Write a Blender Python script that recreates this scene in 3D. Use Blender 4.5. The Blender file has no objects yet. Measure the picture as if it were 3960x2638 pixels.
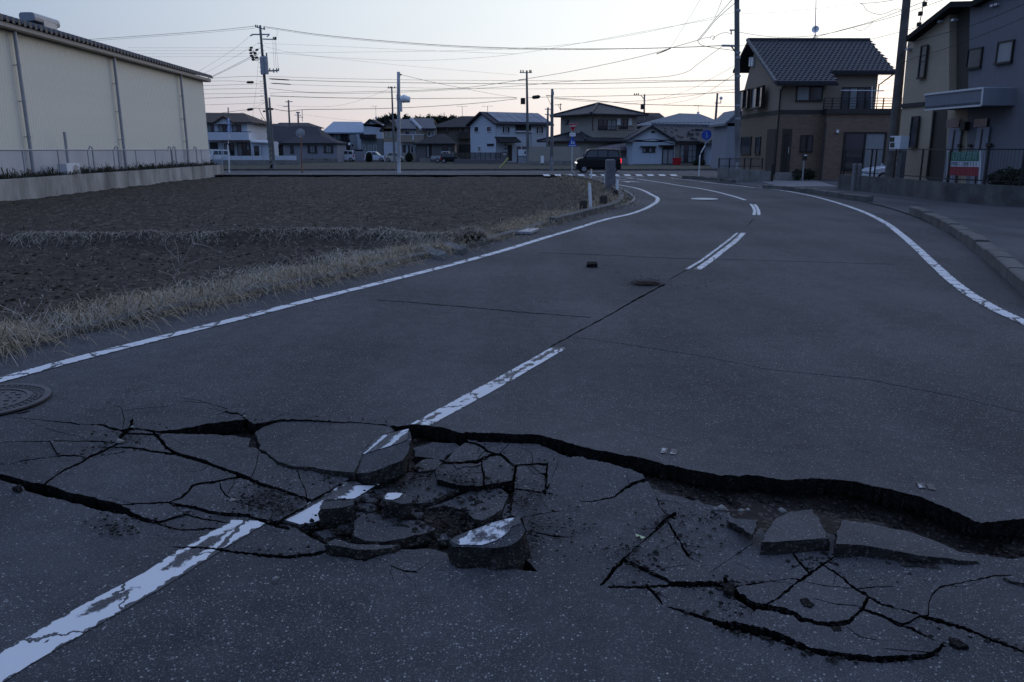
import bpy, math, random
import numpy as np
from mathutils import Vector, Matrix
from mathutils.geometry import delaunay_2d_cdt, tessellate_polygon

# ------------------------------------------------------------------ camera, world, light, exposure
scene = bpy.context.scene
COL = scene.collection
F_PX, CX, CY, CAM_H = 3080.0, 1980.0, 1319.0, 1.70
PITCH = math.radians(13.53)
cam_data = bpy.data.cameras.new('camera')
cam_data.sensor_width = 36.0
cam_data.lens = 36.0 * F_PX / 3960.0
cam_data.clip_start, cam_data.clip_end = 0.05, 4000
cam_data.dof.use_dof = True
cam_data.dof.focus_distance = 4.6
cam_data.dof.aperture_fstop = 16
cam = bpy.data.objects.new('camera', cam_data)
cam.location = (0, 0, CAM_H)
cam.rotation_euler = (math.pi / 2 - PITCH, 0, 0)
COL.objects.link(cam)
scene.camera = cam

SUN_AZ = math.radians(34)          # afterglow to the right of straight ahead
world = bpy.data.worlds.new('World'); scene.world = world
world.use_nodes = True
wn, wl = world.node_tree.nodes, world.node_tree.links
wn.clear()
w_out = wn.new('ShaderNodeOutputWorld'); w_bg = wn.new('ShaderNodeBackground')
sky = wn.new('ShaderNodeTexSky'); sky.sky_type = 'NISHITA'
sky.sun_disc = False
sky.sun_elevation = math.radians(2.0)
sky.sun_rotation = SUN_AZ
sky.altitude = 30; sky.air_density = 1.0; sky.dust_density = 0.6; sky.ozone_density = 3.0
SKY_STRENGTH = 0.04
w_bg.inputs['Strength'].default_value = SKY_STRENGTH
wl.new(sky.outputs[0], w_bg.inputs[0])
# hazy twilight air over the clear-sky model: blue overhead, pale warm towards the afterglow
w_tc = wn.new('ShaderNodeTexCoord'); w_sep = wn.new('ShaderNodeSeparateXYZ')
wl.new(w_tc.outputs['Generated'], w_sep.inputs[0])
def w_ramp(stops):
    r = wn.new('ShaderNodeValToRGB'); r.color_ramp.interpolation = 'EASE'
    e = r.color_ramp.elements
    while len(e) < len(stops): e.new(0.5)
    for el, (p, c) in zip(e, stops): el.position = p; el.color = (*c, 1)
    wl.new(w_sep.outputs['Z'], r.inputs[0]); return r
r_base = w_ramp([(0, (.16, .175, .33)), (.15, (.115, .215, .41)), (.5, (.29, .44, .82)), (1, (.41, .56, 1.0))])
r_glow = w_ramp([(0, (.94, .79, .58)), (.15, (.98, .89, .66)), (.5, (.42, .39, .30)), (1, (.10, .10, .08))])
w_hor = wn.new('ShaderNodeVectorMath'); w_hor.operation = 'MULTIPLY'; w_hor.inputs[1].default_value = (1, 1, 0)
w_nrm = wn.new('ShaderNodeVectorMath'); w_nrm.operation = 'NORMALIZE'
w_dot = wn.new('ShaderNodeVectorMath'); w_dot.operation = 'DOT_PRODUCT'
w_dot.inputs[1].default_value = (math.sin(SUN_AZ), math.cos(SUN_AZ), 0)
w_max = wn.new('ShaderNodeMath'); w_max.operation = 'MAXIMUM'; w_max.inputs[1].default_value = 0
w_pow = wn.new('ShaderNodeMath'); w_pow.operation = 'POWER'; w_pow.inputs[1].default_value = 1.5
wl.new(w_tc.outputs['Generated'], w_hor.inputs[0]); wl.new(w_hor.outputs[0], w_nrm.inputs[0])
wl.new(w_nrm.outputs[0], w_dot.inputs[0]); wl.new(w_dot.outputs['Value'], w_max.inputs[0]); wl.new(w_max.outputs[0], w_pow.inputs[0])
w_mul = wn.new('ShaderNodeVectorMath'); w_mul.operation = 'SCALE'
wl.new(r_glow.outputs[0], w_mul.inputs[0]); wl.new(w_pow.outputs[0], w_mul.inputs['Scale'])
w_add = wn.new('ShaderNodeVectorMath'); w_add.operation = 'ADD'
wl.new(r_base.outputs[0], w_add.inputs[0]); wl.new(w_mul.outputs[0], w_add.inputs[1])
w_bg2 = wn.new('ShaderNodeBackground'); w_bg2.inputs['Strength'].default_value = 1.0
wl.new(w_add.outputs[0], w_bg2.inputs[0])
w_sum = wn.new('ShaderNodeAddShader')
wl.new(w_bg.outputs[0], w_sum.inputs[0]); wl.new(w_bg2.outputs[0], w_sum.inputs[1]); wl.new(w_sum.outputs[0], w_out.inputs[0])

# the sun is just under the horizon: only its soft warm afterglow is left
sun_d = bpy.data.lights.new('sun', 'SUN'); sun_d.energy = 0.12; sun_d.angle = math.radians(25); sun_d.color = (1, .86, .70)
sun = bpy.data.objects.new('sun', sun_d); COL.objects.link(sun)
sun_vec = Vector((math.sin(SUN_AZ) * math.cos(.08), math.cos(SUN_AZ) * math.cos(.08), math.sin(.08)))
sun.rotation_euler = sun_vec.to_track_quat('Z', 'Y').to_euler()

scene.view_settings.view_transform = 'Standard'
scene.view_settings.look = 'None'
scene.view_settings.exposure = 0.0
scene.view_settings.gamma = 1.0
scene.cycles.max_bounces = 5
scene.cycles.use_denoising = True
random.seed(7)
RNG = np.random.default_rng(11)
SP, CP = math.sin(PITCH), math.cos(PITCH)

# ------------------------------------------------------------------ survey helpers: photograph measurements -> metres on the site
def ray(px, py):
    u, v = (px - CX) / F_PX, (py - CY) / F_PX
    return Vector((u, CP - v * SP, -SP - v * CP))
def G(px, py, z=0.0):                       # point on the ground (or at height z)
    d = ray(px, py); t = (z - CAM_H) / d.z
    return Vector((d.x * t, d.y * t, z))
def V(px, py, Y):                           # point on the upright plane at distance Y
    d = ray(px, py); t = Y / d.y
    return Vector((d.x * t, Y, CAM_H + d.z * t))
def crop(ox, oy, s): return lambda x, y: (ox + x * s, oy + y * s)
k2 = crop(750, 350, 700 / 2354); k3 = crop(1400, 350, 700 / 2354); k4 = crop(2000, 350, 900 / 2354)
k5 = crop(2760, 100, 800 / 1930); k6 = crop(3360, 0, 600 / 1107); k7 = crop(800, 0, 1200 / 2354); k8 = crop(2000, 0, 1500 / 2354)
k1 = crop(0, 0, 1000 / 1960); kD = crop(0, 0, 3960 / 2354.0)
kA = crop(0, 1500, 1100 / 2354); kB = crop(900, 1500, 1300 / 2354); kC = crop(2000, 1600, 1100 / 2156); kE = crop(2800, 1800, 1160 / 2171)
kR = crop(2300, 600, 1660 / 2354); kS = crop(3250, 500, 710 / 2354); kM = crop(2300, 640, 600 / 2354); kZ = crop(2050, 420, 450 / 2352.0)

class Face:
    """An upright plane through ground point O running along direction d (horizontal); n points towards the viewer side."""
    def __init__(s, O, ang=0.0):
        s.O = Vector((O[0], O[1], 0)); a = math.radians(ang)
        s.d = Vector((math.cos(a), math.sin(a), 0)); s.n = Vector((math.sin(a), -math.cos(a), 0))
    def loc(s, px, py, back=0.0):
        r = ray(px, py); C = Vector((0, 0, CAM_H)); O = s.O - s.n * back
        t = (O - C).dot(s.n) / r.dot(s.n); p = C + r * t
        return (p - O).dot(s.d), p.z
    def pt(s, px, py, back=0.0):
        a, z = s.loc(px, py, back); return s.P(a, z, -back)
    def P(s, a, z, out=0.0): return s.O + s.d * a + s.n * out + Vector((0, 0, z))

# ------------------------------------------------------------------ object helpers
def tag(o, label=None, cat=None, group=None, kind=None):
    if label: o['label'] = label
    if cat: o['category'] = cat
    if group: o['group'] = group
    if kind: o['kind'] = kind
    return o
def empty(name, loc, label=None, cat=None, group=None):
    o = bpy.data.objects.new(name, None); o.empty_display_size = .2; o.location = loc
    COL.objects.link(o); return tag(o, label, cat, group)
def link(name, me, parent=None):
    o = bpy.data.objects.new(name, me); COL.objects.link(o)
    if parent is not None:
        o.parent = parent
        if parent.type == 'EMPTY':
            o.matrix_parent_inverse = Matrix.LocRotScale(parent.location, parent.rotation_euler, None).inverted()
    return o
class MB:
    def __init__(s): s.v = []; s.f = []; s.m = []
    def face(s, pts, mi=0):
        b = len(s.v); s.v += [tuple(p) for p in pts]; s.f.append(tuple(range(b, b + len(pts)))); s.m.append(mi); return s
    def add(s, vs, fs, mi=0):
        b = len(s.v); s.v += [tuple(p) for p in vs]; s.f += [tuple(i + b for i in f) for f in fs]; s.m += [mi] * len(fs); return s
    def hexa(s, p, mi=0):                   # 8 corners: bottom 4 (ccw), top 4
        return s.add(p, [(3, 2, 1, 0), (4, 5, 6, 7), (0, 1, 5, 4), (1, 2, 6, 5), (2, 3, 7, 6), (3, 0, 4, 7)], mi)
    def box(s, x0, x1, y0, y1, z0, z1, mi=0):
        return s.hexa([(x0, y0, z0), (x1, y0, z0), (x1, y1, z0), (x0, y1, z0), (x0, y0, z1), (x1, y0, z1), (x1, y1, z1), (x0, y1, z1)], mi)
    def fbox(s, F, a0, a1, z0, z1, o0, o1, mi=0):   # box on a Face: along a, height z, out from the plane o
        a0, a1 = min(a0, a1), max(a0, a1); z0, z1 = min(z0, z1), max(z0, z1)
        q = [F.P(a0, z0, o1), F.P(a1, z0, o1), F.P(a1, z0, o0), F.P(a0, z0, o0)]
        return s.hexa(q + [p + Vector((0, 0, z1 - z0)) for p in q], mi)
    def bar(s, p, q, w, h=None, mi=0):      # straight bar with rectangular section
        p, q = Vector(p), Vector(q); h = h or w; d = (q - p).normalized()
        up = Vector((0, 0, 1)) if abs(d.z) < .9 else Vector((0, 1, 0))
        a = d.cross(up).normalized() * w / 2; b = a.cross(d).normalized() * h / 2
        return s.hexa([p - a - b, p + a - b, q + a - b, q - a - b, p - a + b, p + a + b, q + a + b, q - a + b], mi)
    def tube(s, pts, r, n=8, mi=0, cap=True):
        pts = [Vector(p) for p in pts]; rs = r if isinstance(r, (list, tuple)) else [r] * len(pts)
        vs, fs = [], []; prev = None
        for i, p in enumerate(pts):
            d = (pts[min(i + 1, len(pts) - 1)] - pts[max(i - 1, 0)]).normalized()
            ref = Vector((0, 0, 1)) if abs(d.z) < .95 else Vector((1, 0, 0))
            a = d.cross(ref).normalized(); b = a.cross(d).normalized()
            for k in range(n):
                t = 2 * math.pi * k / n; vs.append(p + (a * math.cos(t) + b * math.sin(t)) * rs[i])
        for i in range(len(pts) - 1):
            for k in range(n):
                fs.append((i * n + k, i * n + (k + 1) % n, (i + 1) * n + (k + 1) % n, (i + 1) * n + k))
        if cap: fs += [tuple(range(n)), tuple(range((len(pts) - 1) * n, len(pts) * n))]
        return s.add(vs, fs, mi)
    def prism(s, poly, off, mi=0):          # polygon of 3D points swept by off
        off = Vector(off); n = len(poly); P = [Vector(p) for p in poly]; Q = [p + off for p in P]
        tri = tessellate_polygon([P])
        fs = [tuple(t) for t in tri] + [tuple(n + i for i in reversed(t)) for t in tri] + [(i, (i + 1) % n, n + (i + 1) % n, n + i) for i in range(n)]
        return s.add(P + Q, fs, mi)
    def mesh(s, name, mats, smooth=False):
        me = bpy.data.meshes.new(name); me.from_pydata(s.v, [], s.f)
        for m in (mats if isinstance(mats, (list, tuple)) else [mats]): me.materials.append(m)
        if any(s.m): me.polygons.foreach_set('material_index', s.m)
        if smooth: me.polygons.foreach_set('use_smooth', [True] * len(s.f))
        me.update(); return me
    def build(s, name, mats, parent=None, smooth=False): return link(name, s.mesh(name, mats, smooth), parent)
def recalc(o):
    import bmesh
    bm = bmesh.new(); bm.from_mesh(o.data); bmesh.ops.recalc_face_normals(bm, faces=bm.faces); bm.to_mesh(o.data); bm.free(); return o
def disc(c, n, r, seg=16):
    n = Vector(n).normalized(); a = n.cross(Vector((0, 0, 1)) if abs(n.z) < .9 else Vector((1, 0, 0))).normalized(); b = n.cross(a)
    return [Vector(c) + (a * math.cos(t) + b * math.sin(t)) * r for t in [2 * math.pi * i / seg for i in range(seg)]]

# ------------------------------------------------------------------ numpy value noise
_perm = RNG.random((256, 256))
def vnoise(x, y):
    x = np.asarray(x, float); y = np.asarray(y, float)
    xi = np.floor(x).astype(int); yi = np.floor(y).astype(int); fx = x - xi; fy = y - yi
    fx = fx * fx * (3 - 2 * fx); fy = fy * fy * (3 - 2 * fy)
    g = lambda i, j: _perm[i & 255, j & 255]
    return (g(xi, yi) * (1 - fx) + g(xi + 1, yi) * fx) * (1 - fy) + (g(xi, yi + 1) * (1 - fx) + g(xi + 1, yi + 1) * fx) * fy
def fbm(x, y, o=4):
    s = 0; a = .5; t = 0
    for i in range(o):
        s = s + a * vnoise(x * 2 ** i + 17.3 * i, y * 2 ** i + 9.1 * i); t += a; a *= .5
    return s / t * 2 - 1
def inpoly(X, Y, poly):
    X = np.asarray(X); Y = np.asarray(Y); c = np.zeros(X.shape, bool); n = len(poly); j = n - 1
    for i in range(n):
        xi, yi = poly[i][0], poly[i][1]; xj, yj = poly[j][0], poly[j][1]
        if yi != yj:
            c ^= ((yi > Y) != (yj > Y)) & (X < (xj - xi) * (Y - yi) / (yj - yi) + xi)
        j = i
    return c
def dist_poly(X, Y, pl):
    D = np.full(np.shape(X), 1e9)
    for (a, b) in zip(pl[:-1], pl[1:]):
        ax, ay, bx, by = a[0], a[1], b[0], b[1]; L = (bx - ax) ** 2 + (by - ay) ** 2 + 1e-12
        t = np.clip(((X - ax) * (bx - ax) + (Y - ay) * (by - ay)) / L, 0, 1)
        D = np.minimum(D, np.hypot(X - ax - t * (bx - ax), Y - ay - t * (by - ay)))
    return D
def resample(pl, step):
    out = [Vector(pl[0])]
    for a, b in zip(pl[:-1], pl[1:]):
        a, b = Vector(a), Vector(b); n = max(1, int((b - a).length / step))
        out += [a.lerp(b, (i + 1) / n) for i in range(n)]
    return out
def smooth_pl(pl, it=2):
    P = [Vector(p) for p in pl]
    for _ in range(it):
        Q = [P[0]]
        for a, b in zip(P[:-1], P[1:]): Q += [a.lerp(b, .25), a.lerp(b, .75)]
        P = Q + [P[-1]]
    return P
def offset_pl(pl, d):                       # to the left of travel for d > 0
    out = []
    for i, p in enumerate(pl):
        t = (Vector(pl[min(i + 1, len(pl) - 1)]) - Vector(pl[max(i - 1, 0)])); t.z = 0; t.normalize()
        out.append(Vector(p) + Vector((-t.y, t.x, 0)) * d)
    return out

# ------------------------------------------------------------------ materials
def newmat(name):
    m = bpy.data.materials.new(name); m.use_nodes = True
    return m, m.node_tree.nodes, m.node_tree.links, m.node_tree.nodes['Principled BSDF']
def c4(c): return (c[0], c[1], c[2], 1)
def mat(name, c, c2=None, scale=4.0, rough=.75, bump=0.0, bscale=40.0, metal=0.0, spec=.3, emit=None, es=1.0, stretch=None, detail=5):
    m, N, L, B = newmat(name)
    B.inputs['Base Color'].default_value = c4(c); B.inputs['Roughness'].default_value = rough
    B.inputs['Metallic'].default_value = metal; B.inputs['Specular IOR Level'].default_value = spec
    tc = N.new('ShaderNodeTexCoord'); src = tc.outputs['Object']
    if stretch:
        mp = N.new('ShaderNodeMapping'); mp.inputs['Scale'].default_value = stretch; L.new(src, mp.inputs[0]); src = mp.outputs[0]
    if c2 is not None:
        nz = N.new('ShaderNodeTexNoise'); nz.inputs['Scale'].default_value = scale; nz.inputs['Detail'].default_value = detail; nz.inputs['Roughness'].default_value = .65
        L.new(src, nz.inputs['Vector'])
        rp = N.new('ShaderNodeValToRGB'); rp.color_ramp.elements[0].position = .32; rp.color_ramp.elements[1].position = .68
        rp.color_ramp.elements[0].color = c4(c); rp.color_ramp.elements[1].color = c4(c2)
        L.new(nz.outputs[0], rp.inputs[0]); L.new(rp.outputs[0], B.inputs['Base Color'])
    if bump:
        nb = N.new('ShaderNodeTexNoise'); nb.inputs['Scale'].default_value = bscale; nb.inputs['Detail'].default_value = 4; L.new(src, nb.inputs['Vector'])
        bp = N.new('ShaderNodeBump'); bp.inputs['Strength'].default_value = bump; bp.inputs['Distance'].default_value = .02
        L.new(nb.outputs[0], bp.inputs['Height']); L.new(bp.outputs[0], B.inputs['Normal'])
    if emit: B.inputs['Emission Color'].default_value = c4(emit); B.inputs['Emission Strength'].default_value = es
    return m
def math_n(N, L, op, a, b=None, c=None):
    n = N.new('ShaderNodeMath'); n.operation = op
    for i, x in enumerate((a, b, c)):
        if x is None: continue
        if isinstance(x, (int, float)): n.inputs[i].default_value = x
        else: L.new(x, n.inputs[i])
    return n.outputs[0]
def mix_n(N, L, f, a, b):
    n = N.new('ShaderNodeMix'); n.data_type = 'RGBA'
    for s, x in ((0, f), (6, a), (7, b)):
        if isinstance(x, (int, float)): n.inputs[s].default_value = x
        elif isinstance(x, tuple): n.inputs[s].default_value = c4(x)
        else: L.new(x, n.inputs[s])
    return n.outputs[2]

def asphalt_nodes(N, L, src, fine=1.0, tone=1.0):
    """tar with stone aggregate: returns colour and bump height"""
    def noise(sc, d=3):
        n = N.new('ShaderNodeTexNoise'); n.inputs['Scale'].default_value = sc; n.inputs['Detail'].default_value = d; L.new(src, n.inputs['Vector']); return n.outputs[0]
    def vor(sc):
        v = N.new('ShaderNodeTexVoronoi'); v.inputs['Scale'].default_value = sc; L.new(src, v.inputs['Vector']); return v
    big = noise(.33, 5); mid = noise(6, 5)
    f = math_n(N, L, 'MULTIPLY_ADD', big, 2.6, -.8); f2 = math_n(N, L, 'MULTIPLY_ADD', mid, 1.2, -.6); f = math_n(N, L, 'ADD', f, f2)
    mpw = N.new('ShaderNodeMapping'); mpw.inputs['Rotation'].default_value = (0, 0, math.radians(24)); mpw.inputs['Scale'].default_value = (1.1, .10, 1); L.new(src, mpw.inputs[0])
    nw_ = N.new('ShaderNodeTexNoise'); nw_.inputs['Scale'].default_value = 1.0; nw_.inputs['Detail'].default_value = 3; L.new(mpw.outputs[0], nw_.inputs['Vector'])
    f = math_n(N, L, 'ADD', f, math_n(N, L, 'MULTIPLY_ADD', nw_.outputs[0], 1.6, -.8))
    fc = N.new('ShaderNodeClamp'); L.new(f, fc.inputs[0])
    base = mix_n(N, L, fc.outputs[0], tuple(x * tone for x in (.026, .027, .030)), tuple(x * tone for x in (.058, .0585, .063)))
    col = base; heights = []
    for sc, thr, r, cc, amt in ((92, .80, .34, (.27, .265, .26), .85), (165, .64, .40, (.175, .172, .17), .8), (310, .52, .46, (.12, .118, .118), .8)):
        v = vor(sc)
        sep = N.new('ShaderNodeSeparateColor'); L.new(v.outputs['Color'], sep.inputs[0])
        sel = math_n(N, L, 'GREATER_THAN', sep.outputs[0], thr)
        rr = math_n(N, L, 'MULTIPLY', sep.outputs[1], r)
        ins = math_n(N, L, 'LESS_THAN', v.outputs['Distance'], math_n(N, L, 'ADD', rr, .12))
        msk = math_n(N, L, 'MULTIPLY', sel, ins)
        shade = math_n(N, L, 'MULTIPLY_ADD', sep.outputs[2], amt, .15)
        col = mix_n(N, L, math_n(N, L, 'MULTIPLY', msk, shade), col, cc)
        heights.append(v.outputs['Distance'])
    # dark tar pits
    v = vor(120); sp2 = N.new('ShaderNodeSeparateColor'); L.new(v.outputs['Color'], sp2.inputs[0])
    pit = math_n(N, L, 'MULTIPLY', math_n(N, L, 'GREATER_THAN', sp2.outputs[1], .72), math_n(N, L, 'LESS_THAN', v.outputs['Distance'], .33))
    col = mix_n(N, L, math_n(N, L, 'MULTIPLY', pit, .55), col, (.012, .012, .014))
    h = math_n(N, L, 'ADD', math_n(N, L, 'MULTIPLY', heights[0], .5), math_n(N, L, 'MULTIPLY', heights[1], .5))
    return col, h
def make_asphalt(name, tone=1.0):
    m, N, L, B = newmat(name); tc = N.new('ShaderNodeTexCoord')
    col, h = asphalt_nodes(N, L, tc.outputs['Object'], tone=tone)
    L.new(col, B.inputs['Base Color']); B.inputs['Roughness'].default_value = .85; B.inputs['Specular IOR Level'].default_value = .16
    bp = N.new('ShaderNodeBump'); bp.inputs['Strength'].default_value = .55; bp.inputs['Distance'].default_value = .006; bp.invert = True
    L.new(h, bp.inputs['Height']); L.new(bp.outputs[0], B.inputs['Normal'])
    return m
def make_paint(name, wear=.5, band=0.0, cracks=1.0):
    """road paint; UV = metres along the line, 0..1 across it"""
    m, N, L, B = newmat(name); tc = N.new('ShaderNodeTexCoord')
    acol, h = asphalt_nodes(N, L, tc.outputs['Object'])
    sep = N.new('ShaderNodeSeparateXYZ'); L.new(tc.outputs['UV'], sep.inputs[0]); s, t = sep.outputs[0], sep.outputs[1]
    n1 = N.new('ShaderNodeTexNoise'); n1.inputs['Scale'].default_value = 9; n1.inputs['Detail'].default_value = 7; n1.inputs['Roughness'].default_value = .68; L.new(tc.outputs['Object'], n1.inputs[0])
    n0 = N.new('ShaderNodeTexNoise'); n0.inputs['Scale'].default_value = 1.6; n0.inputs['Detail'].default_value = 2; L.new(tc.outputs['Object'], n0.inputs[0])
    # worn band a little left of the middle
    bd = math_n(N, L, 'ABSOLUTE', math_n(N, L, 'SUBTRACT', t, .42))
    bw = math_n(N, L, 'MULTIPLY', math_n(N, L, 'SUBTRACT', .32, bd), band * 2.6)
    n3 = N.new('ShaderNodeTexNoise'); n3.inputs['Scale'].default_value = 2.3; n3.inputs['Detail'].default_value = 1; L.new(tc.outputs['Object'], n3.inputs[0])
    pat = N.new('ShaderNodeMapRange'); pat.inputs[1].default_value = .42; pat.inputs[2].default_value = .62; L.new(n3.outputs[0], pat.inputs[0])
    bw = math_n(N, L, 'MULTIPLY', bw, math_n(N, L, 'MULTIPLY_ADD', pat.outputs[0], .9, .1))
    w = math_n(N, L, 'ADD', math_n(N, L, 'ADD', n1.outputs[0], math_n(N, L, 'MULTIPLY', n0.outputs[0], .55)), bw)
    thr = 1.32 - wear * .5
    worn = N.new('ShaderNodeMapRange'); worn.inputs[1].default_value = thr - .035; worn.inputs[2].default_value = thr + .035; L.new(w, worn.inputs[0])
    # frayed edges
    ed = math_n(N, L, 'SUBTRACT', .5, math_n(N, L, 'ABSOLUTE', math_n(N, L, 'SUBTRACT', t, .5)))
    n2 = N.new('ShaderNodeTexNoise'); n2.inputs['Scale'].default_value = 22; n2.inputs['Detail'].default_value = 3; L.new(tc.outputs['Object'], n2.inputs[0])
    fr = math_n(N, L, 'LESS_THAN', math_n(N, L, 'SUBTRACT', ed, math_n(N, L, 'MULTIPLY', math_n(N, L, 'SUBTRACT', n2.outputs[0], .40), .42)), 0)
    # hairline cracks across the line
    v = N.new('ShaderNodeTexVoronoi'); v.feature = 'DISTANCE_TO_EDGE'; v.voronoi_dimensions = '2D'; v.inputs['Scale'].default_value = 1
    mp = N.new('ShaderNodeCombineXYZ'); wob = math_n(N, L, 'MULTIPLY', math_n(N, L, 'SUBTRACT', n2.outputs[0], .5), .5)
    L.new(math_n(N, L, 'MULTIPLY_ADD', s, 2.6, wob), mp.inputs[0]); L.new(math_n(N, L, 'MULTIPLY', t, .4), mp.inputs[1]); L.new(mp.outputs[0], v.inputs['Vector'])
    ck = math_n(N, L, 'LESS_THAN', v.outputs['Distance'], .022 * cracks)
    msk = math_n(N, L, 'MAXIMUM', math_n(N, L, 'MAXIMUM', worn.outputs[0], fr), ck)
    pc = mix_n(N, L, n0.outputs[0], (.42, .425, .43), (.56, .565, .57))
    grime = N.new('ShaderNodeMapRange'); grime.inputs[1].default_value = .62; grime.inputs[2].default_value = .8; L.new(n1.outputs[0], grime.inputs[0])
    pc = mix_n(N, L, math_n(N, L, 'MULTIPLY', grime.outputs[0], .5), pc, (.28, .28, .29))
    col = mix_n(N, L, msk, pc, acol); L.new(col, B.inputs['Base Color']); B.inputs['Roughness'].default_value = .65; B.inputs['Specular IOR Level'].default_value = .3
    bp = N.new('ShaderNodeBump'); bp.inputs['Strength'].default_value = .35; bp.inputs['Distance'].default_value = .005; bp.invert = True
    L.new(math_n(N, L, 'MULTIPLY', h, math_n(N, L, 'MULTIPLY_ADD', msk, .7, .3)), bp.inputs['Height']); L.new(bp.outputs[0], B.inputs['Normal'])
    return m
def make_rubble(name, c1, c2, c3, scale=26, bump=.9):
    m, N, L, B = newmat(name); tc = N.new('ShaderNodeTexCoord'); src = tc.outputs['Object']
    v = N.new('ShaderNodeTexVoronoi'); v.inputs['Scale'].default_value = scale; L.new(src, v.inputs['Vector'])
    n = N.new('ShaderNodeTexNoise'); n.inputs['Scale'].default_value = scale * .22; n.inputs['Detail'].default_value = 6; L.new(src, n.inputs['Vector'])
    n2 = N.new('ShaderNodeTexNoise'); n2.inputs['Scale'].default_value = scale * 1.6; n2.inputs['Detail'].default_value = 5; L.new(src, n2.inputs['Vector'])
    sep = N.new('ShaderNodeSeparateColor'); L.new(v.outputs['Color'], sep.inputs[0])
    col = mix_n(N, L, n.outputs[0], c1, c2)
    col = mix_n(N, L, math_n(N, L, 'MULTIPLY', math_n(N, L, 'GREATER_THAN', sep.outputs[0], .86), .6), col, c3)
    L.new(col, B.inputs['Base Color']); B.inputs['Roughness'].default_value = .95; B.inputs['Specular IOR Level'].default_value = .1
    h = math_n(N, L, 'ADD', math_n(N, L, 'MULTIPLY', v.outputs['Distance'], -.5), n2.outputs[0])
    bp = N.new('ShaderNodeBump'); bp.inputs['Strength'].default_value = bump; bp.inputs['Distance'].default_value = .02
    L.new(h, bp.inputs['Height']); L.new(bp.outputs[0], B.inputs['Normal']); return m
def make_roof(name, c1, c2, row=.28, along=.3, rough=.55):
    """far roof tiling, too small to tell pieces apart: courses and joints as relief and tone"""
    m, N, L, B = newmat(name); tc = N.new('ShaderNodeTexCoord'); sep = N.new('ShaderNodeSeparateXYZ'); L.new(tc.outputs['UV'], sep.inputs[0])
    fr = math_n(N, L, 'FRACT', math_n(N, L, 'DIVIDE', sep.outputs[1], row)); fc = math_n(N, L, 'SINE', math_n(N, L, 'MULTIPLY', sep.outputs[0], 2 * math.pi / along))
    n = N.new('ShaderNodeTexNoise'); n.inputs['Scale'].default_value = 1.3; n.inputs['Detail'].default_value = 6; L.new(tc.outputs['Object'], n.inputs[0])
    col = mix_n(N, L, n.outputs[0], c1, c2); col = mix_n(N, L, math_n(N, L, 'MULTIPLY', math_n(N, L, 'LESS_THAN', fr, .16), .6), col, tuple(x * .4 for x in c1))
    L.new(col, B.inputs['Base Color']); B.inputs['Roughness'].default_value = max(rough, .3) + .2; B.inputs['Specular IOR Level'].default_value = .14
    bp = N.new('ShaderNodeBump'); bp.inputs['Strength'].default_value = .6; bp.inputs['Distance'].default_value = .03
    L.new(math_n(N, L, 'ADD', math_n(N, L, 'MULTIPLY', fr, -1), math_n(N, L, 'MULTIPLY', fc, .4)), bp.inputs['Height']); L.new(bp.outputs[0], B.inputs['Normal']); return m

M = {}
M['asphalt'] = make_asphalt('asphalt')
M['asphalt_street'] = make_asphalt('asphalt_street', 1.25)
M['asphalt_walk'] = make_asphalt('asphalt_walk', 1.2)
M['broken'] = make_rubble('asphalt_fracture', (.018, .0165, .0155), (.046, .041, .037), (.12, .11, .10), 110, 1.0)
M['fracture'] = make_rubble('tar_shade_fracture', (.006, .0055, .0055), (.020, .018, .017), (.06, .055, .05), 120, 1.0)  # tar-dark broken faces; shade of the narrow cracks is put into the colour
M['bed'] = make_rubble('road_bed', (.024, .020, .0175), (.058, .048, .041), (.13, .115, .10), 60, 1.0)
M['soil'] = make_rubble('soil', (.027, .022, .0175), (.060, .049, .039), (.10, .085, .066), 16, .9)
M['paint_centre'] = make_paint('paint_centre', .80, .50, 1.2)
M['paint_double'] = make_paint('paint_double', .3, .9, 1.0)
M['paint_edge'] = make_paint('paint_edge', .72, 0.0, 2.0)
M['paint_far'] = make_paint('paint_far', .66, 0.0, .5)
M['paint_scuff'] = make_paint('paint_scuff', 1.12, 0.0, 0)
M['paint_chunk'] = make_paint('paint_chunk', .98, 0.0, 0)
M['concrete'] = mat('concrete', (.13, .125, .115), (.22, .21, .195), 2.2, .9, .4, 60)
M['concrete_dark'] = mat('concrete_dark', (.055, .053, .05), (.12, .115, .108), 1.6, .92, .4, 50)
M['concrete_pole'] = mat('concrete_pole', (.10, .10, .10), (.15, .15, .147), 1.2, .85, .2, 60)
M['straw'] = mat('straw', (.17, .13, .08), (.36, .295, .20), 6, .9, 0, spec=.15)
M['straw_grey'] = mat('straw_grey', (.18, .155, .125), (.35, .315, .26), 5, .9, 0, spec=.15)
M['turf'] = mat('turf', (.022, .023, .014), (.055, .048, .032), 1.5, .95, .8, 14)
M['black_metal'] = mat('black_metal', (.012, .012, .014), rough=.5)
M['wire'] = mat('wire', (.014, .014, .016), rough=.7)
M['grey_metal'] = mat('grey_metal', (.25, .26, .28), (.33, .34, .36), 3, .5, metal=.3)
M['galv'] = mat('galvanised', (.42, .43, .45), (.5, .51, .53), 3, .45, metal=.4)
M['white_paint'] = mat('white_painted_metal', (.62, .63, .64), (.7, .71, .72), 4, .5)
M['rust'] = mat('rusty_post', (.16, .075, .055), (.25, .13, .10), 6, .8)
M['glass'] = mat('window_glass', (.02, .024, .03), (.035, .04, .048), .8, .08, spec=.6)
M['glass_curtain'] = mat('curtained_glass', (.16, .17, .18), (.24, .25, .26), 3.0, .25, stretch=(9, 9, .3), spec=.5)
M['frame_dark'] = mat('window_frame_dark', (.018, .017, .017), rough=.5)
M['frame_white'] = mat('window_frame_white', (.6, .6, .6), rough=.5)
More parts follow.
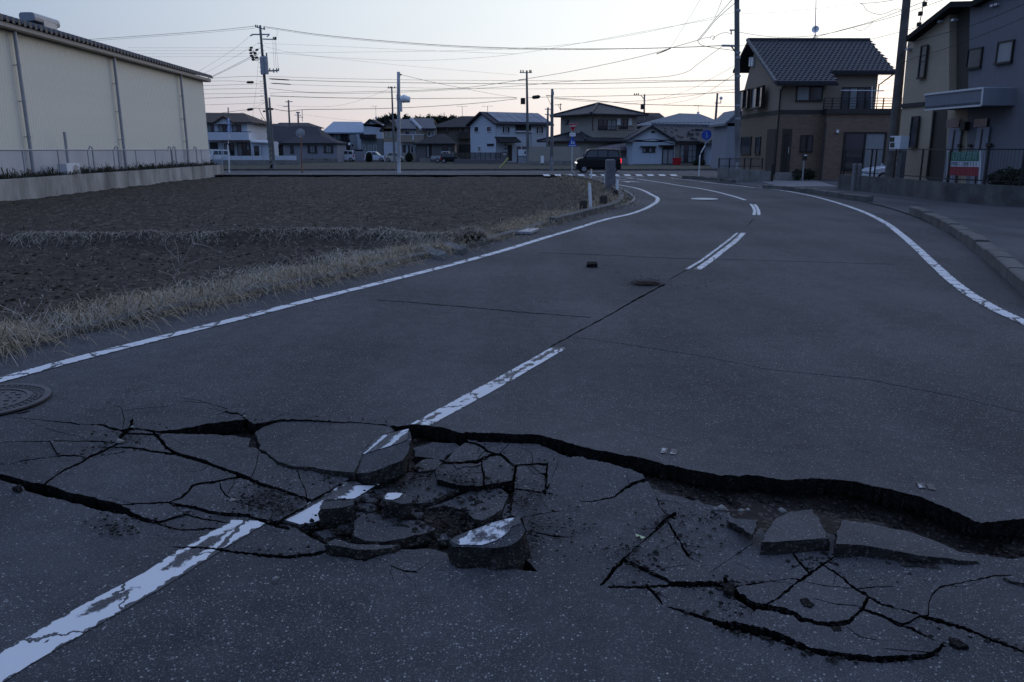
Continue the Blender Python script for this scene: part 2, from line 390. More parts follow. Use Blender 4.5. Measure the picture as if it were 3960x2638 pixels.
M['wood_dark'] = mat('dark_timber', (.03, .024, .02), (.055, .044, .036), 4, .8, stretch=(1, 1, 12))
M['rubber'] = mat('tyre', (.012, .012, .012), rough=.85)
M['rim'] = mat('wheel_rim', (.3, .3, .32), rough=.35, metal=.7)
M['red'] = mat('sign_red', (.38, .012, .018), (.30, .010, .015), 3, .5)
M['blue'] = mat('sign_blue', (.02, .075, .42), (.018, .06, .34), 3, .45)
M['sign_white'] = mat('sign_white', (.7, .7, .7), rough=.5)
M['foliage'] = mat('foliage', (.012, .017, .011), (.03, .038, .022), 3, .9)
M['bark'] = mat('bark', (.05, .038, .03), (.08, .065, .05), 5, .95)

_W1 = 'first second third fourth fifth sixth seventh eighth ninth tenth eleventh twelfth thirteenth fourteenth fifteenth sixteenth seventeenth eighteenth nineteenth'.split()
_T1 = {20: 'twent', 30: 'thirt', 40: 'fort', 50: 'fift'}
def ordinal(i):                              # 1-based, in words
    if i < 20: return _W1[i - 1]
    t, u = i // 10 * 10, i % 10
    return _T1[t] + ('ieth' if u == 0 else 'y-' + _W1[u - 1])
# ------------------------------------------------------------------ ground and road
def sheet(name, poly, z, m, kind='structure', uvline=None):
    P = [Vector((p[0], p[1], z)) for p in poly]
    me = bpy.data.meshes.new(name); tri = tessellate_polygon([P]); me.from_pydata([tuple(p) for p in P], [], [tuple(t) if (P[t[1]] - P[t[0]]).cross(P[t[2]] - P[t[0]]).z > 0 else tuple(reversed(t)) for t in tri])
    me.materials.append(m); o = link(name, me); tag(o, kind=kind); return o
sheet('ground', [(-2500, -400), (2500, -400), (2500, 3500), (-2500, 3500)], -.9, M['soil'])

# left edge of the asphalt, near to far
LE_px = [(-1500, 1640), (0, 1352), (570, 1237), (940, 1145), (1345, 1072), (1630, 1002), (1985, 917), (2190, 842), (2330, 812), (2400, 799), (2440, 789), (2460, 775), (2457, 761), (2432, 744), (2382, 719), (2344, 706), (2298, 694), (2229, 683), (2190, 680)]
LE = [G(*p) for p in LE_px]
LE = [Vector((-8.6, -3, 0)), Vector((-7.4, 1, 0))] + [LE[0]] + smooth_pl(LE[1:], 2)
RE_px = [(3960, 1122), (3816, 995), (3640, 882), (3513, 826), (3351, 780), (3146, 745), (2949, 727), (2829, 709), (2640, 694), (2610, 686)]
RE = [Vector((14, -3, 0)), Vector((11, 2, 0)), Vector((8.2, 6.2, 0))] + smooth_pl([G(*p) for p in RE_px], 2)
FAR_Y = 55.6
LE[-1] = Vector((LE[-1].x, FAR_Y, 0)); RE[-1] = Vector((RE[-1].x + .3, FAR_Y, 0))
ROAD = [Vector((p.x, p.y)) for p in LE] + [Vector((p.x, p.y)) for p in reversed(RE)]

# crack survey: (crop, [(x, y, width)...]) in photograph pixels of each crop
CR = [
 (kA, [(100,228,2),(240,245,3),(420,262,5),(560,275,6),(660,290,8),(740,295,10),(830,300,14),(920,325,18),(1000,345,20),(1060,340,22),(1130,330,16),(1200,345,20),(1290,358,24),(1400,352,30)]),
 (kA, [(2095,300,34),(2180,292,32),(2270,275,30),(2354,262,26)]),
 (kB, [(150,258,16),(250,240,18),(330,222,14),(450,216,12),(600,224,10),(750,233,9),(850,236,9),(950,244,10),(1050,256,11),(1120,270,15),(1180,290,20)]),
 (kA, [(1060,1040,18),(1150,1075,22),(1200,1100,14),(1310,1118,9),(1400,1150,10),(1500,1165,9),(1640,1160,10),(1790,1150,12)]),
 (kA, [(-400,650,8),(0,625,10),(150,605,10),(300,585,12),(400,570,12),(500,567,9),(640,565,7),(720,592,5)]),
 (kA, [(370,812,16),(460,740,10),(540,690,10),(660,635,14),(720,595,12),(820,545,14),(920,495,10),(975,470,14),(1000,400,20),(1040,370,24),(1080,330,26),(1088,268,20)]),
 (kA, [(-600,440,4),(0,435,4),(200,432,4),(420,432,5),(600,440,4),(700,442,5),(800,442,8),(970,458,7)]),
 (kA, [(430,433,4),(540,380,5),(600,350,5),(640,320,5),(668,288,5)]),
 (kA, [(410,433,5),(440,490,5),(482,568,4)]),
 (kA, [(870,98,3),(940,130,4),(1000,150,4),(1015,180,5),(1025,260,5),(1012,345,6)]),
 (kA, [(1015,175,4),(1120,160,3),(1400,140,2)]),
 (kA, [(960,500,9),(1080,500,9),(1180,520,9),(1300,545,10),(1410,565,12)]),
 (kA, [(1280,380,26),(1340,450,26),(1380,510,28),(1440,555,26),(1560,590,24),(1700,640,24),(1820,690,18),(1950,735,11),(2050,770,11),(2150,805,13),(2260,840,9),(2370,866,8)]),
 (kA, [(1050,378,14),(1180,382,11),(1300,385,14)]),
 (kA, [(2010,750,8),(1900,775,10),(1780,800,12),(1640,815,10),(1590,835,12),(1560,880,14),(1500,930,12),(1400,965,9),(1200,975,9),(1000,988,9)]),
 (kA, [(1400,968,10),(1520,1040,12),(1640,1070,9),(1780,1090,8),(1890,1112,7)]),
 (kA, [(1430,972,8),(1620,1000,8),(1740,1035,8),(1900,1050,8),(2050,1060,9),(2110,1080,10),(2230,1108,22),(2370,1145,30)]),
 (kA, [(1305,1118,3),(1440,1080,4),(1545,1050,5)]),
 (kA, [(2045,250,9),(1950,185,7),(1850,150,5),(1760,125,4),(1650,90,3),(1440,60,2)]),
 (kA, [(2140,515,3),(2130,630,3),(2080,775,3)]),
 (kA, [(1820,800,5),(1830,850,7),(1860,900,9),(1960,960,7),(2110,985,7),(2200,1010,6)]),
 (kA, [(200,250,2),(380,320,3),(560,375,3),(740,430,3)]),
 (kB, [(155,290,22),(178,430,22),(250,475,24),(320,535,28),(420,565,26),(500,560,22),(640,580,20),(740,600,20),(860,610,18)]),
 (kB, [(0,608,10),(60,628,12),(180,683,14),(300,712,9),(430,757,9),(560,800,10)]),
 (kB, [(450,575,5),(470,640,5),(510,720,6),(520,800,6)]),
 (kB, [(1470,522,14),(1600,520,10),(1700,515,16),(1800,470,18),(1880,460,14),(1950,530,12),(1985,540,10)]),
 (kB, [(1630,370,14),(1740,400,14),(1780,440,14),(1870,462,14)]),
 (kB, [(1865,462,5),(1900,420,4),(1945,372,4)]),
 (kB, [(1885,460,14),(1930,510,14),(1980,545,12),(1975,600,12),(1965,650,14),(1960,720,20),(1950,800,24),(1930,880,26)]),
 (kB, [(1740,512,9),(1755,600,10),(1760,700,14)]),
 (kB, [(1980,538,10),(2070,528,8),(2200,530,14),(2360,515,14)]),
 (kB, [(2205,530,10),(2195,620,14),(2190,730,12)]),
 (kB, [(1970,705,10),(2080,715,8),(2230,740,9)]),
 (kB, [(1420,640,10),(1500,660,10),(1600,687,12),(1760,692,18),(1870,675,12),(1970,650,10)]),
 (kB, [(2050,985,6),(2150,1000,6),(2250,1025,10),(2340,1030,5)]),
 (kB, [(2020,895,4),(2190,865,4),(2320,850,4)]),
 (kA, [(1440,1300,5),(1510,1307,10),(1640,1312,11),(1850,1327,13),(2000,1347,15),(2200,1365,15),(2370,1385,15)]),
 (kB, [(190,1160,13),(300,1167,15),(400,1168,17),(540,1155,17),(650,1133,18)]),
 (kB, [(920,1192,7),(1030,1152,8),(1160,1115,7)]),
 (kB, [(1090,1220,4),(1150,1245,6),(1200,1260,8),(1290,1272,5)]),
 (kB, [(1640,352,16),(1740,365,11),(1850,368,9),(1950,375,8),(2060,375,9),(2150,384,13),(2250,412,24),(2370,450,32)]),
 (kC, [(60,380,8),(240,378,11),(420,348,13),(510,355,12)]),
 (kC, [(460,653,4),(550,667,6),(740,632,8),(830,572,16),(900,542,18),(1000,525,18)]),
 (kC, [(1000,545,10),(1060,640,8),(1080,700,8),(1110,745,6),(1180,785,24)]),
 (kC, [(1185,765,26),(1110,810,26),(1050,880,14),(990,930,12),(920,990,12),(860,1050,20),(800,1100,18),(740,1160,18),(690,1230,20),(640,1275,10)]),
 (kC, [(1140,800,14),(1190,900,16),(1240,970,10),(1260,1020,16),(1290,1075,20),(1370,1140,10),(1440,1200,10),(1500,1270,11),(1540,1315,16)]),
 (kC, [(820,1110,16),(920,1160,10),(1030,1215,8),(1130,1262,6),(1170,1300,6)]),
 (kC, [(705,1300,14),(850,1303,12),(960,1305,14),(1160,1300,16),(1340,1310,18),(1480,1307,16),(1600,1330,34),(1680,1400,36),(1800,1490,32)]),
 (kC, [(990,1305,20),(1050,1370,18),(1090,1425,10)]),
 (kC, [(1450,1205,3),(1600,1110,4),(1700,1040,5),(1790,975,4)]),
 (kC, [(1640,1120,3),(1720,1160,3),(1800,1200,2)]),
 (kC, [(1150,1465,6),(1250,1495,14),(1400,1548,24),(1520,1585,30)]),
 (kC, [(1600,1330,26),(1800,1305,14),(1900,1290,9),(2080,1268,9)]),
 (kC, [(1230,980,4),(1330,1000,3),(1450,1010,2)]),
 (kE, [(-60,1140,34),(0,1163,48),(150,1198,46),(300,1228,44),(400,1263,40),(500,1300,28),(600,1350,23),(800,1385,23),(1000,1410,21),(1150,1416,19),(1300,1406,17),(1430,1400,16),(1500,1380,15),(1560,1350,12),(1580,1312,14)]),
 (kE, [(240,866,6),(330,855,6),(480,840,8),(550,842,24),(620,800,22),(700,735,14),(790,672,8)]),
 (kE, [(475,612,8),(550,710,12),(615,790,14)]),
 (kE, [(700,720,12),(800,790,14),(850,830,16),(900,880,16),(980,940,30),(1050,990,34),(1150,1040,24),(1300,1080,17),(1450,1120,19),(1600,1160,21),(1750,1200,17),(1900,1260,13),(2050,1310,13),(2171,1350,13),(2700,1560,10)]),
 (kE, [(570,850,24),(500,890,14),(440,950,16),(380,1000,14),(290,1050,16)]),
 (kE, [(10,840,36),(40,880,44),(90,960,40),(180,1020,34),(260,1050,38),(400,1080,36),(500,1110,34),(560,1150,24),(680,1180,16),(820,1190,30),(900,1170,20),(960,1110,14),(1000,1075,20),(1030,1010,24)]),
 (kE, [(990,1078,14),(1150,1130,15),(1250,1180,24),(1330,1200,28),(1420,1240,20),(1500,1285,11),(1590,1318,10)]),
 (kE, [(1470,1125,8),(1480,1030,6),(1500,960,8),(1560,900,8),(1700,870,6),(1850,840,8),(1950,820,9),(2060,812,9)]),
 (kE, [(560,868,4),(750,905,5),(900,920,6),(1060,905,6),(1240,895,4)]),
 (kE, [(640,1000,4),(800,1045,5),(1000,1062,5)]),
 (kE, [(880,1200,4),(980,1275,5),(1100,1295,4)]),
 (kE, [(1150,1350,4),(1280,1365,5),(1510,1382,5)]),
 (kE, [(240,1060,12),(140,1120,10),(40,1145,8)]),
 # long hairline cracks and the seam of the carriageway further off
 (kD, [(865,687,.8),(1000,697,1.2),(1180,713,1.3),(1360,727,1.0)]),
 (kD, [(1262,796,2.2),(1400,722,2.4),(1460,688,2.6),(1530,650,3)]),
 (kD, [(1540,640,1.5),(1590,612,1.2)]),
 (kD, [(1715,520,1.0),(1735,500,1.0)]),
 (kD, [(1310,770,.6),(1450,790,.7),(1610,815,.6),(1760,845,.7),(1990,868,.9),(2180,905,.7),(2354,945,.7)]),
 (kD, [(1240,578,.5),(1400,585,.6),(1560,592,.6),(1800,598,.5),(2060,606,.5)]),
 (kA, [(150,200,6),(180,195,10),(230,180,6)]),
]
VO = [  # open voids
 (kA, [(1290,345),(1450,335),(1620,302),(1800,275),(2030,245),(2120,290),(2115,370),(2130,450),(2155,515),(2060,505),(2078,425),(1900,397),(1700,387),(1500,378),(1330,382)]),
 (kA, [(-900,520),(-400,640),(0,715),(100,740),(200,775),(360,810),(420,820),(560,880),(750,920),(900,955),(1000,980),(1085,1022),(1062,1047),(950,1040),(800,1010),(620,960),(480,925),(330,885),(210,850),(190,815),(100,790),(0,752),(-400,672),(-920,548)]),
 (kB, [(1125,266),(1240,256),(1400,275),(1500,300),(1580,338),(1650,362),(1600,400),(1480,512),(1420,580),(1430,645),(1590,690),(1780,702),(1900,682),(1962,660),(1950,740),(1942,800),(1950,880),(2030,900),(2060,990),(1995,1130),(2140,1268),(1990,1247),(1900,1252),(1700,1240),(1560,1246),(1520,1180),(1500,1140),(1400,1110),(1280,1112),(1150,1117),(1030,1152),(930,1192),(660,1152),(648,1080),(560,1042),(470,992),(440,967),(260,932),(330,925),(480,840),(620,755),(790,655),(850,600),(900,470),(985,350),(1140,300)]),
 (kC, [(160,210),(290,240),(420,285),(600,325),(800,360),(1000,400),(1200,450),(1400,490),(1550,520),(1680,525),(1740,512),(1880,530),(2020,553),(2130,546),(2260,541),(2400,545),(2550,560),(2660,590),(2855,634),(3040,680),(3180,742),(3320,800),(3412,845),(3505,890),(3598,880),(3757,857),(4300,800),(4900,760),(4900,960),(4300,1040),(3757,1130),(3490,1100),(3250,1050),(3034,1010),(2700,950),(2430,925),(2350,905),(2100,905),(1880,905),(1850,880),(1780,900),(1700,830),(1600,770),(1500,720),(1400,690),(1250,620),(1100,590),(1000,545),(950,490),(800,445),(600,392),(500,367),(420,332),(290,276),(180,232)]),
]
# hairline side cracks branching off the surveyed ones
_hr = random.Random(31)
for _ in range(95):
    k, pts = CR[_hr.randrange(66)]; s_ = k(1, 0)[0] - k(0, 0)[0]; i = _hr.randrange(len(pts) - 1); f_ = _hr.random()
    if max(p[2] for p in pts) < 7: continue
    a = Vector(k(*pts[i][:2])).lerp(Vector(k(*pts[i + 1][:2])), f_); d = Vector(k(*pts[i + 1][:2])) - Vector(k(*pts[i][:2])); an = math.atan2(d.y * 1.6, d.x) + _hr.choice((-1, 1)) * _hr.uniform(.5, 1.4); P_ = [a]; n_ = _hr.randint(2, 5)
    for q in range(n_): an += _hr.uniform(-.5, .5); P_.append(P_[-1] + Vector((math.cos(an), math.sin(an) * .55)) * _hr.uniform(16, 42))
    CR.append((crop(0, 0, 1), [(p.x, p.y, (3.0 if q == 0 else 2.2) * (1 - .6 * q / n_)) for q, p in enumerate(P_)]))
def rough_poly(P, step, amp, seed):
    """closed pixel polygon -> finer, ragged outline"""
    out = []; n = len(P)
    for i in range(n):
        a, b = Vector(P[i]).to_2d(), Vector(P[(i + 1) % n]).to_2d(); L = (b - a).length; k = max(1, int(L / step)); d = (b - a).normalized() if L > 0 else Vector((1, 0)); nn = Vector((-d.y, d.x))
        for j in range(k):
            p = a.lerp(b, j / k); w = float(fbm(p.x / 26 + seed * 3.1, p.y / 26, 3)) * amp if j else 0
            out.append(p + nn * w)
    return out
def ribbon(k, pts, seed):
    s = k(1, 0)[0] - k(0, 0)[0]
    P = [(Vector(k(x, y)), w * s * (1.1 if w > 22 else 1.4 if w > 4.5 else 1.1)) for x, y, w in pts]; fine = []
    if pts[0][2] > 4.5: P[0] = (P[0][0] + (P[0][0] - P[1][0]).normalized() * (8 + .4 * P[0][1]), P[0][1] * .8)
    if pts[-1][2] > 4.5: P[-1] = (P[-1][0] + (P[-1][0] - P[-2][0]).normalized() * (8 + .4 * P[-1][1]), P[-1][1] * .8)
    for (a, wa), (b, wb) in zip(P[:-1], P[1:]):
        n = max(1, int((b - a).length / 9))
        fine += [(a.lerp(b, i / n), wa + (wb - wa) * i / n) for i in range(n)]
    fine.append(P[-1]); Lp, Rp = [], []
    for i, (p, w) in enumerate(fine):
        d = (fine[min(i + 1, len(fine) - 1)][0] - fine[max(i - 1, 0)][0]).normalized(); nn = Vector((-d.y, d.x))
        j = float(fbm(p.x / 14 + seed, p.y / 14, 3)) * min(5, 2 + w * .22); jj = float(vnoise(p.x / 7 + seed * 2, p.y / 7)) * .9 + .55
        c = p + nn * j; hw = max(w * jj, .8) / 2
        if i in (0, len(fine) - 1): hw *= .25
        Lp.append(c + nn * hw); Rp.append(c - nn * hw)
    return Lp + Rp[::-1]
polys_px = [ribbon(k, pts, i * 1.7) for i, (k, pts) in enumerate(CR)] + [rough_poly([k(*p) for p in pts], 10, 6, i) for i, (k, pts) in enumerate(VO)]
VOIDS = [[G(p.x, p.y).to_2d() for p in pl] for pl in polys_px]

def uv_line(a, b, wl, wr):
    return a, (b - a).normalized(), wl, wr
MARK_px = {  # painted centre dashes that take part in the damage
 'near': [(-420, 2740), (327, 2327), (559, 2208), (702, 2113), (892, 2009), (1044, 2012), (862, 2119), (624, 2268), (113, 2559), (-240, 2790)],
 'upper': [(1588, 1641), (1850, 1492), (2133, 1339), (2192, 1341), (1920, 1498), (1664, 1650)]}
MARKS = {k: [G(*p).to_2d() for p in rough_poly(pl, 16, 1.5, 5)] for k, pl in MARK_px.items()}

cv, ce = [], []
def add_loop(pl):
    b = len(cv); cv.extend([Vector((p[0], p[1])) for p in pl]); n = len(pl); ce.extend([(b + i, b + (i + 1) % n) for i in range(n)])
add_loop(ROAD)
for pl in VOIDS: add_loop(pl)
for pl in MARKS.values(): add_loop(pl)
gx, gy = np.meshgrid(np.arange(-4.6, 6.2, .14), np.arange(1.2, 8.6, .14)); gx = gx + RNG.uniform(-.04, .04, gx.shape); gy = gy + RNG.uniform(-.04, .04, gy.shape)
for x, y in zip(gx.ravel(), gy.ravel()): cv.append(Vector((x, y)))
gx, gy = np.meshgrid(np.arange(-7, 12, .9), np.arange(9, 55, .9))
for x, y in zip(gx.ravel(), gy.ravel()): cv.append(Vector((x, y)))
tv, te, tf, *_ = delaunay_2d_cdt(cv, ce, [], 0, 1e-5)
TV = np.array([(v.x, v.y) for v in tv]); TF = np.array([f for f in tf if len(f) == 3])
cen = TV[TF].mean(1)
solid = inpoly(cen[:, 0], cen[:, 1], ROAD)
for pl in VOIDS:
    A = np.array([(p[0], p[1]) for p in pl]); bb = (cen[:, 0] > A[:, 0].min()) & (cen[:, 0] < A[:, 0].max()) & (cen[:, 1] > A[:, 1].min()) & (cen[:, 1] < A[:, 1].max()) & solid
    idx = np.where(bb)[0]
    if len(idx): solid[idx[inpoly(cen[idx, 0], cen[idx, 1], A)]] = False
par = list(range(len(TF)))
def find(i):
    while par[i] != i: par[i] = par[par[i]]; i = par[i]
    return i
edge_owner = {}
for i in np.where(solid)[0]:
    t = TF[i]
    for a, b in ((t[0], t[1]), (t[1], t[2]), (t[2], t[0])):
        e = (min(a, b), max(a, b))
        if e in edge_owner:
            ra, rb = find(i), find(edge_owner[e])
            if ra != rb: par[ra] = rb
        else: edge_owner[e] = i
comps = {}
for i in np.where(solid)[0]: comps.setdefault(find(i), []).append(i)
def tri_area(ix):
    p = TV[TF[ix]]; return np.abs((p[:, 1, 0] - p[:, 0, 0]) * (p[:, 2, 1] - p[:, 0, 1]) - (p[:, 2, 0] - p[:, 0, 0]) * (p[:, 1, 1] - p[:, 0, 1])) / 2
comps = [(np.array(ix), tri_area(np.array(ix)).sum()) for ix in comps.values()]
comps = sorted([c for c in comps if c[1] > .0012], key=lambda c: -c[1])
def comp_at(px, py):
    g = G(px, py); best = None
    for ci, (ix, ar) in enumerate(comps):
        p = TV[TF[ix]]; d = np.hypot(cen[ix, 0] - g.x, cen[ix, 1] - g.y).min()
        if best is None or d < best[0]: best = (d, ci)
    return best[1]
LIP = [G(*kC(x, y)) for x, y in ((-200,200),(160,212),(420,285),(800,360),(1200,450),(1550,520),(1740,515),(2020,553),(2260,541),(2660,590),(3040,680),(3412,845),(3505,890),(3757,857),(4900,760))]
PIT = G(*kB(1300, 850)); MOUND = G(*kE(900, 1050)); MOUND2 = G(*kA(1300, 750))
ci_far, ci_near = comp_at(2500, 1200), comp_at(2000, 2500)
def height(ci, x, y, spec):
    z = .006 * fbm(x * .5, y * .5, 3)
    if ci == ci_far: z = z + .055 * np.exp(-(dist_poly(x, y, LIP) / .42) ** 1.3) * (y > 0)
    z = z + .028 * np.exp(-(((x - MOUND.x) / .75) ** 2 + ((y - MOUND.y) / .42) ** 2))
    z = z + .02 * np.exp(-(((x - MOUND2.x) / .8) ** 2 + ((y - MOUND2.y) / .5) ** 2))
    if ci == ci_near: z = z - .014
    if spec is not None:
        cx_, cy_, dz, tx, ty = spec
        z = z + dz + tx * (x - cx_) + ty * (y - cy_)
    return z
road_uv_o = {'near': (G(-300, 2740), G(968, 2010)), 'upper': (G(1626, 1645), G(2162, 1340))}
def comp_mesh(name, ci, thick, parent=None):
    ix, ar = comps[ci]; T = TF[ix]; used = np.unique(T); remap = {int(u): i for i, u in enumerate(used)}
    xy = TV[used]; spec = None; c0 = xy.mean(0)
    if ar < 6:
        r = np.random.default_rng(ci + 5); s = min(1, .35 / math.sqrt(ar + .05))
        spec = (c0[0], xy[:, 1].max(), -.004 - r.uniform(0, .004), r.uniform(-.006, .006) * s, r.uniform(-.014, -.002) * s)
    z = height(ci, xy[:, 0], xy[:, 1], spec)
    tris = [tuple(remap[int(q)] for q in t) for t in T]
    top = []
    for t in tris:
        a, b, c = xy[list(t)]
        top.append(t if (b[0] - a[0]) * (c[1] - a[1]) - (b[1] - a[1]) * (c[0] - a[0]) > 0 else (t[0], t[2], t[1]))
    cnt = {}
    for t in top:
        for a, b in ((t[0], t[1]), (t[1], t[2]), (t[2], t[0])): cnt[(a, b)] = 1
    bnd = [e for e in cnt if (e[1], e[0]) not in cnt and xy[e[0]][1] < 30]
    verts = [(p[0], p[1], h) for p, h in zip(xy, z)]; low = {}; mid = {}; r = random.Random(ci)
    nb = {}
    for a, b in bnd:
        d = Vector(xy[b] - xy[a]); d = Vector((-d.y, d.x)).normalized() if d.length > 1e-9 else Vector((0, 0))
        for v in (a, b): nb[v] = nb.get(v, Vector((0, 0))) + d
    for v, d in nb.items():
        d = d.normalized() if d.length > 1e-6 else d
        inn = r.uniform(.0, .012); mid[v] = len(verts); verts.append((xy[v][0] - d.x * -inn, xy[v][1] - d.y * -inn, z[v] - r.uniform(.010, .03)))
        inn = r.uniform(.008, .035); low[v] = len(verts); verts.append((xy[v][0] + d.x * inn, xy[v][1] + d.y * inn, z[v] - thick * r.uniform(.85, 1.15)))
    faces = list(top) + [(b, a, mid[a], mid[b]) for a, b in bnd] + [(mid[b], mid[a], low[a], low[b]) for a, b in bnd]
    me = bpy.data.meshes.new(name); me.from_pydata(verts, [], faces); me.materials.append(M['asphalt']); me.materials.append(M['fracture'])
    me.polygons.foreach_set('material_index', [0] * len(top) + [1] * (2 * len(bnd))); me.update()
    o = link(name, me, parent)
    # paint on this piece
    for key, pl in MARKS.items():
        A = np.array([(p[0], p[1]) for p in pl]); ins = inpoly(cen[ix, 0], cen[ix, 1], A)
        if not ins.any(): continue
        mt = [top[i] for i in np.where(ins)[0]]; us = sorted({v for t in mt for v in t}); rm = {u: i for i, u in enumerate(us)}
        mm = bpy.data.meshes.new('lane_marking'); mm.from_pydata([(verts[u][0], verts[u][1], verts[u][2] + .004) for u in us], [], [tuple(rm[v] for v in t) for t in mt])
        mm.materials.append(M['paint_centre']); uv = mm.uv_layers.new(name='UVMap'); a, b = road_uv_o[key]; d = (b - a).normalized(); nn = Vector((d.y, -d.x, 0)); half = .085 if key == 'near' else .075
        for lp in mm.loops:
            p = Vector(mm.vertices[lp.vertex_index].co) - a; uv.data[lp.index].uv = (p.dot(d), .5 + p.dot(nn) / (2 * half))
        link('lane_marking', mm, o)
    return o
S1P = [G(*kB(x, y)).to_2d() for x, y in ((160,310),(450,226),(860,242),(1100,270),(985,352),(848,592),(560,555),(320,518),(192,428))]
road = comp_mesh('road', ci_far, .09); tag(road, kind='structure')
for ci in range(len(comps)):
    if ci == ci_far: continue
    ar = comps[ci][1]; cc_ = TV[TF[comps[ci][0]]].mean((0, 1))
    if ar < 2 and inpoly(cen[comps[ci][0], 0], cen[comps[ci][0], 1], S1P).mean() > .6: continue
    comp_mesh('asphalt_slab' if ar > .01 else 'asphalt_fragment', ci, .085 if ar > .02 else .05, road)
print('slabs', len(comps), 'tris', len(TF))

# loose bed under the broken carriageway
gx = np.arange(-5.4, 9.5, .03); gy = np.arange(1.0, 8.4, .03); X, Y = np.meshgrid(gx, gy)
Z = -.118 + .05 * fbm(X * 2.2, Y * 2.2, 4) + .018 * fbm(X * 14, Y * 14, 3)
Z = Z + .045 * np.exp(-(((X - PIT.x) / .5) ** 2 + ((Y - PIT.y) / .3) ** 2))
Z = np.minimum(Z + .05 * np.clip((dist_poly(X, Y, LIP) - .06) / .2, 0, 1) * (X > .3) * (Y < 6.2), -.04)
def grid_mesh(name, X, Y, Z, m, keep=None, smooth=True):
    ny, nx = X.shape; v = np.stack([X, Y, Z], -1).reshape(-1, 3)
    i = np.arange(ny - 1)[:, None] * nx + np.arange(nx - 1)[None, :]
    f = np.stack([i, i + 1, i + nx + 1, i + nx], -1).reshape(-1, 4)
    if keep is not None: f = f[keep.reshape(-1)[f].all(1)]
    us, inv = np.unique(f, return_inverse=True); v = v[us]; f = inv.reshape(f.shape)
    me = bpy.data.meshes.new(name); me.vertices.add(len(v)); me.vertices.foreach_set('co', v.ravel()); me.loops.add(f.size); me.loops.foreach_set('vertex_index', f.ravel().astype(np.int32))
    me.polygons.add(len(f)); me.polygons.foreach_set('loop_start', np.arange(0, f.size, 4, dtype=np.int32))
    if smooth: me.polygons.foreach_set('use_smooth', np.ones(len(f), bool))
    me.materials.append(m); me.update(calc_edges=True); me.validate(); return link(name, me)
tag(grid_mesh('road_bed', X, Y, Z, M['bed']), kind='structure')

# ------------------------------------------------------------------ explicit heaved slabs and loose chunks
def ragged3(P, step=.03, amp=.008, seed=0):
    out = []; n = len(P)
    for i in range(n):
        a, b = P[i], P[(i + 1) % n]; L = (b - a).length; k = max(1, int(L / step)); d = (b - a).normalized() if L > 1e-6 else Vector((1, 0, 0)); nn = Vector((-d.y, d.x, 0))
        for j in range(k):
            p = a.lerp(b, j / k); w = float(fbm(p.x * 16 + seed, p.y * 16, 3)) * amp if j else 0
            out.append(p + nn * w)
    return out
def slab3(name, P, thick, parent=None, seed=0, under=.02, mats=None, paint=None, step=.022, amp=.012, taper=None, pm=None):
    """P: 3D outline of the top; a lumpy block under it"""
    T = ragged3(P, step, amp, seed); n = len(T); c = sum(T, Vector()) / n; r = random.Random(seed)
    tri = tessellate_polygon([T]); mb = MB()
    def up(t): return (T[t[1]] - T[t[0]]).cross(T[t[2]] - T[t[0]]).z > 0
    ccw = sum((T[i].x * T[(i + 1) % n].y - T[(i + 1) % n].x * T[i].y) for i in range(n)) > 0
    rings = [T]
    for lv in (.22, .6, 1.0):
        R = []
        for p in T:
            d = (c - p); d.z = 0; d = d.normalized() if d.length > 1e-6 else d
            bulge = (.012 if lv < 1 else -under) * -1
            w = float(fbm(p.x * 30 + seed + lv * 7, p.y * 30 + lv * 13, 4)) * min(.03, thick * .28)
            sh = (taper(lv) if taper else 0)
            R.append(p + d * (bulge * -1 * 0 + (under if lv == 1 else -.004) + w + sh) + Vector((0, 0, -thick * lv * r.uniform(.93, 1.07))))
        rings.append(R)
    vs = [p for R in rings for p in R]
    fs = [tuple(t) if up(t) else tuple(reversed(t)) for t in tri]; nt = len(fs)
    for k in range(3):
        for i in range(n):
            j = (i + 1) % n; q = (k * n + i, k * n + j, (k + 1) * n + j, (k + 1) * n + i)
            fs.append(tuple(reversed(q)) if ccw else q)
    fs.append(tuple(range(3 * n, 4 * n)))
    me = bpy.data.meshes.new(name); me.from_pydata([tuple(v) for v in vs], [], fs)
    for m in (mats or (M['asphalt'], M['broken'])): me.materials.append(m)
    me.polygons.foreach_set('material_index', [0] * nt + [1] * (len(fs) - nt)); me.update()
    o = link(name, me, parent)
    if paint:
        Q = ragged3([Vector(p) for p in paint], .02, .004, seed + 3); tq = tessellate_polygon([Q]); b = Q[0]
        mm = bpy.data.meshes.new('lane_marking'); mm.from_pydata([tuple(q + Vector((0, 0, .005))) for q in Q], [], [tuple(t) if (Q[t[1]] - Q[t[0]]).cross(Q[t[2]] - Q[t[0]]).z > 0 else tuple(reversed(t)) for t in tq])
        mm.materials.append(M[pm or 'paint_centre']); uv = mm.uv_layers.new(name='UVMap'); a_, b_ = road_uv_o['near']; d_ = (b_ - a_).normalized(); nn = Vector((d_.y, -d_.x, 0)); cc = sum(Q, Vector()) / len(Q)
        for lp in mm.loops:
            p = Vector(mm.vertices[lp.vertex_index].co) - cc; uv.data[lp.index].uv = (p.dot(d_), .5 + p.dot(nn) / .2)
        link('lane_marking', mm, o)
    return o
def plane_z(ctrl):
    pts = [G(*k, z) for k, z in ctrl]; c = sum(pts, Vector()) / len(pts)
    A = np.array([[p.x - c.x, p.y - c.y, 1] for p in pts] + [[.06, 0, 0], [0, .06, 0]]); b = np.array([z for k, z in ctrl] + [0, 0])
    s, *_ = np.linalg.lstsq(A, b, rcond=None); return s[0], s[1], s[2] - s[0] * c.x - s[1] * c.y
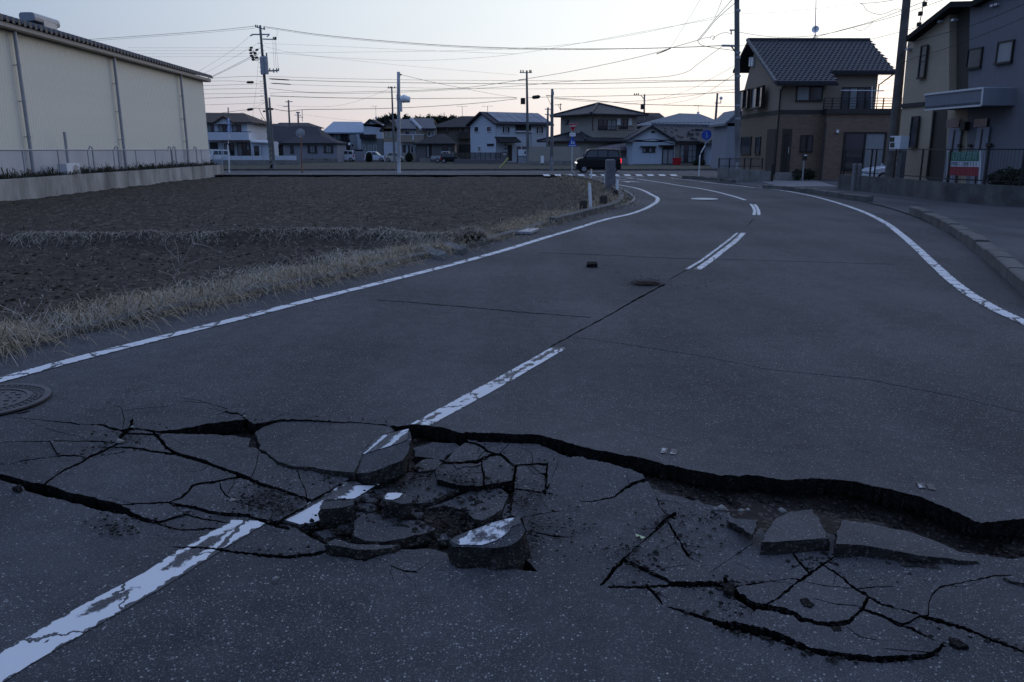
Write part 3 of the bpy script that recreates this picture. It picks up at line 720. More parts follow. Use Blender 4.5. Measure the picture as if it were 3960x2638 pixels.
def PZ(k, pts, ctrl):
    """lift a pixel outline onto a tilted plane given by height controls"""
    s = plane_z([((k(*p)), z) for p, z in ctrl]); out = []
    for p in pts:
        z = 0.0
        for _ in range(8):
            g = G(*k(*p), z); z = min(.2, max(-.15, float(s[0] * g.x + s[1] * g.y + s[2])))
        out.append(G(*k(*p), z))
    return out
# the big slab the quake tilted up at the end of the dash
S1A = [(160,310),(220,272),(340,234),(450,226),(700,236),(860,242),(1000,258),(1100,270),(1138,302),(985,352),(905,472),(848,592),(700,580),(560,555),(420,548),(320,518),(262,468),(192,428),(176,360)]
sl = PZ(kB, [(160,310),(220,272),(340,234),(450,226),(700,236),(860,242),(1000,258),(1100,270),(1138,302),(985,352),(905,472),(848,592),(700,580),(560,555),(420,548),(320,518),(262,468),(192,428),(176,360)], [((160,310),-.02),((1100,270),-.006),((848,592),.03),((420,548),.03)])
slab3('asphalt_slab', sl, .09, road, 21)
ctrl = [((985,352),.02),((1235,290),.13),((1200,500),.12),((870,600),.02)]
tb = [(988,352),(1100,318),(1235,290),(1252,340),(1238,420),(1215,470),(1190,508),(1100,540),(1050,565),(960,592),(862,600),(910,472)]
slab3('asphalt_slab', PZ(kB, tb, ctrl), .12, road, 22, paint=PZ(kB, [(1002,352),(1110,320),(1232,292),(1224,365),(1182,388),(1080,418),(980,450),(912,470),(945,420)], ctrl))
# sunken pieces round the pit
c0 = lambda z: [((700,800), z), ((1500,800), z), ((1000,1000), z)]
ct = [((520,790),-.01),((1000,690),-.03),((500,960),-.035)]
slab3('asphalt_slab', PZ(kB, [(335,925),(480,842),(620,760),(700,715),(792,658),(850,655),(900,672),(935,700),(1030,770),(1000,800),(860,792),(700,790),(622,822),(606,872),(640,930),(560,958),(470,970)], ct), .07, road, 23,
      paint=PZ(kB, [(340,922),(480,842),(620,760),(700,715),(790,662),(840,690),(1000,690),(930,735),(860,780),(640,790),(618,850),(630,925),(560,950),(470,962)], ct))
slab3('asphalt_slab', PZ(kB, [(950,695),(1060,640),(1240,590),(1400,590),(1440,650),(1590,700),(1500,740),(1400,800),(1270,810),(1250,770),(1180,740),(1080,735),(1045,770)], [((950,695),-.045),((1400,590),-.05),((1400,800),-.035)]), .06, road, 24)
slab3('asphalt_slab', PZ(kB, [(1290,862),(1420,820),(1540,780),(1640,732),(1760,712),(1880,705),(1930,745),(1892,850),(1830,888),(1750,928),(1690,918),(1600,852),(1480,822)], [((1290,862),-.06),((1880,705),-.03),((1750,930),-.015)]), .08, road, 25)
slab3('asphalt_slab', PZ(kB, [(850,935),(900,892),(1080,880),(1240,892),(1330,935),(1420,985),(1408,1012),(1270,1030),(1150,1060),(1060,1078),(930,1070),(852,1040)], [((850,935),-.015),((1240,890),-.045),((1150,1060),-.01)]), .085, road, 26)
slab3('asphalt_slab', PZ(kB, [(662,1082),(720,1056),(780,1072),(850,1092),(1000,1096),(1165,1100),(1110,1120),(980,1132),(872,1132),(680,1102)], [((662,1082),.02),((1165,1100),.0),((850,1092),.03)]), .075, road, 27)
slab3('asphalt_slab', PZ(kB, [(1270,420),(1400,380),(1560,390),(1600,420),(1500,470),(1480,505),(1390,490),(1275,480)], [((1270,420),-.07),((1560,390),-.04),((1480,505),-.05)]), .05, road, 28)
slab3('asphalt_slab', PZ(kB, [(1275,545),(1340,500),(1440,495),(1475,530),(1420,570),(1300,585)], [((1275,545),-.04),((1440,495),-.03),((1420,570),-.03)]), .06, road, 29)
for i, pts in enumerate([[(870,800),(985,790),(1010,840),(960,870),(880,850)], [(870,865),(960,880),(1010,870),(960,900),(870,910)], [(1230,870),(1290,840),(1340,880),(1290,915)], [(720,950),(830,935),(850,990),(740,985)], [(1420,1030),(1500,1020),(1530,1060),(1440,1070)], [(1880,830),(1940,810),(1950,880),(1900,920)], [(570,1010),(690,985),(720,1040),(640,1055)]]):
    slab3('asphalt_fragment', PZ(kB, pts, c0(-.045 + .008 * (i % 3))), .05, road, 40 + i, step=.02)
# three heaved slabs lying along the scarp on the right
R1 = [((270,555),.058),((640,318),.005),((755,530),.058)]
slab3('asphalt_slab', PZ(kE, [(270,555),(300,490),(360,402),(420,365),(480,336),(560,326),(640,318),(690,402),(720,460),(757,530),(680,530),(600,536),(450,546),(360,556)], R1), .066, road, 31, under=-.012)
R2 = [((815,565),.065),((880,392),.01),((1400,650),.055),((1830,690),.02)]
slab3('asphalt_slab', PZ(kE, [(813,566),(818,500),(850,402),(880,392),(1000,415),(1150,440),(1350,482),(1500,536),(1600,578),(1700,625),(1790,672),(1835,692),(1740,688),(1600,668),(1400,650),(1200,610),(1000,576),(900,570)], R2), .072, road, 32, under=-.01)
slab3('asphalt_slab', PZ(kE, [(1230,668),(1400,682),(1600,700),(1790,706),(1900,735),(2050,775),(2120,800),(2000,808),(1850,790),(1700,765),(1500,745),(1300,728)], [((1230,668),.01),((2120,800),.005),((1500,745),.014),((1790,706),.01)]), .05, road, 33, under=-.006, mats=(M['broken'], M['broken']))
slab3('asphalt_slab', PZ(kE, [(2030,810),(2171,815),(2300,830),(2300,880),(2171,850),(2080,838)], [((2030,810),.02),((2300,830),.025),((2171,850),.02)]), .05, road, 34)
slab3('asphalt_fragment', PZ(kE, [(20,390),(60,383),(140,386),(240,396),(215,488),(192,502),(150,470),(100,440)], [((20,390),.02),((240,396),.075),((192,502),.06)]), .035, road, 35, step=.02)

def chunk(name, k, top, ctrl, thick, label, seed, painted=False, under=.03, **kw):
    P = PZ(k, top, ctrl); base = sum(P, Vector()) / len(P)
    if painted:
        o = slab3(name, P, thick, None, seed, under=under, step=.022, amp=.012, **kw)
        c = sum(P, Vector()) / len(P)
    else: o = slab3(name, P, thick, None, seed, under=under, step=.022, amp=.01, **kw)
    return tag(o, label, 'asphalt chunk', 'loose chunks of broken asphalt')
cz = [((1515,1075),.075),((2010,900),.135),((1740,1115),.08),((1990,1000),.10)]
ct_top = [(1515,1075),(1570,1040),(1640,1010),(1720,985),(1800,950),(1900,922),(2010,902),(2032,960),(2050,1000),(2010,1060),(1950,1100),(1850,1120),(1740,1118),(1640,1112),(1545,1112)]
chunk('asphalt_chunk', kB, ct_top, cz, .15, 'thick overturned asphalt chunk with white painted top at the edge of the pit', 51, True, under=-.01,
      paint=PZ(kB, [(1522,1075),(1570,1045),(1640,1014),(1720,988),(1800,955),(1900,928),(2005,908),(2022,955),(1952,978),(1932,1020),(1850,1072),(1742,1108),(1640,1104),(1560,1104)], cz), pm='paint_chunk')
chunk('asphalt_chunk', kB, [(1048,770),(1080,738),(1140,735),(1205,742),(1258,770),(1250,805),(1185,815),(1120,795),(1060,792)], [((1048,770),.06),((1258,770),.05),((1120,795),.06)], .09, 'small rounded chunk with a patch of white paint lying in the middle of the pit', 52, True, under=.015,
      paint=PZ(kB, [(1062,768),(1085,743),(1140,740),(1190,746),(1165,775),(1120,790),(1068,786)], [((1048,770),.06),((1258,770),.05),((1120,795),.06)]), pm='paint_chunk')
chunk('asphalt_chunk', kB, [(612,822),(690,792),(780,788),(842,794),(852,815),(760,840),(640,848),(616,842)], [((612,822),.045),((842,794),.05),((700,845),.05)], .11, 'square dark asphalt block standing on the white dash beside the pit', 53)
chunk('asphalt_chunk', kE, [(1635,1232),(1700,1255),(1768,1305),(1750,1318),(1640,1282),(1625,1262)], [((1635,1232),.05),((1768,1305),.02),((1640,1282),.03)], .04, 'dark wedge of asphalt lying alone at the lower right', 54, step=None) if False else None
def chunk_plain(k, top, z, thick, label, seed):
    P = PZ(k, top, [(top[0], z), (top[1], z * 1.1), (top[2], z)]); o = slab3('asphalt_chunk', P, thick, None, seed, under=-.004, step=.02, amp=.006, mats=(M['fracture'], M['fracture']))
    tag(o, label, 'asphalt chunk', 'loose chunks of broken asphalt')
chunk_plain(kE, [(1635,1240),(1700,1258),(1765,1302),(1700,1305),(1640,1280)], .02, .022, 'dark wedge of asphalt lying alone near the right end of the lower cracks', 54)
chunk_plain(kE, [(555,965),(600,958),(648,1000),(630,1022),(580,1010)], .028, .028, 'dark lump of asphalt sitting among the cracks right of the pit', 55)
chunk_plain(kE, [(0,855),(45,842),(75,880),(50,910),(5,900)], .03, .04, 'dark lump wedged where the long right-hand cracks meet', 56)
chunk_plain(kE, [(770,1165),(840,1160),(850,1195),(800,1200)], .02, .02, 'flat dark fragment in the rubble seam at the lower right', 57)
chunk_plain(kD, [(1350,601),(1372,601),(1373,606),(1350,607)], .045, .05, 'small dark brick-like chunk alone on the far left lane', 58)
chunk_plain(kA, [(110,820),(170,795),(175,820),(150,838)], .02, .03, 'thin dark flake on the lip of the left-hand gap', 59)
# fallen leaf
lf = [G(*kC(x, y), .006 + dz) for x, y, dz in ((895,912,0),(920,920,.006),(950,930,.006),(972,938,0),(950,948,.001),(920,942,.003),(902,928,.001))]
mb = MB(); mb.prism(lf, (0, 0, .0015)); tag(mb.build('fallen_leaf', mat('leaf', (.42, .46, .26), rough=.7)), 'pale green fallen leaf on the cracked asphalt right of the pit', 'leaf')
# ------------------------------------------------------------------ painted lines beyond the damage
def line_mesh(name, pl, w, m, z=.006, parent=None, taper=0):
    P = resample(pl, .25); L = offset_pl(P, w / 2); R = offset_pl(P, -w / 2); vs, fs = [], []; s = 0; S = []
    for i, (a, b) in enumerate(zip(L, R)):
        if i: s += (P[i] - P[i - 1]).length
        S.append(s); za, zb_ = (float(height(ci_far, np.array([q.x]), np.array([q.y]), None)[0]) if parent is road else 0 for q in (a, b)); vs += [(a.x, a.y, z + za), (b.x, b.y, z + zb_)]
    for i in range(len(P) - 1): fs.append((2 * i, 2 * i + 1, 2 * i + 3, 2 * i + 2))
    me = bpy.data.meshes.new(name); me.from_pydata(vs, [], fs); me.materials.append(m); uv = me.uv_layers.new(name='UVMap')
    for lp in me.loops: uv.data[lp.index].uv = (S[lp.vertex_index // 2], lp.vertex_index % 2)
    me.update(); return link(name, me, parent)
ll = smooth_pl([G(*kD(*p)) for p in ((-700,1060),(-300,955),(0,870),(250,803),(500,742),(700,691),(900,643),(1100,591),(1300,532),(1400,501))] + [G(*kM(*p)) for p in ((500,745),(700,680),(850,610),(930,560),(962,512),(940,478),(880,450),(800,405),(700,360),(580,328),(440,305),(290,280),(150,243),(0,205),(-90,190))], 2)
line_mesh('edge_line', ll, .15, M['paint_edge'], parent=road)
rl = smooth_pl([G(*kD(*p)) for p in ((2900,930),(2600,840),(2354,739),(2270,700),(2200,655),(2140,600),(2090,552),(2030,505),(1950,472),(1850,445),(1760,432))] + [G(*kM(*p)) for p in ((2354,326),(2200,303),(1900,278),(1600,240),(1400,215),(1280,205),(1190,192),(1165,186))], 2)
line_mesh('edge_line', rl, .15, M['paint_edge'], parent=road)
# far centre line, double-worn dashes
cl = smooth_pl([G(*kM(*p)) for p in ((2285,520),(2200,492),(2000,435),(1800,385),(1600,347),(1400,320),(1200,288),(1000,255),(820,228),(640,200))], 1)
line_mesh('centre_line', cl, .14, M['paint_far'], parent=road)
for pts, off in (([kR(505,622), kR(585,575), kR(660,520), kR(720,475), kR(782,425)], .0), ([kR(565,623), kR(640,570), kR(705,520), kR(765,475), kR(815,425)], .0)):
    line_mesh('lane_marking', [G(*p) for p in pts], .055 if pts[0][0] < kR(540, 0)[0] else .11, M['paint_edge'], parent=road)
for pts in ([kR(873,327), kR(878,305), kR(870,285), kR(855,266)], [kR(900,327), kR(899,305), kR(890,285), kR(877,268)]):
    line_mesh('lane_marking', [G(*p) for p in pts], .09, M['paint_far'], parent=road)
# stop line, direction lettering strokes on the far lane
line_mesh('stop_line', [G(*kM(-60, 172)), G(*kM(760, 172))], .35, M['paint_far'], parent=road)
for pts, w in (([(400,238),(470,243),(540,236),(600,246),(680,250)], .22), ([(460,240),(520,252)], .25), ([(490,184),(590,194)], .3), ([(300,208),(480,216)], .22)):
    line_mesh('road_lettering', [G(*kM(*p)) for p in pts], w, M['paint_far'], parent=road)
# scuffed white spots left on the right lane
for k, (x, y), l in ((kC, (1105, 335), .10), (kC, (1180, 338), .10), (kE, (1432, 205), .09), (kE, (1505, 215), .09)):
    g = G(*k(x, y)); line_mesh('scuff_mark', [g, g + Vector((.03, l, 0))], .035, M['paint_scuff'], z=.006, parent=road)
# chipped transverse joint marks are left to the asphalt itself

# manhole covers: ring, plate, raised studs
def manhole(c, r, label, mm):
    root = empty('manhole_cover', (c.x, c.y, 0), label, 'manhole cover')
    mb = MB()
    for (r0, r1, z0, z1) in ((r * .90, r, .006, .014),):
        N = 48; vs = []
        for i in range(N):
            t = 2 * math.pi * i / N
            for rr, zz in ((r1, .002), (r1, z1), (r0, z1), (r0, z0)): vs.append((c.x + rr * math.cos(t), c.y + rr * math.sin(t), zz))
        fs = [(4 * i + k, 4 * i + k + 1, 4 * ((i + 1) % N) + k + 1, 4 * ((i + 1) % N) + k) for i in range(N) for k in range(3)]
        mb.add(vs, fs)
    mb.build('frame_ring', mm, root)
    mb = MB(); mb.face([(c.x + r * .9 * math.cos(t), c.y + r * .9 * math.sin(t), .007) for t in [2 * math.pi * i / 48 for i in range(48)]]); mb.build('plate', mm, root)
    mb = MB(); rn = random.Random(3)
    N = 40
    vs = []; 
    for i in range(N):
        t = 2 * math.pi * i / N
        for rr in (.62, .70): vs.append((c.x + r * rr * math.cos(t), c.y + r * rr * math.sin(t), .0135))
    mb.add(vs, [(2 * i, 2 * i + 1, 2 * ((i + 1) % N) + 1, 2 * ((i + 1) % N)) for i in range(N)])
    mb.build('raised_ring', mm, root)
    mb = MB()
    for ring, n in ((.76, 44), (.84, 48), (.5, 16), (.36, 12), (.2, 6)):
        for i in range(n):
            t = 2 * math.pi * (i + .5 * (ring > .8)) / n; x, y = c.x + r * ring * math.cos(t), c.y + r * ring * math.sin(t); a = (.022 if ring > .7 else .034) * r / .4; b = .010 * r / .4
            if ring < .7: t = rn.choice((.5, 2.0))
            d = Vector((-math.sin(t), math.cos(t), 0)); e = Vector((math.cos(t), math.sin(t), 0)); p = Vector((x, y, .0075))
            q = [p - d * a / 2 - e * b, p + d * a / 2 - e * b, p + d * a / 2 + e * b, p - d * a / 2 + e * b]
            mb.hexa(q + [v + Vector((0, 0, .006)) for v in q])
    o = mb.build('stud_pattern', mm, root); tag(o, kind='stuff')
iron = mat('cast_iron', (.045, .042, .045), (.075, .07, .072), 12, .6, .3, 90, metal=.2)
iron_l = mat('cover_concrete', (.62, .57, .52), (.72, .67, .62), 9, .7)
mh = G(-55, 1553); manhole(Vector((mh.x - .0, mh.y, 0)), .40, 'round iron manhole cover beside the left edge line, studded with raised marks', iron)
mh = G(2724, 770); manhole(mh, .46, 'pale round manhole cover in the middle of the bend', iron_l)

# ------------------------------------------------------------------ left roadside: kerb, ditch, fields
near_i = max(i for i, p in enumerate(LE) if p.y < 22.5)
KL = LE[1:near_i + 1]
FE_px = [(2150, 866), (2250, 840), (2336, 815), (2382, 803), (2412, 784), (2416, 767), (2405, 751), (2380, 731), (2342, 714), (2290, 700), (2230, 688), (2180, 684)]
FE = smooth_pl([G(*p) for p in FE_px], 2)
def kerb_run(pl, w, h, name, m, seglen, parent=None, side=1, z0=-.3, gap=.012, jit=.012, label=None, group=None):
    """separate kerb stones along a polyline, each its own piece"""
    P = resample(pl, .1); out = []; i = 0; n = max(1, int(seglen / .1)); r = random.Random(len(P))
    while i < len(P) - 2:
        seg = P[i:min(i + n, len(P) - 1) + 1]; i += n
        if len(seg) < 2: break
        if gap: seg = [seg[0].lerp(seg[1], min(.45, gap * 5))] + seg[1:-1:max(1, len(seg) // 4)] + [seg[-1]]
        O = offset_pl(seg, w * side); hz = h + r.uniform(-jit, jit); mb = MB(); vs = []
        for a, b in zip(seg, O):
            vs += [(a.x, a.y, z0), (a.x, a.y, hz - .015), (a.x + (b.x - a.x) * .12, a.y + (b.y - a.y) * .12, hz), (b.x, b.y, hz), (b.x, b.y, z0)]
        k = len(seg); fs = [(5 * q + e, 5 * q + e + 1, 5 * q + e + 6, 5 * q + e + 5) for q in range(k - 1) for e in range(4)] + [(0, 1, 2, 3, 4), tuple(5 * (k - 1) + e for e in (4, 3, 2, 1, 0))]
        mb.add(vs, fs); o = mb.build(name, m, parent); recalc(o); out.append(o)
    return out
kerb_root = empty('roadside_kerb', KL[len(KL) // 2], 'low mossy concrete kerb between the left edge of the road and the field', 'kerb')
kerb_run([p + Vector((0, 0, 0)) for p in offset_pl(KL, .06)], .16, .06, 'kerb_stone', M['concrete_dark'], 1.8, kerb_root, 1)
ditch_w = empty('ditch_wall', FE[len(FE) // 2], 'concrete wall holding the field back round the ditch at the bend', 'retaining wall')
kerb_run(FE, .18, .14, 'wall_block', M['concrete_dark'], 1.6, ditch_w, 1, z0=-.85)
bend = [p for p in LE if 20 < p.y < 50]
rim = empty('roadside_kerb', bend[len(bend) // 2], 'thin pale concrete rim of the road above the ditch at the bend', 'kerb')
kerb_run(offset_pl(bend, .005), .10, .03, 'rim_block', M['concrete'], 2.4, rim, 1, z0=-.85, jit=.004)

# field outline
FEL = offset_pl(FE, .1)
field_edge = offset_pl(KL, .12) + FEL
FIELD = [(p.x, p.y) for p in field_edge] + [(2.2, 56.2), (-22, 57.2), (-60, 57.2), (-60, -3)]
RIDGE = smooth_pl([G(*kD(*p)) for p in ((-900,560),(-300,553),(0,550),(250,553),(420,548),(560,545),(760,540),(900,545),(1010,556),(1100,562))], 2)
RIDGE = [Vector((p.x, p.y, 0)) for p in RIDGE]
def field_z(X, Y):
    z = -.15 + .05 * fbm(X * .35, Y * .35, 3) + .045 * fbm(X * 2.6, Y * 2.6, 4) + .06 * np.maximum(0, fbm(X * 7.5, Y * 7.5, 3)) + .012 * np.sin((X * .5 + Y * .86) * 6.5 + 2 * fbm(X * .5, Y * .5, 2))
    de = dist_poly(X, Y, [(p.x, p.y) for p in field_edge])
    z = z + .16 * np.exp(-(de / .55) ** 2) + .015
    dr = dist_poly(X, Y, [(p.x, p.y) for p in RIDGE]); z = z + (.26 + .05 * fbm(X * 1.2, Y * 1.2, 2)) * np.exp(-(dr / .42) ** 2)
    return z
M['soil_far'] = make_rubble('soil_far', (.026, .021, .017), (.058, .048, .038), (.11, .092, .074), 9, .9)
for (x0, x1, y0, y1, st, m) in ((-15, 3.2, 4.6, 17, .055, 'soil'), (-42, 7.5, 17, 57, .15, 'soil_far')):
    X, Y = np.meshgrid(np.arange(x0, x1, st), np.arange(y0, y1 + st, st)); X = X + RNG.uniform(-.2, .2, X.shape) * st
    Z = field_z(X, Y); keep = inpoly(X, Y, FIELD)
    tag(grid_mesh('field', X, Y, Z, M[m], keep), kind='structure')

# dry grass: curved blades, one mass nobody could count
def blades(name, pts, lean, hmin, hmax, m, wid=.004, seed=1, droop=.5, flat=1.0):
    r = np.random.default_rng(seed); n = len(pts); P = np.array(pts); ang = r.uniform(0, 2 * np.pi, n); L = r.uniform(hmin, hmax, n) * r.uniform(.6, 1.0, n) * np.clip(.95 + .9 * fbm(P[:, 0] * 2.3, P[:, 1] * 2.3, 3), .3, 1.7)
    ld = np.array(lean) if np.ndim(lean) == 2 else np.tile(lean, (n, 1))
    dx = np.cos(ang) * .55 + ld[:, 0]; dy = np.sin(ang) * .55 + ld[:, 1]; dn = np.hypot(dx, dy) + 1e-6; k = r.uniform(.25, 1.35, n); dx, dy = dx / dn * k, dy / dn * k
    kv = r.uniform(.35, 1.25, n); wx, wy = -np.sin(ang), np.cos(ang); w = wid * r.uniform(.6, 1.5, n)
    V_ = []; lv = [(0, 0, 1), (.4, flat * .62, .9), (.85, flat * .8, .7), (1.25, flat * .6, .2)]
    for (hor, ver, ws) in lv:
        c = np.stack([P[:, 0] + dx * L * hor, P[:, 1] + dy * L * hor, P[:, 2] + L * (ver * kv - droop * .32 * hor * hor * k)], -1); e = np.stack([wx * w * ws, wy * w * ws, np.zeros(n)], -1)
        V_ += [c - e, c + e]
    A = np.stack(V_, 1).reshape(-1, 3); b = np.arange(n)[:, None] * 8; F = np.concatenate([np.stack([b[:, 0] + 2 * i, b[:, 0] + 2 * i + 1, b[:, 0] + 2 * i + 3, b[:, 0] + 2 * i + 2], -1) for i in range(3)])
    me = bpy.data.meshes.new(name); me.vertices.add(len(A)); me.vertices.foreach_set('co', A.ravel()); me.loops.add(F.size); me.loops.foreach_set('vertex_index', F.ravel().astype(np.int32))
    me.polygons.add(len(F)); me.polygons.foreach_set('loop_start', np.arange(0, F.size, 4, dtype=np.int32)); me.materials.append(m); me.update(calc_edges=True); return link(name, me)
def strip_points(pl, n, spread, off, seed, clump=1.0, yexp=1.0):
    r = np.random.default_rng(seed); P = resample(pl, .05); out = []; T = []
    w = np.array([1 / max(p.y, 3) ** yexp for p in P]); w /= w.sum(); idx = r.choice(len(P), n, p=w)
    for i in idx:
        p = P[i]; t = (P[min(i + 1, len(P) - 1)] - P[max(i - 1, 0)]).normalized(); nn = Vector((-t.y, t.x, 0))
        if float(fbm(p.x * 1.1 + seed, p.y * 1.1, 3)) * 1.3 + r.uniform(-.45, .45) < -.18 * clump: continue
        d = r.normal(off, spread); q = p + nn * d; out.append((q.x, q.y, 0)); T.append((nn.x, nn.y))
    A = np.array(out); A[:, 2] = field_z(A[:, 0], A[:, 1]) - .01; return A, np.array(T)
kerb_line = offset_pl([p for p in KL if p.y > 4.5], .22)
A, T = strip_points(kerb_line, 32000, .30, .24, 3, 1.3, 1.3); A[:, 2] = np.maximum(A[:, 2], .02)
tag(blades('dry_grass', A, -T * .12, .16, .52, M['straw'], .0028, 1, .75, .34), 'pale dry grass hanging over the kerb along the left roadside', 'grass', kind='stuff')
A, T = strip_points(RIDGE, 22000, .20, .02, 5, 1.0, .6)
tag(blades('dry_grass', A, -T * .1, .08, .30, M['straw_grey'], .004, 2, .9, .30), 'greyish dry grass matted on the earth ridge between the two fields', 'grass', kind='stuff')
A, T = strip_points([p for p in FEL if p.y > 10], 7000, .45, .45, 7, .6, .5)
tag(blades('dry_grass', A, -T * .3, .12, .32, M['straw'], .008, 4, .8), 'dry grass tufts behind the ditch wall at the bend', 'grass', kind='stuff')
# join of ridge and roadside
jx = [G(*kD(x, y)) for x, y in ((560, 640), (700, 600), (800, 585), (900, 572), (1000, 566), (1100, 560))]
A, T = strip_points(jx, 15000, .45, .1, 9, 1.2, .4)
tag(blades('dry_grass', A, -T * .2, .10, .38, M['straw_grey'], .004, 6, .8, .38), 'thick dry grass where the earth ridge meets the roadside', 'grass', kind='stuff')
A, T = strip_points([p for p in kerb_line if p.y < 14], 1500, .2, .1, 15, .5, 1.0); A[:, 2] = np.maximum(A[:, 2], .03)
tag(blades('dry_grass', A, -T * .5, .35, .75, M['straw_grey'], .0028, 16, 1.0, .75), 'long dead grass stems sticking out over the kerb on the left', 'grass', kind='stuff')
# straw litter and clods over the ploughed soil
r = np.random.default_rng(4); n = 14000; yy = 6 + 48 * r.random(n) ** 1.6; xx = r.uniform(-1, 1, n) * (yy * .7 + 2) - 2
ok = inpoly(xx, yy, FIELD) & (fbm(xx * .5, yy * .5, 3) + r.uniform(-.5, .5, n) > .22); A = np.stack([xx[ok], yy[ok], field_z(xx[ok], yy[ok]) + .0], -1)
tag(blades('straw_litter', A, (0, 0), .02, .075, M['straw_grey'], .007, 8, 1.4), 'bits of pale straw scattered over the ploughed field', 'straw', kind='stuff')
def scatter_lumps(name, A, size, m, seed, zf=.35, sg=.45):
    """little irregular stones, one mass"""
    r = np.random.default_rng(seed); base = np.array([(1, 0, 0), (.3, .9, .1), (-.8, .5, 0), (-.7, -.6, .05), (.4, -.9, 0), (.1, .1, .8), (0, 0, -.5)])
    fc = [(0, 1, 5), (1, 2, 5), (2, 3, 5), (3, 4, 5), (4, 0, 5), (1, 0, 6), (2, 1, 6), (3, 2, 6), (4, 3, 6), (0, 4, 6)]; n = len(A)
    S = size * np.minimum(r.lognormal(0, sg, n), 2.3); a = r.uniform(0, 6.28, n); B = base[None] * r.uniform(.6, 1.25, (n, 7, 3)); c, s = np.cos(a)[:, None], np.sin(a)[:, None]
    X = (B[..., 0] * c - B[..., 1] * s) * S[:, None] + A[:, 0:1]; Y = (B[..., 0] * s + B[..., 1] * c) * S[:, None] + A[:, 1:2]; Z = B[..., 2] * S[:, None] * .8 + A[:, 2:3] + S[:, None] * zf
    V_ = np.stack([X, Y, Z], -1).reshape(-1, 3); F = (np.array(fc)[None] + (np.arange(n) * 7)[:, None, None]).reshape(-1, 3)
    me = bpy.data.meshes.new(name); me.vertices.add(len(V_)); me.vertices.foreach_set('co', V_.ravel()); me.loops.add(F.size); me.loops.foreach_set('vertex_index', F.ravel().astype(np.int32)); me.polygons.add(len(F)); me.polygons.foreach_set('loop_start', np.arange(0, F.size, 3, dtype=np.int32)); me.materials.append(m); me.update(calc_edges=True); return link(name, me)
n = 36000; yy = 5.5 + 34 * r.random(n) ** 1.9; xx = r.uniform(-1, 1, n) * (yy * .7 + 2) - 2; ok = inpoly(xx, yy, FIELD); A = np.stack([xx[ok], yy[ok], field_z(xx[ok], yy[ok])], -1)
tag(scatter_lumps('soil_clods', A, .017, M['soil'], 5, .12, .45), 'clods of dark earth covering the ploughed field', 'clods', kind='stuff')

# asphalt crumbs in and round the damage
def crumbs_at(k, pts, n, sx, sy, seed, z=.0):
    r = np.random.default_rng(seed); out = []
    for i in range(n):
        x, y = pts[r.integers(len(pts))]; g = G(*k(x + r.normal(0, sx), y + r.normal(0, sy)), z); out.append(tuple(g))
    return out
cr = crumbs_at(kA, [(2250,900),(2150,820),(2000,950),(1950,900),(2300,700),(900,500),(1080,420),(820,550),(1040,360),(2150,980),(980,1150),(1050,1190),(860,1140)], 420, 90, 45, 1)
cr += crumbs_at(kB, [(300,650),(250,780),(400,860),(600,620),(1000,960),(1250,960),(1400,750),(1600,700),(1700,650),(1500,620),(2050,760),(2100,1000),(1980,1150),(2250,1020)], 900, 110, 50, 2)
cr += crumbs_at(kC, [(150,700),(1100,850),(650,1000),(900,1080),(1250,1000),(1750,1330),(1900,1450),(150,900),(1500,740),(1600,760)], 420, 170, 70, 3)
cr += crumbs_at(kE, [(200,1000),(450,980),(600,1200),(850,1220),(1080,1020),(1150,1100),(1300,1060),(900,1120),(650,680),(1200,900)], 700, 110, 45, 4)
cr += crumbs_at(kD, [(1490,650),(1480,655),(1500,645),(1470,650)], 260, 22, 5, 5) + crumbs_at(kD, [(1300,690),(1450,632),(1590,655),(1640,640),(1720,655),(1890,655),(1400,612),(1800,650)], 150, 45, 8, 6)
for k_, pts in CR[:66]:                      # grit along the wider cracks
    s_ = k_(1, 0)[0] - k_(0, 0)[0]
    for (xa, ya, wa), (xb, yb, wb) in zip(pts[:-1], pts[1:]):
        if min(wa, wb) < 7: continue
        for q in range(int(math.hypot(xb - xa, yb - ya) * s_ * min(wa, 30) * .011)):
            f_ = random.random(); g = G(*k_(xa + (xb - xa) * f_ + random.gauss(0, 12), ya + (yb - ya) * f_ + random.gauss(0, wa * .5 + 7))); cr.append((g.x, g.y, 0))
def off_voids(A):
    keep = np.ones(len(A), bool)
    for pl in VOIDS: keep &= ~inpoly(A[:, 0], A[:, 1], pl)
    return A[keep]
A = off_voids(np.array(cr)); A[:, 2] = .004
tag(scatter_lumps('asphalt_crumbs', A, .0055, M['broken'], 6, .3, .55), 'dark crumbs of broken asphalt strewn round the damage', 'crumbs', kind='stuff')
fine = crumbs_at(kB, [(300,650),(250,780),(400,860),(600,640),(950,760),(1000,960),(1250,960),(1400,700),(1600,720),(1750,760),(1500,600),(2050,760),(2050,950),(1980,1150),(700,700),(1300,820),(1150,1000)], 5200, 90, 45, 41) + crumbs_at(kA, [(2250,900),(2150,820),(2000,950),(1900,1000),(2300,700),(1080,420),(2250,780),(2100,880)], 2200, 80, 40, 42) + crumbs_at(kE, [(200,1000),(400,1010),(600,1180),(850,1210),(1080,1020),(1150,1080),(950,1120),(350,1080),(480,930)], 2600, 90, 35, 43) + crumbs_at(kC, [(150,700),(1100,850),(850,1090),(1600,760),(1500,760)], 900, 90, 40, 44) + crumbs_at(kD, [(1487,652), (1480,656), (1500,648)], 1500, 26, 5, 45)
A2 = off_voids(np.array(fine)); A2[:, 2] = .004
tag(scatter_lumps('road_grit', A2, .0028, make_rubble('grit', (.03, .025, .023), (.06, .05, .046), (.14, .13, .12), 200, .5), 46, .3, .4), 'fine brownish grit spread over the shattered asphalt', 'grit', kind='stuff')
pit = []
r = np.random.default_rng(12)
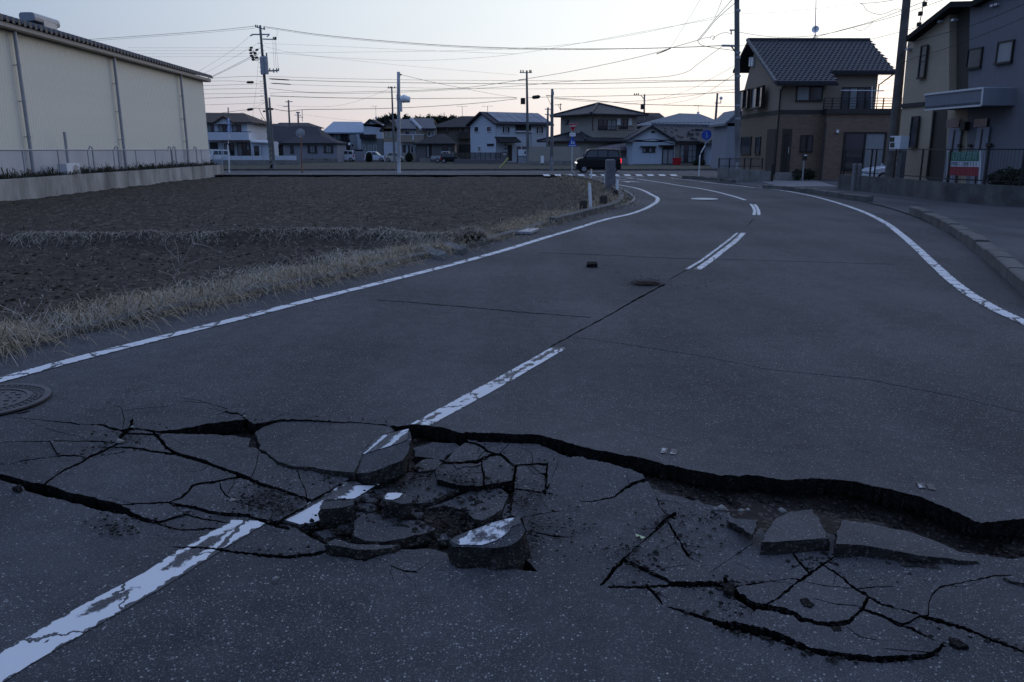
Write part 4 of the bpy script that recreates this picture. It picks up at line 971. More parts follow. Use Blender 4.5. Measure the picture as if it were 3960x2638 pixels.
for i in range(2600):
    x, y = r.uniform(240, 2100), r.uniform(300, 1250)
    if inpoly(np.array([x]), np.array([y]), VO[2][1])[0]:
        g = G(*kB(x, y), -.1); pit.append((g.x, g.y, -.118 + .05 * float(fbm(g.x * 2.2, g.y * 2.2, 4)) + .045 * math.exp(-(((g.x - PIT.x) / .5) ** 2 + ((g.y - PIT.y) / .3) ** 2))))
for i in range(2600):
    x, y = r.uniform(160, 4300), r.uniform(200, 1100)
    if inpoly(np.array([x]), np.array([y]), VO[3][1])[0]:
        g = G(*kC(x, y), -.1); pit.append((g.x, g.y, -.118 + .05 * float(fbm(g.x * 2.2, g.y * 2.2, 4))))
rub = []
for i in range(1500):
    x, y = r.uniform(240, 2100), r.uniform(560, 1180)
    if inpoly(np.array([x]), np.array([y]), VO[2][1])[0]: g = G(*kB(x, y), -.03); rub.append((g.x, g.y, -.034))
tag(scatter_lumps('asphalt_rubble', np.array(rub), .0085, M['broken'], 18, .35, .6), 'broken asphalt bits lying on the sunken plates of the pit', 'rubble', kind='stuff')
tag(scatter_lumps('bed_gravel', np.array(pit), .011, M['bed'], 8, .3), 'dark gravel and crumbs inside the open pit and gaps', 'gravel', kind='stuff')
pale = [tuple(G(*kC(x, y), .0)) for x, y in ((1500,735),(1450,733),(1550,738),(1580,738),(1600,760),(1700,745),(1750,740),(2005,750),(1610,785))] + [tuple(G(*kA(x, y), .0)) for x, y in ((1095,330),(1920,945),(990,465),(2030,245))] + [tuple(G(*kB(x, y), .0)) for x, y in ((1018,682),(300,1345))]
pale.sort(key=lambda p: p[0] / p[1])
for i, p in enumerate(pale):
    o = scatter_lumps('pebble', np.array([p]), .016, M['concrete'], 30 + i, .4); tag(o, 'small pale pebble on the broken asphalt, %s from the left of the pale pebbles' % ordinal(i + 1), 'pebble', 'pale pebbles in the damage')
# heap of reddish soil on the seam of the far carriageway
hp = G(*kD(1487, 652)); X, Y = np.meshgrid(np.linspace(-.5, .5, 90), np.linspace(-.34, .34, 64)); gz = np.exp(-((X / .24) ** 2 + (Y / .15) ** 2) * 1.2) * (1 + 1.1 * fbm(X * 9 + 3, Y * 9, 4)); Z = .007 + .014 * np.maximum(gz - .22, 0) * (1 + .9 * fbm(X * 30, Y * 30, 2))
tag(grid_mesh('soil_heap', X + hp.x, Y + hp.y, Z, make_rubble('heap_soil', (.014, .009, .008), (.032, .02, .017), (.06, .042, .036), 90, 1.0), (gz + .35 * fbm(X * 22, Y * 22, 3)) > .42), 'small heap of dark reddish soil on the centre seam of the road', 'soil heap')

# tilted concrete ditch lids by the roadside, steel grating
for pts, lab in (([(740,600),(920,655),(860,678),(770,655)], 'tilted concrete ditch lid half buried in dry grass'), ([(905,580),(1060,620),(1000,640),(930,620)], 'cracked concrete ditch lid beside the tilted one')):
    kk = crop(1200, 600, 1300 / 2265); P = [G(*kk(x, y), .12 if i < 2 else .05) for i, (x, y) in enumerate(pts)]
    mb = MB(); mb.prism(P, (0, 0, -.09)); o = mb.build('concrete_lid', M['concrete']); recalc(o); tag(o, lab, 'concrete slab')
kk = crop(1200, 600, 1300 / 2265); q = [G(*kk(x, y), .03) for x, y in ((1360,520),(1480,524),(1535,500),(1420,497))]
gr = empty('ditch_grating', q[0], 'galvanised steel grating over the roadside ditch', 'grating')
mb = MB()
for a, b in ((0, 1), (1, 2), (2, 3), (3, 0)): mb.bar(q[a], q[b], .04, .05)
mb.build('grating_frame', M['grey_metal'], gr)
for i in range(1, 14):
    mb = MB(); mb.bar(q[0].lerp(q[1], i / 14), q[3].lerp(q[2], i / 14), .022, .04); mb.build('grating_bar', M['grey_metal'], gr)

# dead weed stalks at the roadside
def stalks(root_px, tips, label, r0=.008):
    b = G(*root_px[0]); b.z = float(field_z(np.array([b.x]), np.array([b.y]))[0]); root = empty('dead_weed', b, label, 'weed')
    for t in tips:
        pts = [V(*p, b.y + t[0]) for p in t[1]]
        pts[0] = Vector((pts[0].x, pts[0].y, max(pts[0].z, -.05)))
        mb = MB(); P = smooth_pl(pts, 1); mb.tube(P, [r0 * (1 - .8 * i / (len(P) - 1)) for i in range(len(P))], 5); mb.build('stalk', M['straw_grey'], root)
k7b = crop(0, 850, 1300 / 2354)
stalks([k7b(1075, 690)], [(0, [k7b(1070,690), k7b(1180,490), k7b(1270,310), k7b(1350,160), k7b(1400,70), k7b(1470,10)]), (0, [k7b(1240,360), k7b(1260,280), k7b(1200,240), k7b(1150,180), k7b(1130,100)]), (.05, [k7b(1250,300), k7b(1245,200), k7b(1215,120)]), (.1, [k7b(1350,165), k7b(1450,180), k7b(1540,230)]), (-.05, [k7b(1380,600), k7b(1420,420), k7b(1480,250), k7b(1410,200)]), (.1, [k7b(1200,665), k7b(1350,560), k7b(1430,470)]), (0, [k7b(1240,350), k7b(1400,270), k7b(1610,240)]), (0, [k7b(1230,360), k7b(1200,290), k7b(1195,220)])], 'tall bare weed stalks leaning out of the kerb grass on the left', .0045)
kk = crop(1200, 600, 1300 / 2265)
stalks([kk(1620, 470)], [(0, [kk(1615,480), kk(1600,380), kk(1560,280), kk(1530,230)]), (0, [kk(1620,480), kk(1630,400), kk(1610,300)]), (.2, [kk(1620,470), kk(1700,370), kk(1800,300)]), (.1, [kk(1590,480), kk(1550,400), kk(1545,330)]), (.1, [kk(1610,470), kk(1580,360), kk(1590,290)])], 'spray of dry weed stalks by the ditch grating', .008)
stalks([kk(335, 490)], [(0, [kk(335,500), kk(333,440), kk(330,380)]), (.1, [kk(340,500), kk(345,450), kk(338,420)])], 'single dry weed standing on the earth ridge', .009)

# ------------------------------------------------------------------ right side: kerbs, footpath, yards
for pts, lab in (([(2450,860),(2354,770),(2150,580),(1990,450),(1900,402),(1800,350),(1722,318)], 'long mossy concrete kerb at the right edge of the near road'), ([(1495,256),(1380,242),(1200,212),(1050,193),(918,180)], 'concrete kerb in front of the brick house forecourt'), ([(752,152),(650,140),(560,133),(478,130)], 'short concrete kerb at the far corner of the junction')):
    P = [G(*kR(*p)) for p in pts]; root = empty('kerb', P[len(P) // 2], lab, 'kerb')
    st = kerb_run(smooth_pl(P, 1), .22, .17, 'kerb_stone', M['concrete_dark'], 1.2, root, -1, gap=.05, jit=.02)
# footpath and forecourts
WB_px = [(4500, 850), (3960, 802), (3871, 797), (3651, 780), (3527, 762), (3340, 740), (3238, 730)]
WB = [G(*p) for p in WB_px]
walk = [(p.x + .02, p.y) for p in RE if p.y > 1] + [(24, 55.4), (24, 47), (60, 40), (60, 0)]
sheet('footpath', walk, .004, M['asphalt_walk'])
yard = [(p.x + .1, p.y + .05) for p in WB] + [(15.5, 37.6), (24, 37.6), (70, 37), (70, 12)]
sheet('yard', yard, .34, mat('yard_gravel', (.05, .048, .045), (.09, .086, .08), 3, .95, .6, 30))
sheet('forecourt', [(12.6, 37.9), (15.3, 38.2), (17.0, 45.4), (13.6, 45.4)], .012, mat('forecourt_concrete', (.11, .11, .115), (.17, .17, .175), 1.2, .9, .2, 30))
def wall_run(name, P, h, t, m, label, cat='wall', z0=-.2, cap=None):
    root = empty(name, P[0], label, cat)
    for a, b in zip(P[:-1], P[1:]):
        d = (b - a).normalized(); nn = Vector((d.y, -d.x, 0)) * t; mb = MB(); q = [a, b, b - nn, a - nn]
        ha, hb = (h, h) if not isinstance(h, (list, tuple)) else h
        mb.hexa([p + Vector((0, 0, z0 - p.z)) for p in q] + [Vector((p.x, p.y, hh)) for p, hh in zip(q, (ha, hb, hb, ha))]); mb.build('wall_section', m, root)
    return root
Ws = list(reversed(WB))
wall_run('retaining_wall', Ws, .62, .18, M['concrete_dark'], 'dark concrete retaining wall below the grey apartment building', 'retaining wall')

# ------------------------------------------------------------------ the cross street
sheet('street', [(-90, FAR_Y - .1), (90, FAR_Y - .1), (90, 67), (-90, 67)], .004, M['asphalt_street'])
sheet('verge', [(-140, 67), (140, 67), (140, 240), (-140, 240)], .012, M['turf'])
x, y = np.meshgrid(np.arange(-60, 30, .3), np.arange(67, 84, .3)); 
vg = grid_mesh('verge', x, y, .05 + .10 * fbm(x * .4, y * .4, 4) + .05 * fbm(x * 2.5, y * 2.5, 3), M['turf']); tag(vg, kind='structure')
tag(wall_run('street_kerb', [Vector((-90, 66.9, 0)), Vector((90, 66.9, 0))], .14, .2, M['concrete_dark'], 'dark low kerb along the far side of the cross street', 'kerb'), kind='structure')
sheet('pavement', [(13.5, 54.9), (22, 54.9), (22, 47.2), (16.5, 47.2)], .012, mat('pale_concrete', (.28, .28, .29), (.36, .36, .37), 1, .9))
street = bpy.data.objects['street']
for x0, x1, yy in ((-24.5, -12, 58.7), (-8.5, -4.3, 59.2), (-19, -17, 62.5), (7, 9, 65.5), (14, 18, 65.8), (22, 26, 65.8)):
    line_mesh('edge_line', [Vector((x0, yy, 0)), Vector((x1, yy, 0))], .16, M['paint_far'], .012, street)
# zebra crossing bars
for i in range(-1, 11):
    x0 = 2362 - 222 + i * 44.7 ; a = G(x0 + 6, 675.2); b = G(x0 + 36, 681.0)
    pts = [G(x0 + 2, 675.2), G(x0 + 26, 675.2), G(x0 + 34, 681.5), G(x0 + 10, 681.5)]
    me = bpy.data.meshes.new('crossing_bar'); me.from_pydata([(p.x, p.y, .014) for p in (pts[3], pts[2], pts[1], pts[0])], [], [(0, 1, 2, 3)]); me.materials.append(M['paint_far']); uv = me.uv_layers.new(name='UVMap')
    for lp, c in zip(me.loops, ((0, .12), (1, .12), (1, .88), (0, .88))): uv.data[lp.index].uv = c
    link('crossing_bar', me, street)
# ------------------------------------------------------------------ building kit
def rect(F, k, x0, y0, x1, y1, back=0.0):
    a0, z1 = F.loc(*k(x0, y0), back); a1, z0 = F.loc(*k(x1, y1), back)
    _, za = F.loc(*k((x0 + x1) / 2, y0), back); _, zb = F.loc(*k((x0 + x1) / 2, y1), back)
    am, _ = F.loc(*k(x0, (y0 + y1) / 2), back); an, _ = F.loc(*k(x1, (y0 + y1) / 2), back)
    return am, an, zb, za
def pbox(F, k, r, o0, o1, name, m, parent, zmin=None, back=0.0):
    a0, a1, z0, z1 = rect(F, k, *r, back)
    if zmin is not None: z0 = zmin
    mb = MB(); mb.fbox(F, a0, a1, z0, z1, o0 - back, o1 - back); return mb.build(name, m, parent)
def window(F, k, r, parent, frame='frame_dark', panes=2, glass=('glass', 'glass_curtain'), out=0.0, name='window', t=.05, d=.07, back=0.0, bars=0):
    a0, a1, z0, z1 = rect(F, k, *r, back); a0, a1 = min(a0, a1), max(a0, a1); out = out - back
    w = min(t, (a1 - a0) * .12, (z1 - z0) * .14); mb = MB()
    mb.fbox(F, a0, a1, z1 - w, z1, out, out + d); mb.fbox(F, a0 - .02, a1 + .02, z0 - w * .4, z0 + w, out, out + d + .03)
    for i in range(panes + 1):
        c = a0 + (a1 - a0) * i / panes; c = min(max(c, a0 + w / 2), a1 - w / 2); mb.fbox(F, c - w / 2, c + w / 2, z0 + w, z1 - w, out, out + d)
    for i in range(bars): zz = z0 + (z1 - z0) * (i + 1) / (bars + 1); mb.fbox(F, a0 + w, a1 - w, zz - w * .35, zz + w * .35, out, out + d * .8)
    o = mb.build(name, M[frame], parent)
    for i in range(panes):
        c0 = a0 + (a1 - a0) * i / panes + w / 2; c1 = a0 + (a1 - a0) * (i + 1) / panes - w / 2; mb = MB(); oo = out + d * (.35 if i % 2 else .5)
        mb.fbox(F, c0, c1, z0 + w, z1 - w, out + .004, oo); mb.build('pane', M[glass[i % len(glass)]], o)
    return o
def uv_slopes(o, dirs):
    me = o.data; uv = me.uv_layers.new(name='UVMap')
    for p in me.polygons:
        n = p.normal; al = Vector((-n.y, n.x, 0)); al = al.normalized() if al.length > .05 else Vector((1, 0, 0)); up = n.cross(al)
        for li in p.loop_indices:
            c = me.vertices[me.loops[li].vertex_index].co; uv.data[li].uv = (c.dot(al), c.dot(up))
def slopes(polys, th, name, m, parent):
    mb = MB()
    for P in polys: mb.prism(P, (0, 0, -th))
    o = mb.build(name, m, parent); recalc(o); uv_slopes(o, None); return o
def hip(F, k, eL, eR, rL, rR, depth, m, parent, out=.45, th=.14, wallm=None, name='roof'):
    """eL/eR eave pixel points at the front, rL/rR ridge pixel points half way back"""
    a, b = F.pt(*k(*eL), -out), F.pt(*k(*eR), -out); c, d = F.pt(*k(*rR), depth / 2), F.pt(*k(*rL), depth / 2)
    sh = -F.n * (depth + 2 * out); a2, b2 = a + sh, b + sh
    P = [[a, b, c, d], [b2, a2, d, c]]; E = [[a, d, a2], [b2, c, b]]
    if wallm is None: return slopes(P + E, th, name, m, parent)
    o = slopes(P, th, name, m, parent)
    for e in E:
        mb = MB(); n = Vector((0, 0, -.16)); dd = F.d * (.35 if e is E[0] else -.35); mb.prism([p + n + dd for p in e], F.d * (.1 if e is E[0] else -.1)); recalc(mb.build('gable', wallm, parent))
    return o
def gfront(F, k, eL, ap, eR, depth, m, parent, wallm, out=.45, th=.16, name='roof'):
    """gable facing the viewer: two slopes running back"""
    a, p, b = F.pt(*k(*eL), -out), F.pt(*k(*ap), -out), F.pt(*k(*eR), -out); s = -F.n * (depth + out)
    o = slopes([[a, p, p + s, a + s], [p, b, b + s, p + s]], th, name, m, parent)
    mb = MB(); dz = Vector((0, 0, -th - .02)); q = -F.n * (out + .0); mb.prism([a + dz + q, b + dz + q, p + dz + q], -F.n * .12); recalc(mb.build('gable', wallm, parent)); return o
def railing(F, k, r, parent, out, m='black_metal', n=10, name='railing'):
    a0, a1, z0, z1 = rect(F, k, *r, -out); o = None; mb = MB(); mb.fbox(F, a0, a1, z1 - .05, z1, out - .02, out + .02); mb.fbox(F, a0, a1, z0, z0 + .04, out - .02, out + .02); o = mb.build(name, M[m], parent)
    for i in range(n + 1):
        a = a0 + (a1 - a0) * i / n; mb = MB(); mb.fbox(F, a - .015, a + .015, z0, z1, out - .015, out + .015); mb.build('baluster', M[m], o)
    return o
def facing(Y, ang=0, x=0): return Face((x, Y), ang)
def wm(name, c, c2=None, **kw): return mat(name, c, c2 or tuple(x * .86 for x in c), kw.pop('scale', 1.5), kw.pop('rough', .85), kw.pop('bump', .12), kw.pop('bscale', 25), **kw)
W_white = wm('white_render', (.52, .54, .58)); W_white2 = wm('pale_siding', (.46, .49, .54), stretch=(1, 1, 14)); W_grey = wm('grey_siding', (.24, .245, .27), stretch=(1, 1, 10)); W_beige = wm('beige_render', (.27, .23, .18)); W_brown = wm('brown_render', (.16, .135, .115)); W_dark = wm('dark_render', (.13, .12, .12)); W_grn = wm('grey_green_siding', (.22, .23, .23)); W_cream = wm('cream_render', (.30, .27, .23)); W_paleblue = wm('pale_blue_siding', (.40, .44, .50), stretch=(12, 12, .6))
R_brown = make_roof('brown_roof', (.042, .028, .023), (.072, .052, .043)); R_slate = make_roof('slate_roof', (.017, .017, .024), (.032, .032, .042)); R_blue = make_roof('blue_steel_roof', (.23, .275, .335), (.28, .325, .385), .45, 2.0, .4); R_solar = make_roof('solar_glass', (.026, .032, .052), (.04, .048, .07), .9, 1.6, .3); R_solar2 = make_roof('solar_glass_pale', (.10, .12, .16), (.14, .16, .2), .5, 1.0, .12); R_dark = make_roof('dark_roof', (.015, .0145, .017), (.028, .027, .03)); R_tile = make_roof('old_tile_roof', (.014, .014, .018), (.06, .06, .066), .26, .28, .45); R_grey = make_roof('grey_roof', (.13, .145, .165), (.17, .185, .205), .3, .6); R_white = mat('white_trim', (.55, .57, .6), rough=.6)

# ---- white house with brown hip roof, far left
F = facing(97); h = empty('house', F.pt(*k2(450, 860)), 'white two-storey house with brown roof and long balcony behind the low white wall', 'house'); D = 7.5
pbox(F, k2, (120, 395, 705, 862), -D, 0, 'wall', W_white, h, -.1)
hip(F, k2, (100, 412), (755, 412), (60, 288), (648, 294), D, R_brown, h, .6)
gfront(facing(96.2), k2, (250, 412), (375, 328), (512, 412), 3, R_brown, h, W_white, .3, .18, 'dormer_roof')
pbox(F, k2, (185, 545, 752, 648), 0, 1.1, 'balcony_wall', W_white, h); railing(F, k2, (187, 532, 742, 545), h, 1.0, 'black_metal', 14)
slopes([[F.pt(*k2(345, 664), -1.5), F.pt(*k2(733, 664), -1.5), F.pt(*k2(728, 630), 0), F.pt(*k2(355, 630), 0)]], .1, 'awning_roof', R_brown, h)
for r in ((180, 440, 262, 540), (320, 445, 432, 540), (500, 450, 616, 540), (400, 690, 525, 850), (565, 685, 690, 845)): window(F, k2, r, h, 'frame_dark', 2, ('glass_curtain', 'glass'))
pbox(F, k2, (205, 675, 312, 762), 0, .03, 'porch_shade_panel', M['frame_dark'], h)  # flat panel on the wall, the porch's shade put into its dark colour
FA = facing(95.5); pbox(FA, k2, (742, 662, 972, 860), -4, 0, 'annex_wall', W_white2, h, -.1)
slopes([[FA.pt(*k2(735, 658), -.4), FA.pt(*k2(985, 672), -.4), FA.pt(*k2(985, 655), 4), FA.pt(*k2(735, 641), 4)]], .14, 'annex_roof', R_white, h)
dr = pbox(FA, k2, (785, 720, 847, 852), 0, .05, 'door', M['frame_dark'], h); pbox(FA, k2, (792, 730, 840, 800), .05, .06, 'pane', M['glass'], dr)
pbox(FA, k2, (724, 768, 762, 852), .5, .9, 'cupboard', M['wood_dark'], h)
mb = MB(); mb.tube([FA.pt(*k2(880, 668), -.06), FA.pt(*k2(882, 855), -.06)], .04, 6); mb.build('downpipe', M['grey_metal'], h)
mb = MB(); mb.tube([F.pt(*k2(447, 295), 3.5), F.pt(*k2(445, 222), 3.5)], .07, 6); mb.build('antenna_mast', M['grey_metal'], h)
# its low garden wall
FW = facing(92.5); gw = empty('garden_wall', FW.pt(*k2(850, 960)), 'low white garden wall on a pale concrete base in front of the white house', 'wall')
pbox(FW, k2, (375, 905, 1380, 968), -.2, 0, 'wall_base', M['concrete'], gw, -.1); pbox(FW, k2, (378, 850, 1326, 905), -.16, -.03, 'wall_upper', W_white, gw)
for x in (480, 620, 760, 900, 1040, 1180): pbox(FW, k2, (x, 852, x + 3, 904), -.03, -.024, 'joint', M['concrete'], gw)
gt = empty('gate', FW.pt(*k2(310, 960)), 'grey metal driveway gate left of the white garden wall', 'gate'); pbox(FW, k2, (250, 897, 372, 985), -.1, -.05, 'gate_panel', M['grey_metal'], gt, .05); pbox(FW, k2, (362, 768, 372, 985), -.05, .05, 'gate_post', M['galv'], gt, -.05)

# ---- grey bungalow with wide slate roof
F = facing(113); h = empty('house', F.pt(*k2(1500, 915)), 'grey bungalow with wide dark slate roof behind the round mirror', 'house')
hip(F, k2, (960, 668), (1690, 660), (790, 474), (1606, 474), 9, R_slate, h, .5, .16)
FL_ = facing(114); gfront(FL_, k2, (725, 540), (795, 480), (970, 650), 1.2, R_slate, h, W_beige, .3, .16, 'side_gable_roof')
pbox(FL_, k2, (752, 560, 962, 860), -2, -.05, 'wall', W_beige, h, -.1)
F2 = facing(111); pbox(F2, k2, (1162, 678, 1866, 918), -6, 0, 'wall', W_grey, h, -.1); hip(F2, k2, (1105, 683), (1876, 683), (1400, 575), (1640, 575), 6, R_slate, h, .45, .14, name='porch_roof')
pbox(F2, k2, (1420, 884, 1866, 918), 0, .03, 'plinth', M['concrete'], h, -.1)
for r in ((1480, 715, 1602, 812), (1690, 715, 1812, 810)): window(F2, k2, r, h, 'frame_dark', 4, ('glass', 'glass_curtain', 'glass_curtain', 'glass'))
window(F2, k2, (1255, 715, 1297, 818), h, 'frame_dark', 1, ('glass',)); pbox(F2, k2, (1070, 700, 1160, 850), -3, -.3, 'carport_shade', M['frame_dark'], h, 0); pbox(F2, k2, (1050, 680, 1165, 700), -2, .2, 'carport_roof', R_white, h)  # solid near-black block stands in for the shade under the carport roof
for x in (1525, 1705): pbox(F2, k2, (x, 893, x + 28, 903), .03, .045, 'floor_vent', M['frame_dark'], h)
F = facing(150); h = empty('house', F.pt(*k2(1250, 640)), 'dark slate roofed house half hidden behind the grey bungalow', 'house')
pbox(F, k2, (1010, 468, 1525, 640), -8, 0, 'wall', W_dark, h, -.1); hip(F, k2, (985, 470), (1545, 470), (1115, 418), (1490, 420), 8, R_slate, h); hip(facing(148), k2, (985, 470), (1200, 470), (1030, 432), (1150, 432), 5, R_slate, h, .3, .14, name='lower_roof')

# ---- house with pale blue hip roof
F = facing(128); h = empty('house', F.pt(*k2(1960, 780)), 'house with pale blue metal hip roof and curtained upper windows', 'house')
pbox(F, k2, (1700, 548, 2215, 790), -9, 0, 'wall', W_grey, h, -.1); hip(F, k2, (1655, 543), (2352, 543), (1815, 404), (2172, 408), 10, R_blue, h, .9, .2)
window(F, k2, (1760, 556, 2052, 640), h, 'frame_dark', 6, ('glass', 'glass_curtain', 'glass_curtain', 'glass')); pbox(F, k2, (1870, 640, 2050, 765), 0, .1, 'porch_shade_panel', M['frame_dark'], h)  # porch is a flat sheet coloured as dark as its shade
pbox(F, k2, (2050, 575, 2125, 790), 0, 1.2, 'bay_wall', W_grn, h, -.1); pbox(F, k2, (2125, 570, 2192, 790), 0, .8, 'bay_wall', W_white2, h, -.1)
mb = MB(); p = F.pt(*k2(2018, 695), -1.6); mb.face(disc(p, (-.3, -1, .25), .2)); mb.build('satellite_dish', M['sign_white'], h); window(F, k2, (2075, 700, 2092, 722), h, 'frame_dark', 1, ('glass',), 1.2)
FB = facing(120); bw = empty('block_wall', FB.pt(*k2(2150, 905)), 'plain grey block wall with dark rail behind the white parked cars', 'wall'); pbox(FB, k2, (1868, 790, 2205, 910), -.2, 0, 'wall_panel', W_grey, bw, -.1); pbox(FB, k2, (1868, 768, 2228, 790), -.15, -.05, 'top_rail', M['black_metal'], bw); pbox(FB, k2, (2205, 768, 2232, 910), -.3, .05, 'gate_post', W_grey, bw, -.1)

# ---- grey-green house with balcony and three white-framed windows
F = facing(124); h = empty('house', F.pt(*k3(120, 800)), 'grey house with dark balcony and three white-framed ground floor windows', 'house')
pbox(F, k3, (-10, 625, 272, 905), -7, 0, 'wall', W_grn, h, -.1); pbox(facing(126), k3, (22, 440, 268, 640), -6, 0, 'upper_wall', W_white2, h)
gfront(facing(126), k3, (15, 440), (95, 368), (300, 470), 6, R_slate, h, W_white2, .5, .2); pbox(F, k3, (-20, 572, 192, 628), 0, .9, 'balcony', M['black_metal'], h)
for x in (5, 80, 150): window(F, k3, (x, 710, x + 40, 798), h, 'frame_white', 1, ('glass_curtain',))
window(facing(126), k3, (78, 392, 96, 432), h, 'frame_dark', 1, ('glass',))
mb = MB(); q = F.pt(*k3(182, 355), 3); mb.face(disc(q, (-.4, -1, .3), .2)); mb.tube([q, F.pt(*k3(200, 640), 3)], .06, 6); mb.tube([q, F.pt(*k3(178, 205), 3)], .03, 5); mb.bar(F.pt(*k3(118, 207), 3), F.pt(*k3(206, 205), 3), .04); mb.build('antenna', M['grey_metal'], h)

# ---- beige house with solar roof and gable
F = facing(119); h = empty('house', F.pt(*k3(520, 900)), 'beige house with timbered gable, solar roof and long balcony', 'house')
pbox(F, k3, (282, 495, 962, 690), -8, 0, 'wall', W_beige, h, -.1); pbox(F, k3, (285, 688, 962, 905), -7.9, .02, 'lower_wall', W_white2, h, -.1)
gfront(F, k3, (226, 518), (345, 378), (470, 505), 6, R_slate, h, W_beige, .6, .2); hip(F, k3, (455, 495), (705, 497), (420, 374), (690, 374), 9, R_solar, h, .5, .18, W_beige); hip(facing(118.5), k3, (775, 492), (968, 492), (628, 358), (960 - 40, 362), 9, R_solar, h, .6, .18, W_beige, name='solar_roof')
mb = MB(); mb.bar(F.pt(*k3(628, 358), -.2), F.pt(*k3(780, 508), -.8), .2, .3); mb.build('verge_board', R_white, h)
pbox(F, k3, (500, 578, 812, 672), 0, 1.0, 'balcony_wall', W_beige, h); pbox(F, k3, (500, 572, 812, 580), -.02, 1.05, 'balcony_cap', R_white, h); pbox(F, k3, (285, 676, 820, 688), 0, .06, 'belt_course', R_white, h); pbox(F, k3, (668, 585, 682, 650), 1.0, 1.04, 'balcony_slot', R_white, h)
for r in ((303, 530, 322, 602), (366, 530, 386, 602), (415, 530, 430, 600)): window(F, k3, r, h, 'frame_white', 1, ('glass_curtain',))
window(F, k3, (555, 525, 696, 578), h, 'frame_white', 2); window(F, k3, (850, 527, 946, 597), h, 'frame_white', 2, t=.12); pbox(F, k3, (345, 448, 370, 458), 0, .05, 'gable_vent', M['frame_dark'], h)
for r in ((525, 710, 570, 805), (600, 712, 625, 850), (640, 730, 665, 805), (695, 735, 730, 810)): window(F, k3, r, h, 'frame_dark', 1, ('glass',))
pbox(facing(117.5), k3, (520, 812, 760, 905), -.2, 0, 'front_wall', W_cream, h, -.1)

# ---- dark hip-roofed house with annex
F = facing(121); h = empty('house', F.pt(*k3(1200, 800)), 'brown house with dark hip roof and brown balcony next to the white solar house', 'house')
pbox(F, k3, (972, 470, 1420, 890), -8, 0, 'wall', W_brown, h, -.1); hip(F, k3, (878, 478), (1440, 470), (1288, 333), (1485, 334), 9, R_dark, h, .8, .18)
pbox(F, k3, (1250, 560, 1412, 632), 0, 1.0, 'balcony', M['wood_dark'], h); pbox(F, k3, (1265, 700, 1412, 805), 0, .06, 'garage_panel', M['frame_dark'], h)  # flat near-black panel below the balcony, no opening behind it
for r in ((1090, 492, 1122, 555), (1262, 492, 1300, 556), (1320, 490, 1400, 556)): window(F, k3, r, h, 'frame_dark', 1, ('glass',))
F = facing(114); h = empty('house', F.pt(*k3(950, 900)), 'small annex with steep dark pyramid roof behind the flatbed truck', 'house')
pbox(F, k3, (705, 690, 1205, 905), -5, 0, 'wall', W_dark, h, -.1); hip(F, k3, (665, 688), (1214, 688), (985, 568), (1076, 568), 6, R_dark, h, .5, .16)
d_ = pbox(F, k3, (833, 708, 906, 875), 0, .06, 'door', M['frame_dark'], h); pbox(F, k3, (846, 715, 868, 870), .06, .07, 'pane', M['glass_curtain'], d_)
window(F, k3, (1040, 705, 1112, 792), h, 'frame_dark', 2, ('glass',)); window(F, k3, (1170, 705, 1205, 780), h, 'frame_dark', 1, ('glass',)); pbox(F, k3, (760, 880, 900, 912), 0, 1.2, 'porch_step', M['concrete'], h, -.1)
for x in (925, 1018): mb = MB(); mb.tube([F.pt(*k3(x, 695), -.05), F.pt(*k3(x, 880), -.05)], .035, 5); mb.build('downpipe', M['grey_metal'], h)

# ---- white house with solar panels, seen on its corner
O = V(*k3(1745, 900), 107); FR = Face((O.x, O.y), 30); FLf = Face((O.x, O.y), -60); h = empty('house', O, 'white two-storey house with pale solar panels on its long roof', 'house')
aL, ze = FLf.loc(*k3(1408, 440)); aR, _ = FR.loc(*k4(322, 330)); _, ze = FR.loc(*k3(1745, 432)); W_ = -aL
mb = MB(); c = [FR.P(0, -.1), FR.P(aR, -.1), FR.P(aR, -.1, -W_), FR.P(0, -.1, -W_)]; mb.hexa(c + [p + Vector((0, 0, ze + .1)) for p in c]); mb.build('wall', W_white2, h)
_, zr = FLf.loc(*k3(1545, 300)); oh = .5
def roof_on(FR, L, W_, ze, zr, oh, m, name, parent, th=.2):
    s = (zr - ze) / (W_ / 2); e0 = FR.P(-oh, ze - s * oh, oh); e1 = FR.P(L + oh, ze - s * oh, oh); r0 = FR.P(-oh, zr, -W_ / 2); r1 = FR.P(L + oh, zr, -W_ / 2); b0 = FR.P(-oh, ze - s * oh, -W_ - oh); b1 = FR.P(L + oh, ze - s * oh, -W_ - oh); up = Vector((0, 0, th + .02))
    o = slopes([[p + up for p in q] for q in ([e0, e1, r1, r0], [b1, b0, r0, r1])], th, name, m, parent); return o, (e0 + up, e1 + up, r1 + up, r0 + up)
o, (e0, e1, r1, r0) = roof_on(FR, aR, W_, ze, zr, oh, R_slate, 'roof', h)
for a in (0, aR): mb = MB(); mb.prism([FR.P(a, ze - .02, 0), FR.P(a, zr, -W_ / 2), FR.P(a, ze - .02, -W_)], FR.d * (.1 if a == 0 else -.1)); recalc(mb.build('gable', W_white2, h))
for i in range(6):
    for j in range(2):
        q = lambda u, v: e0.lerp(e1, u).lerp(r0.lerp(r1, u), v) + Vector((0, 0, .05)); u0, v0 = .10 + i * .148, .10 + j * .42
        mb = MB(); mb.prism([q(u0, v0), q(u0 + .142, v0), q(u0 + .142, v0 + .40), q(u0, v0 + .40)], (0, 0, .05)); pnl = recalc(mb.build('solar_panel', R_solar2, h)); uv_slopes(pnl, None)
for r in ((1462, 470, 1518, 541), (1627, 465, 1685, 538)): window(FLf, k3, r, h, 'frame_white', 1, ('glass',))
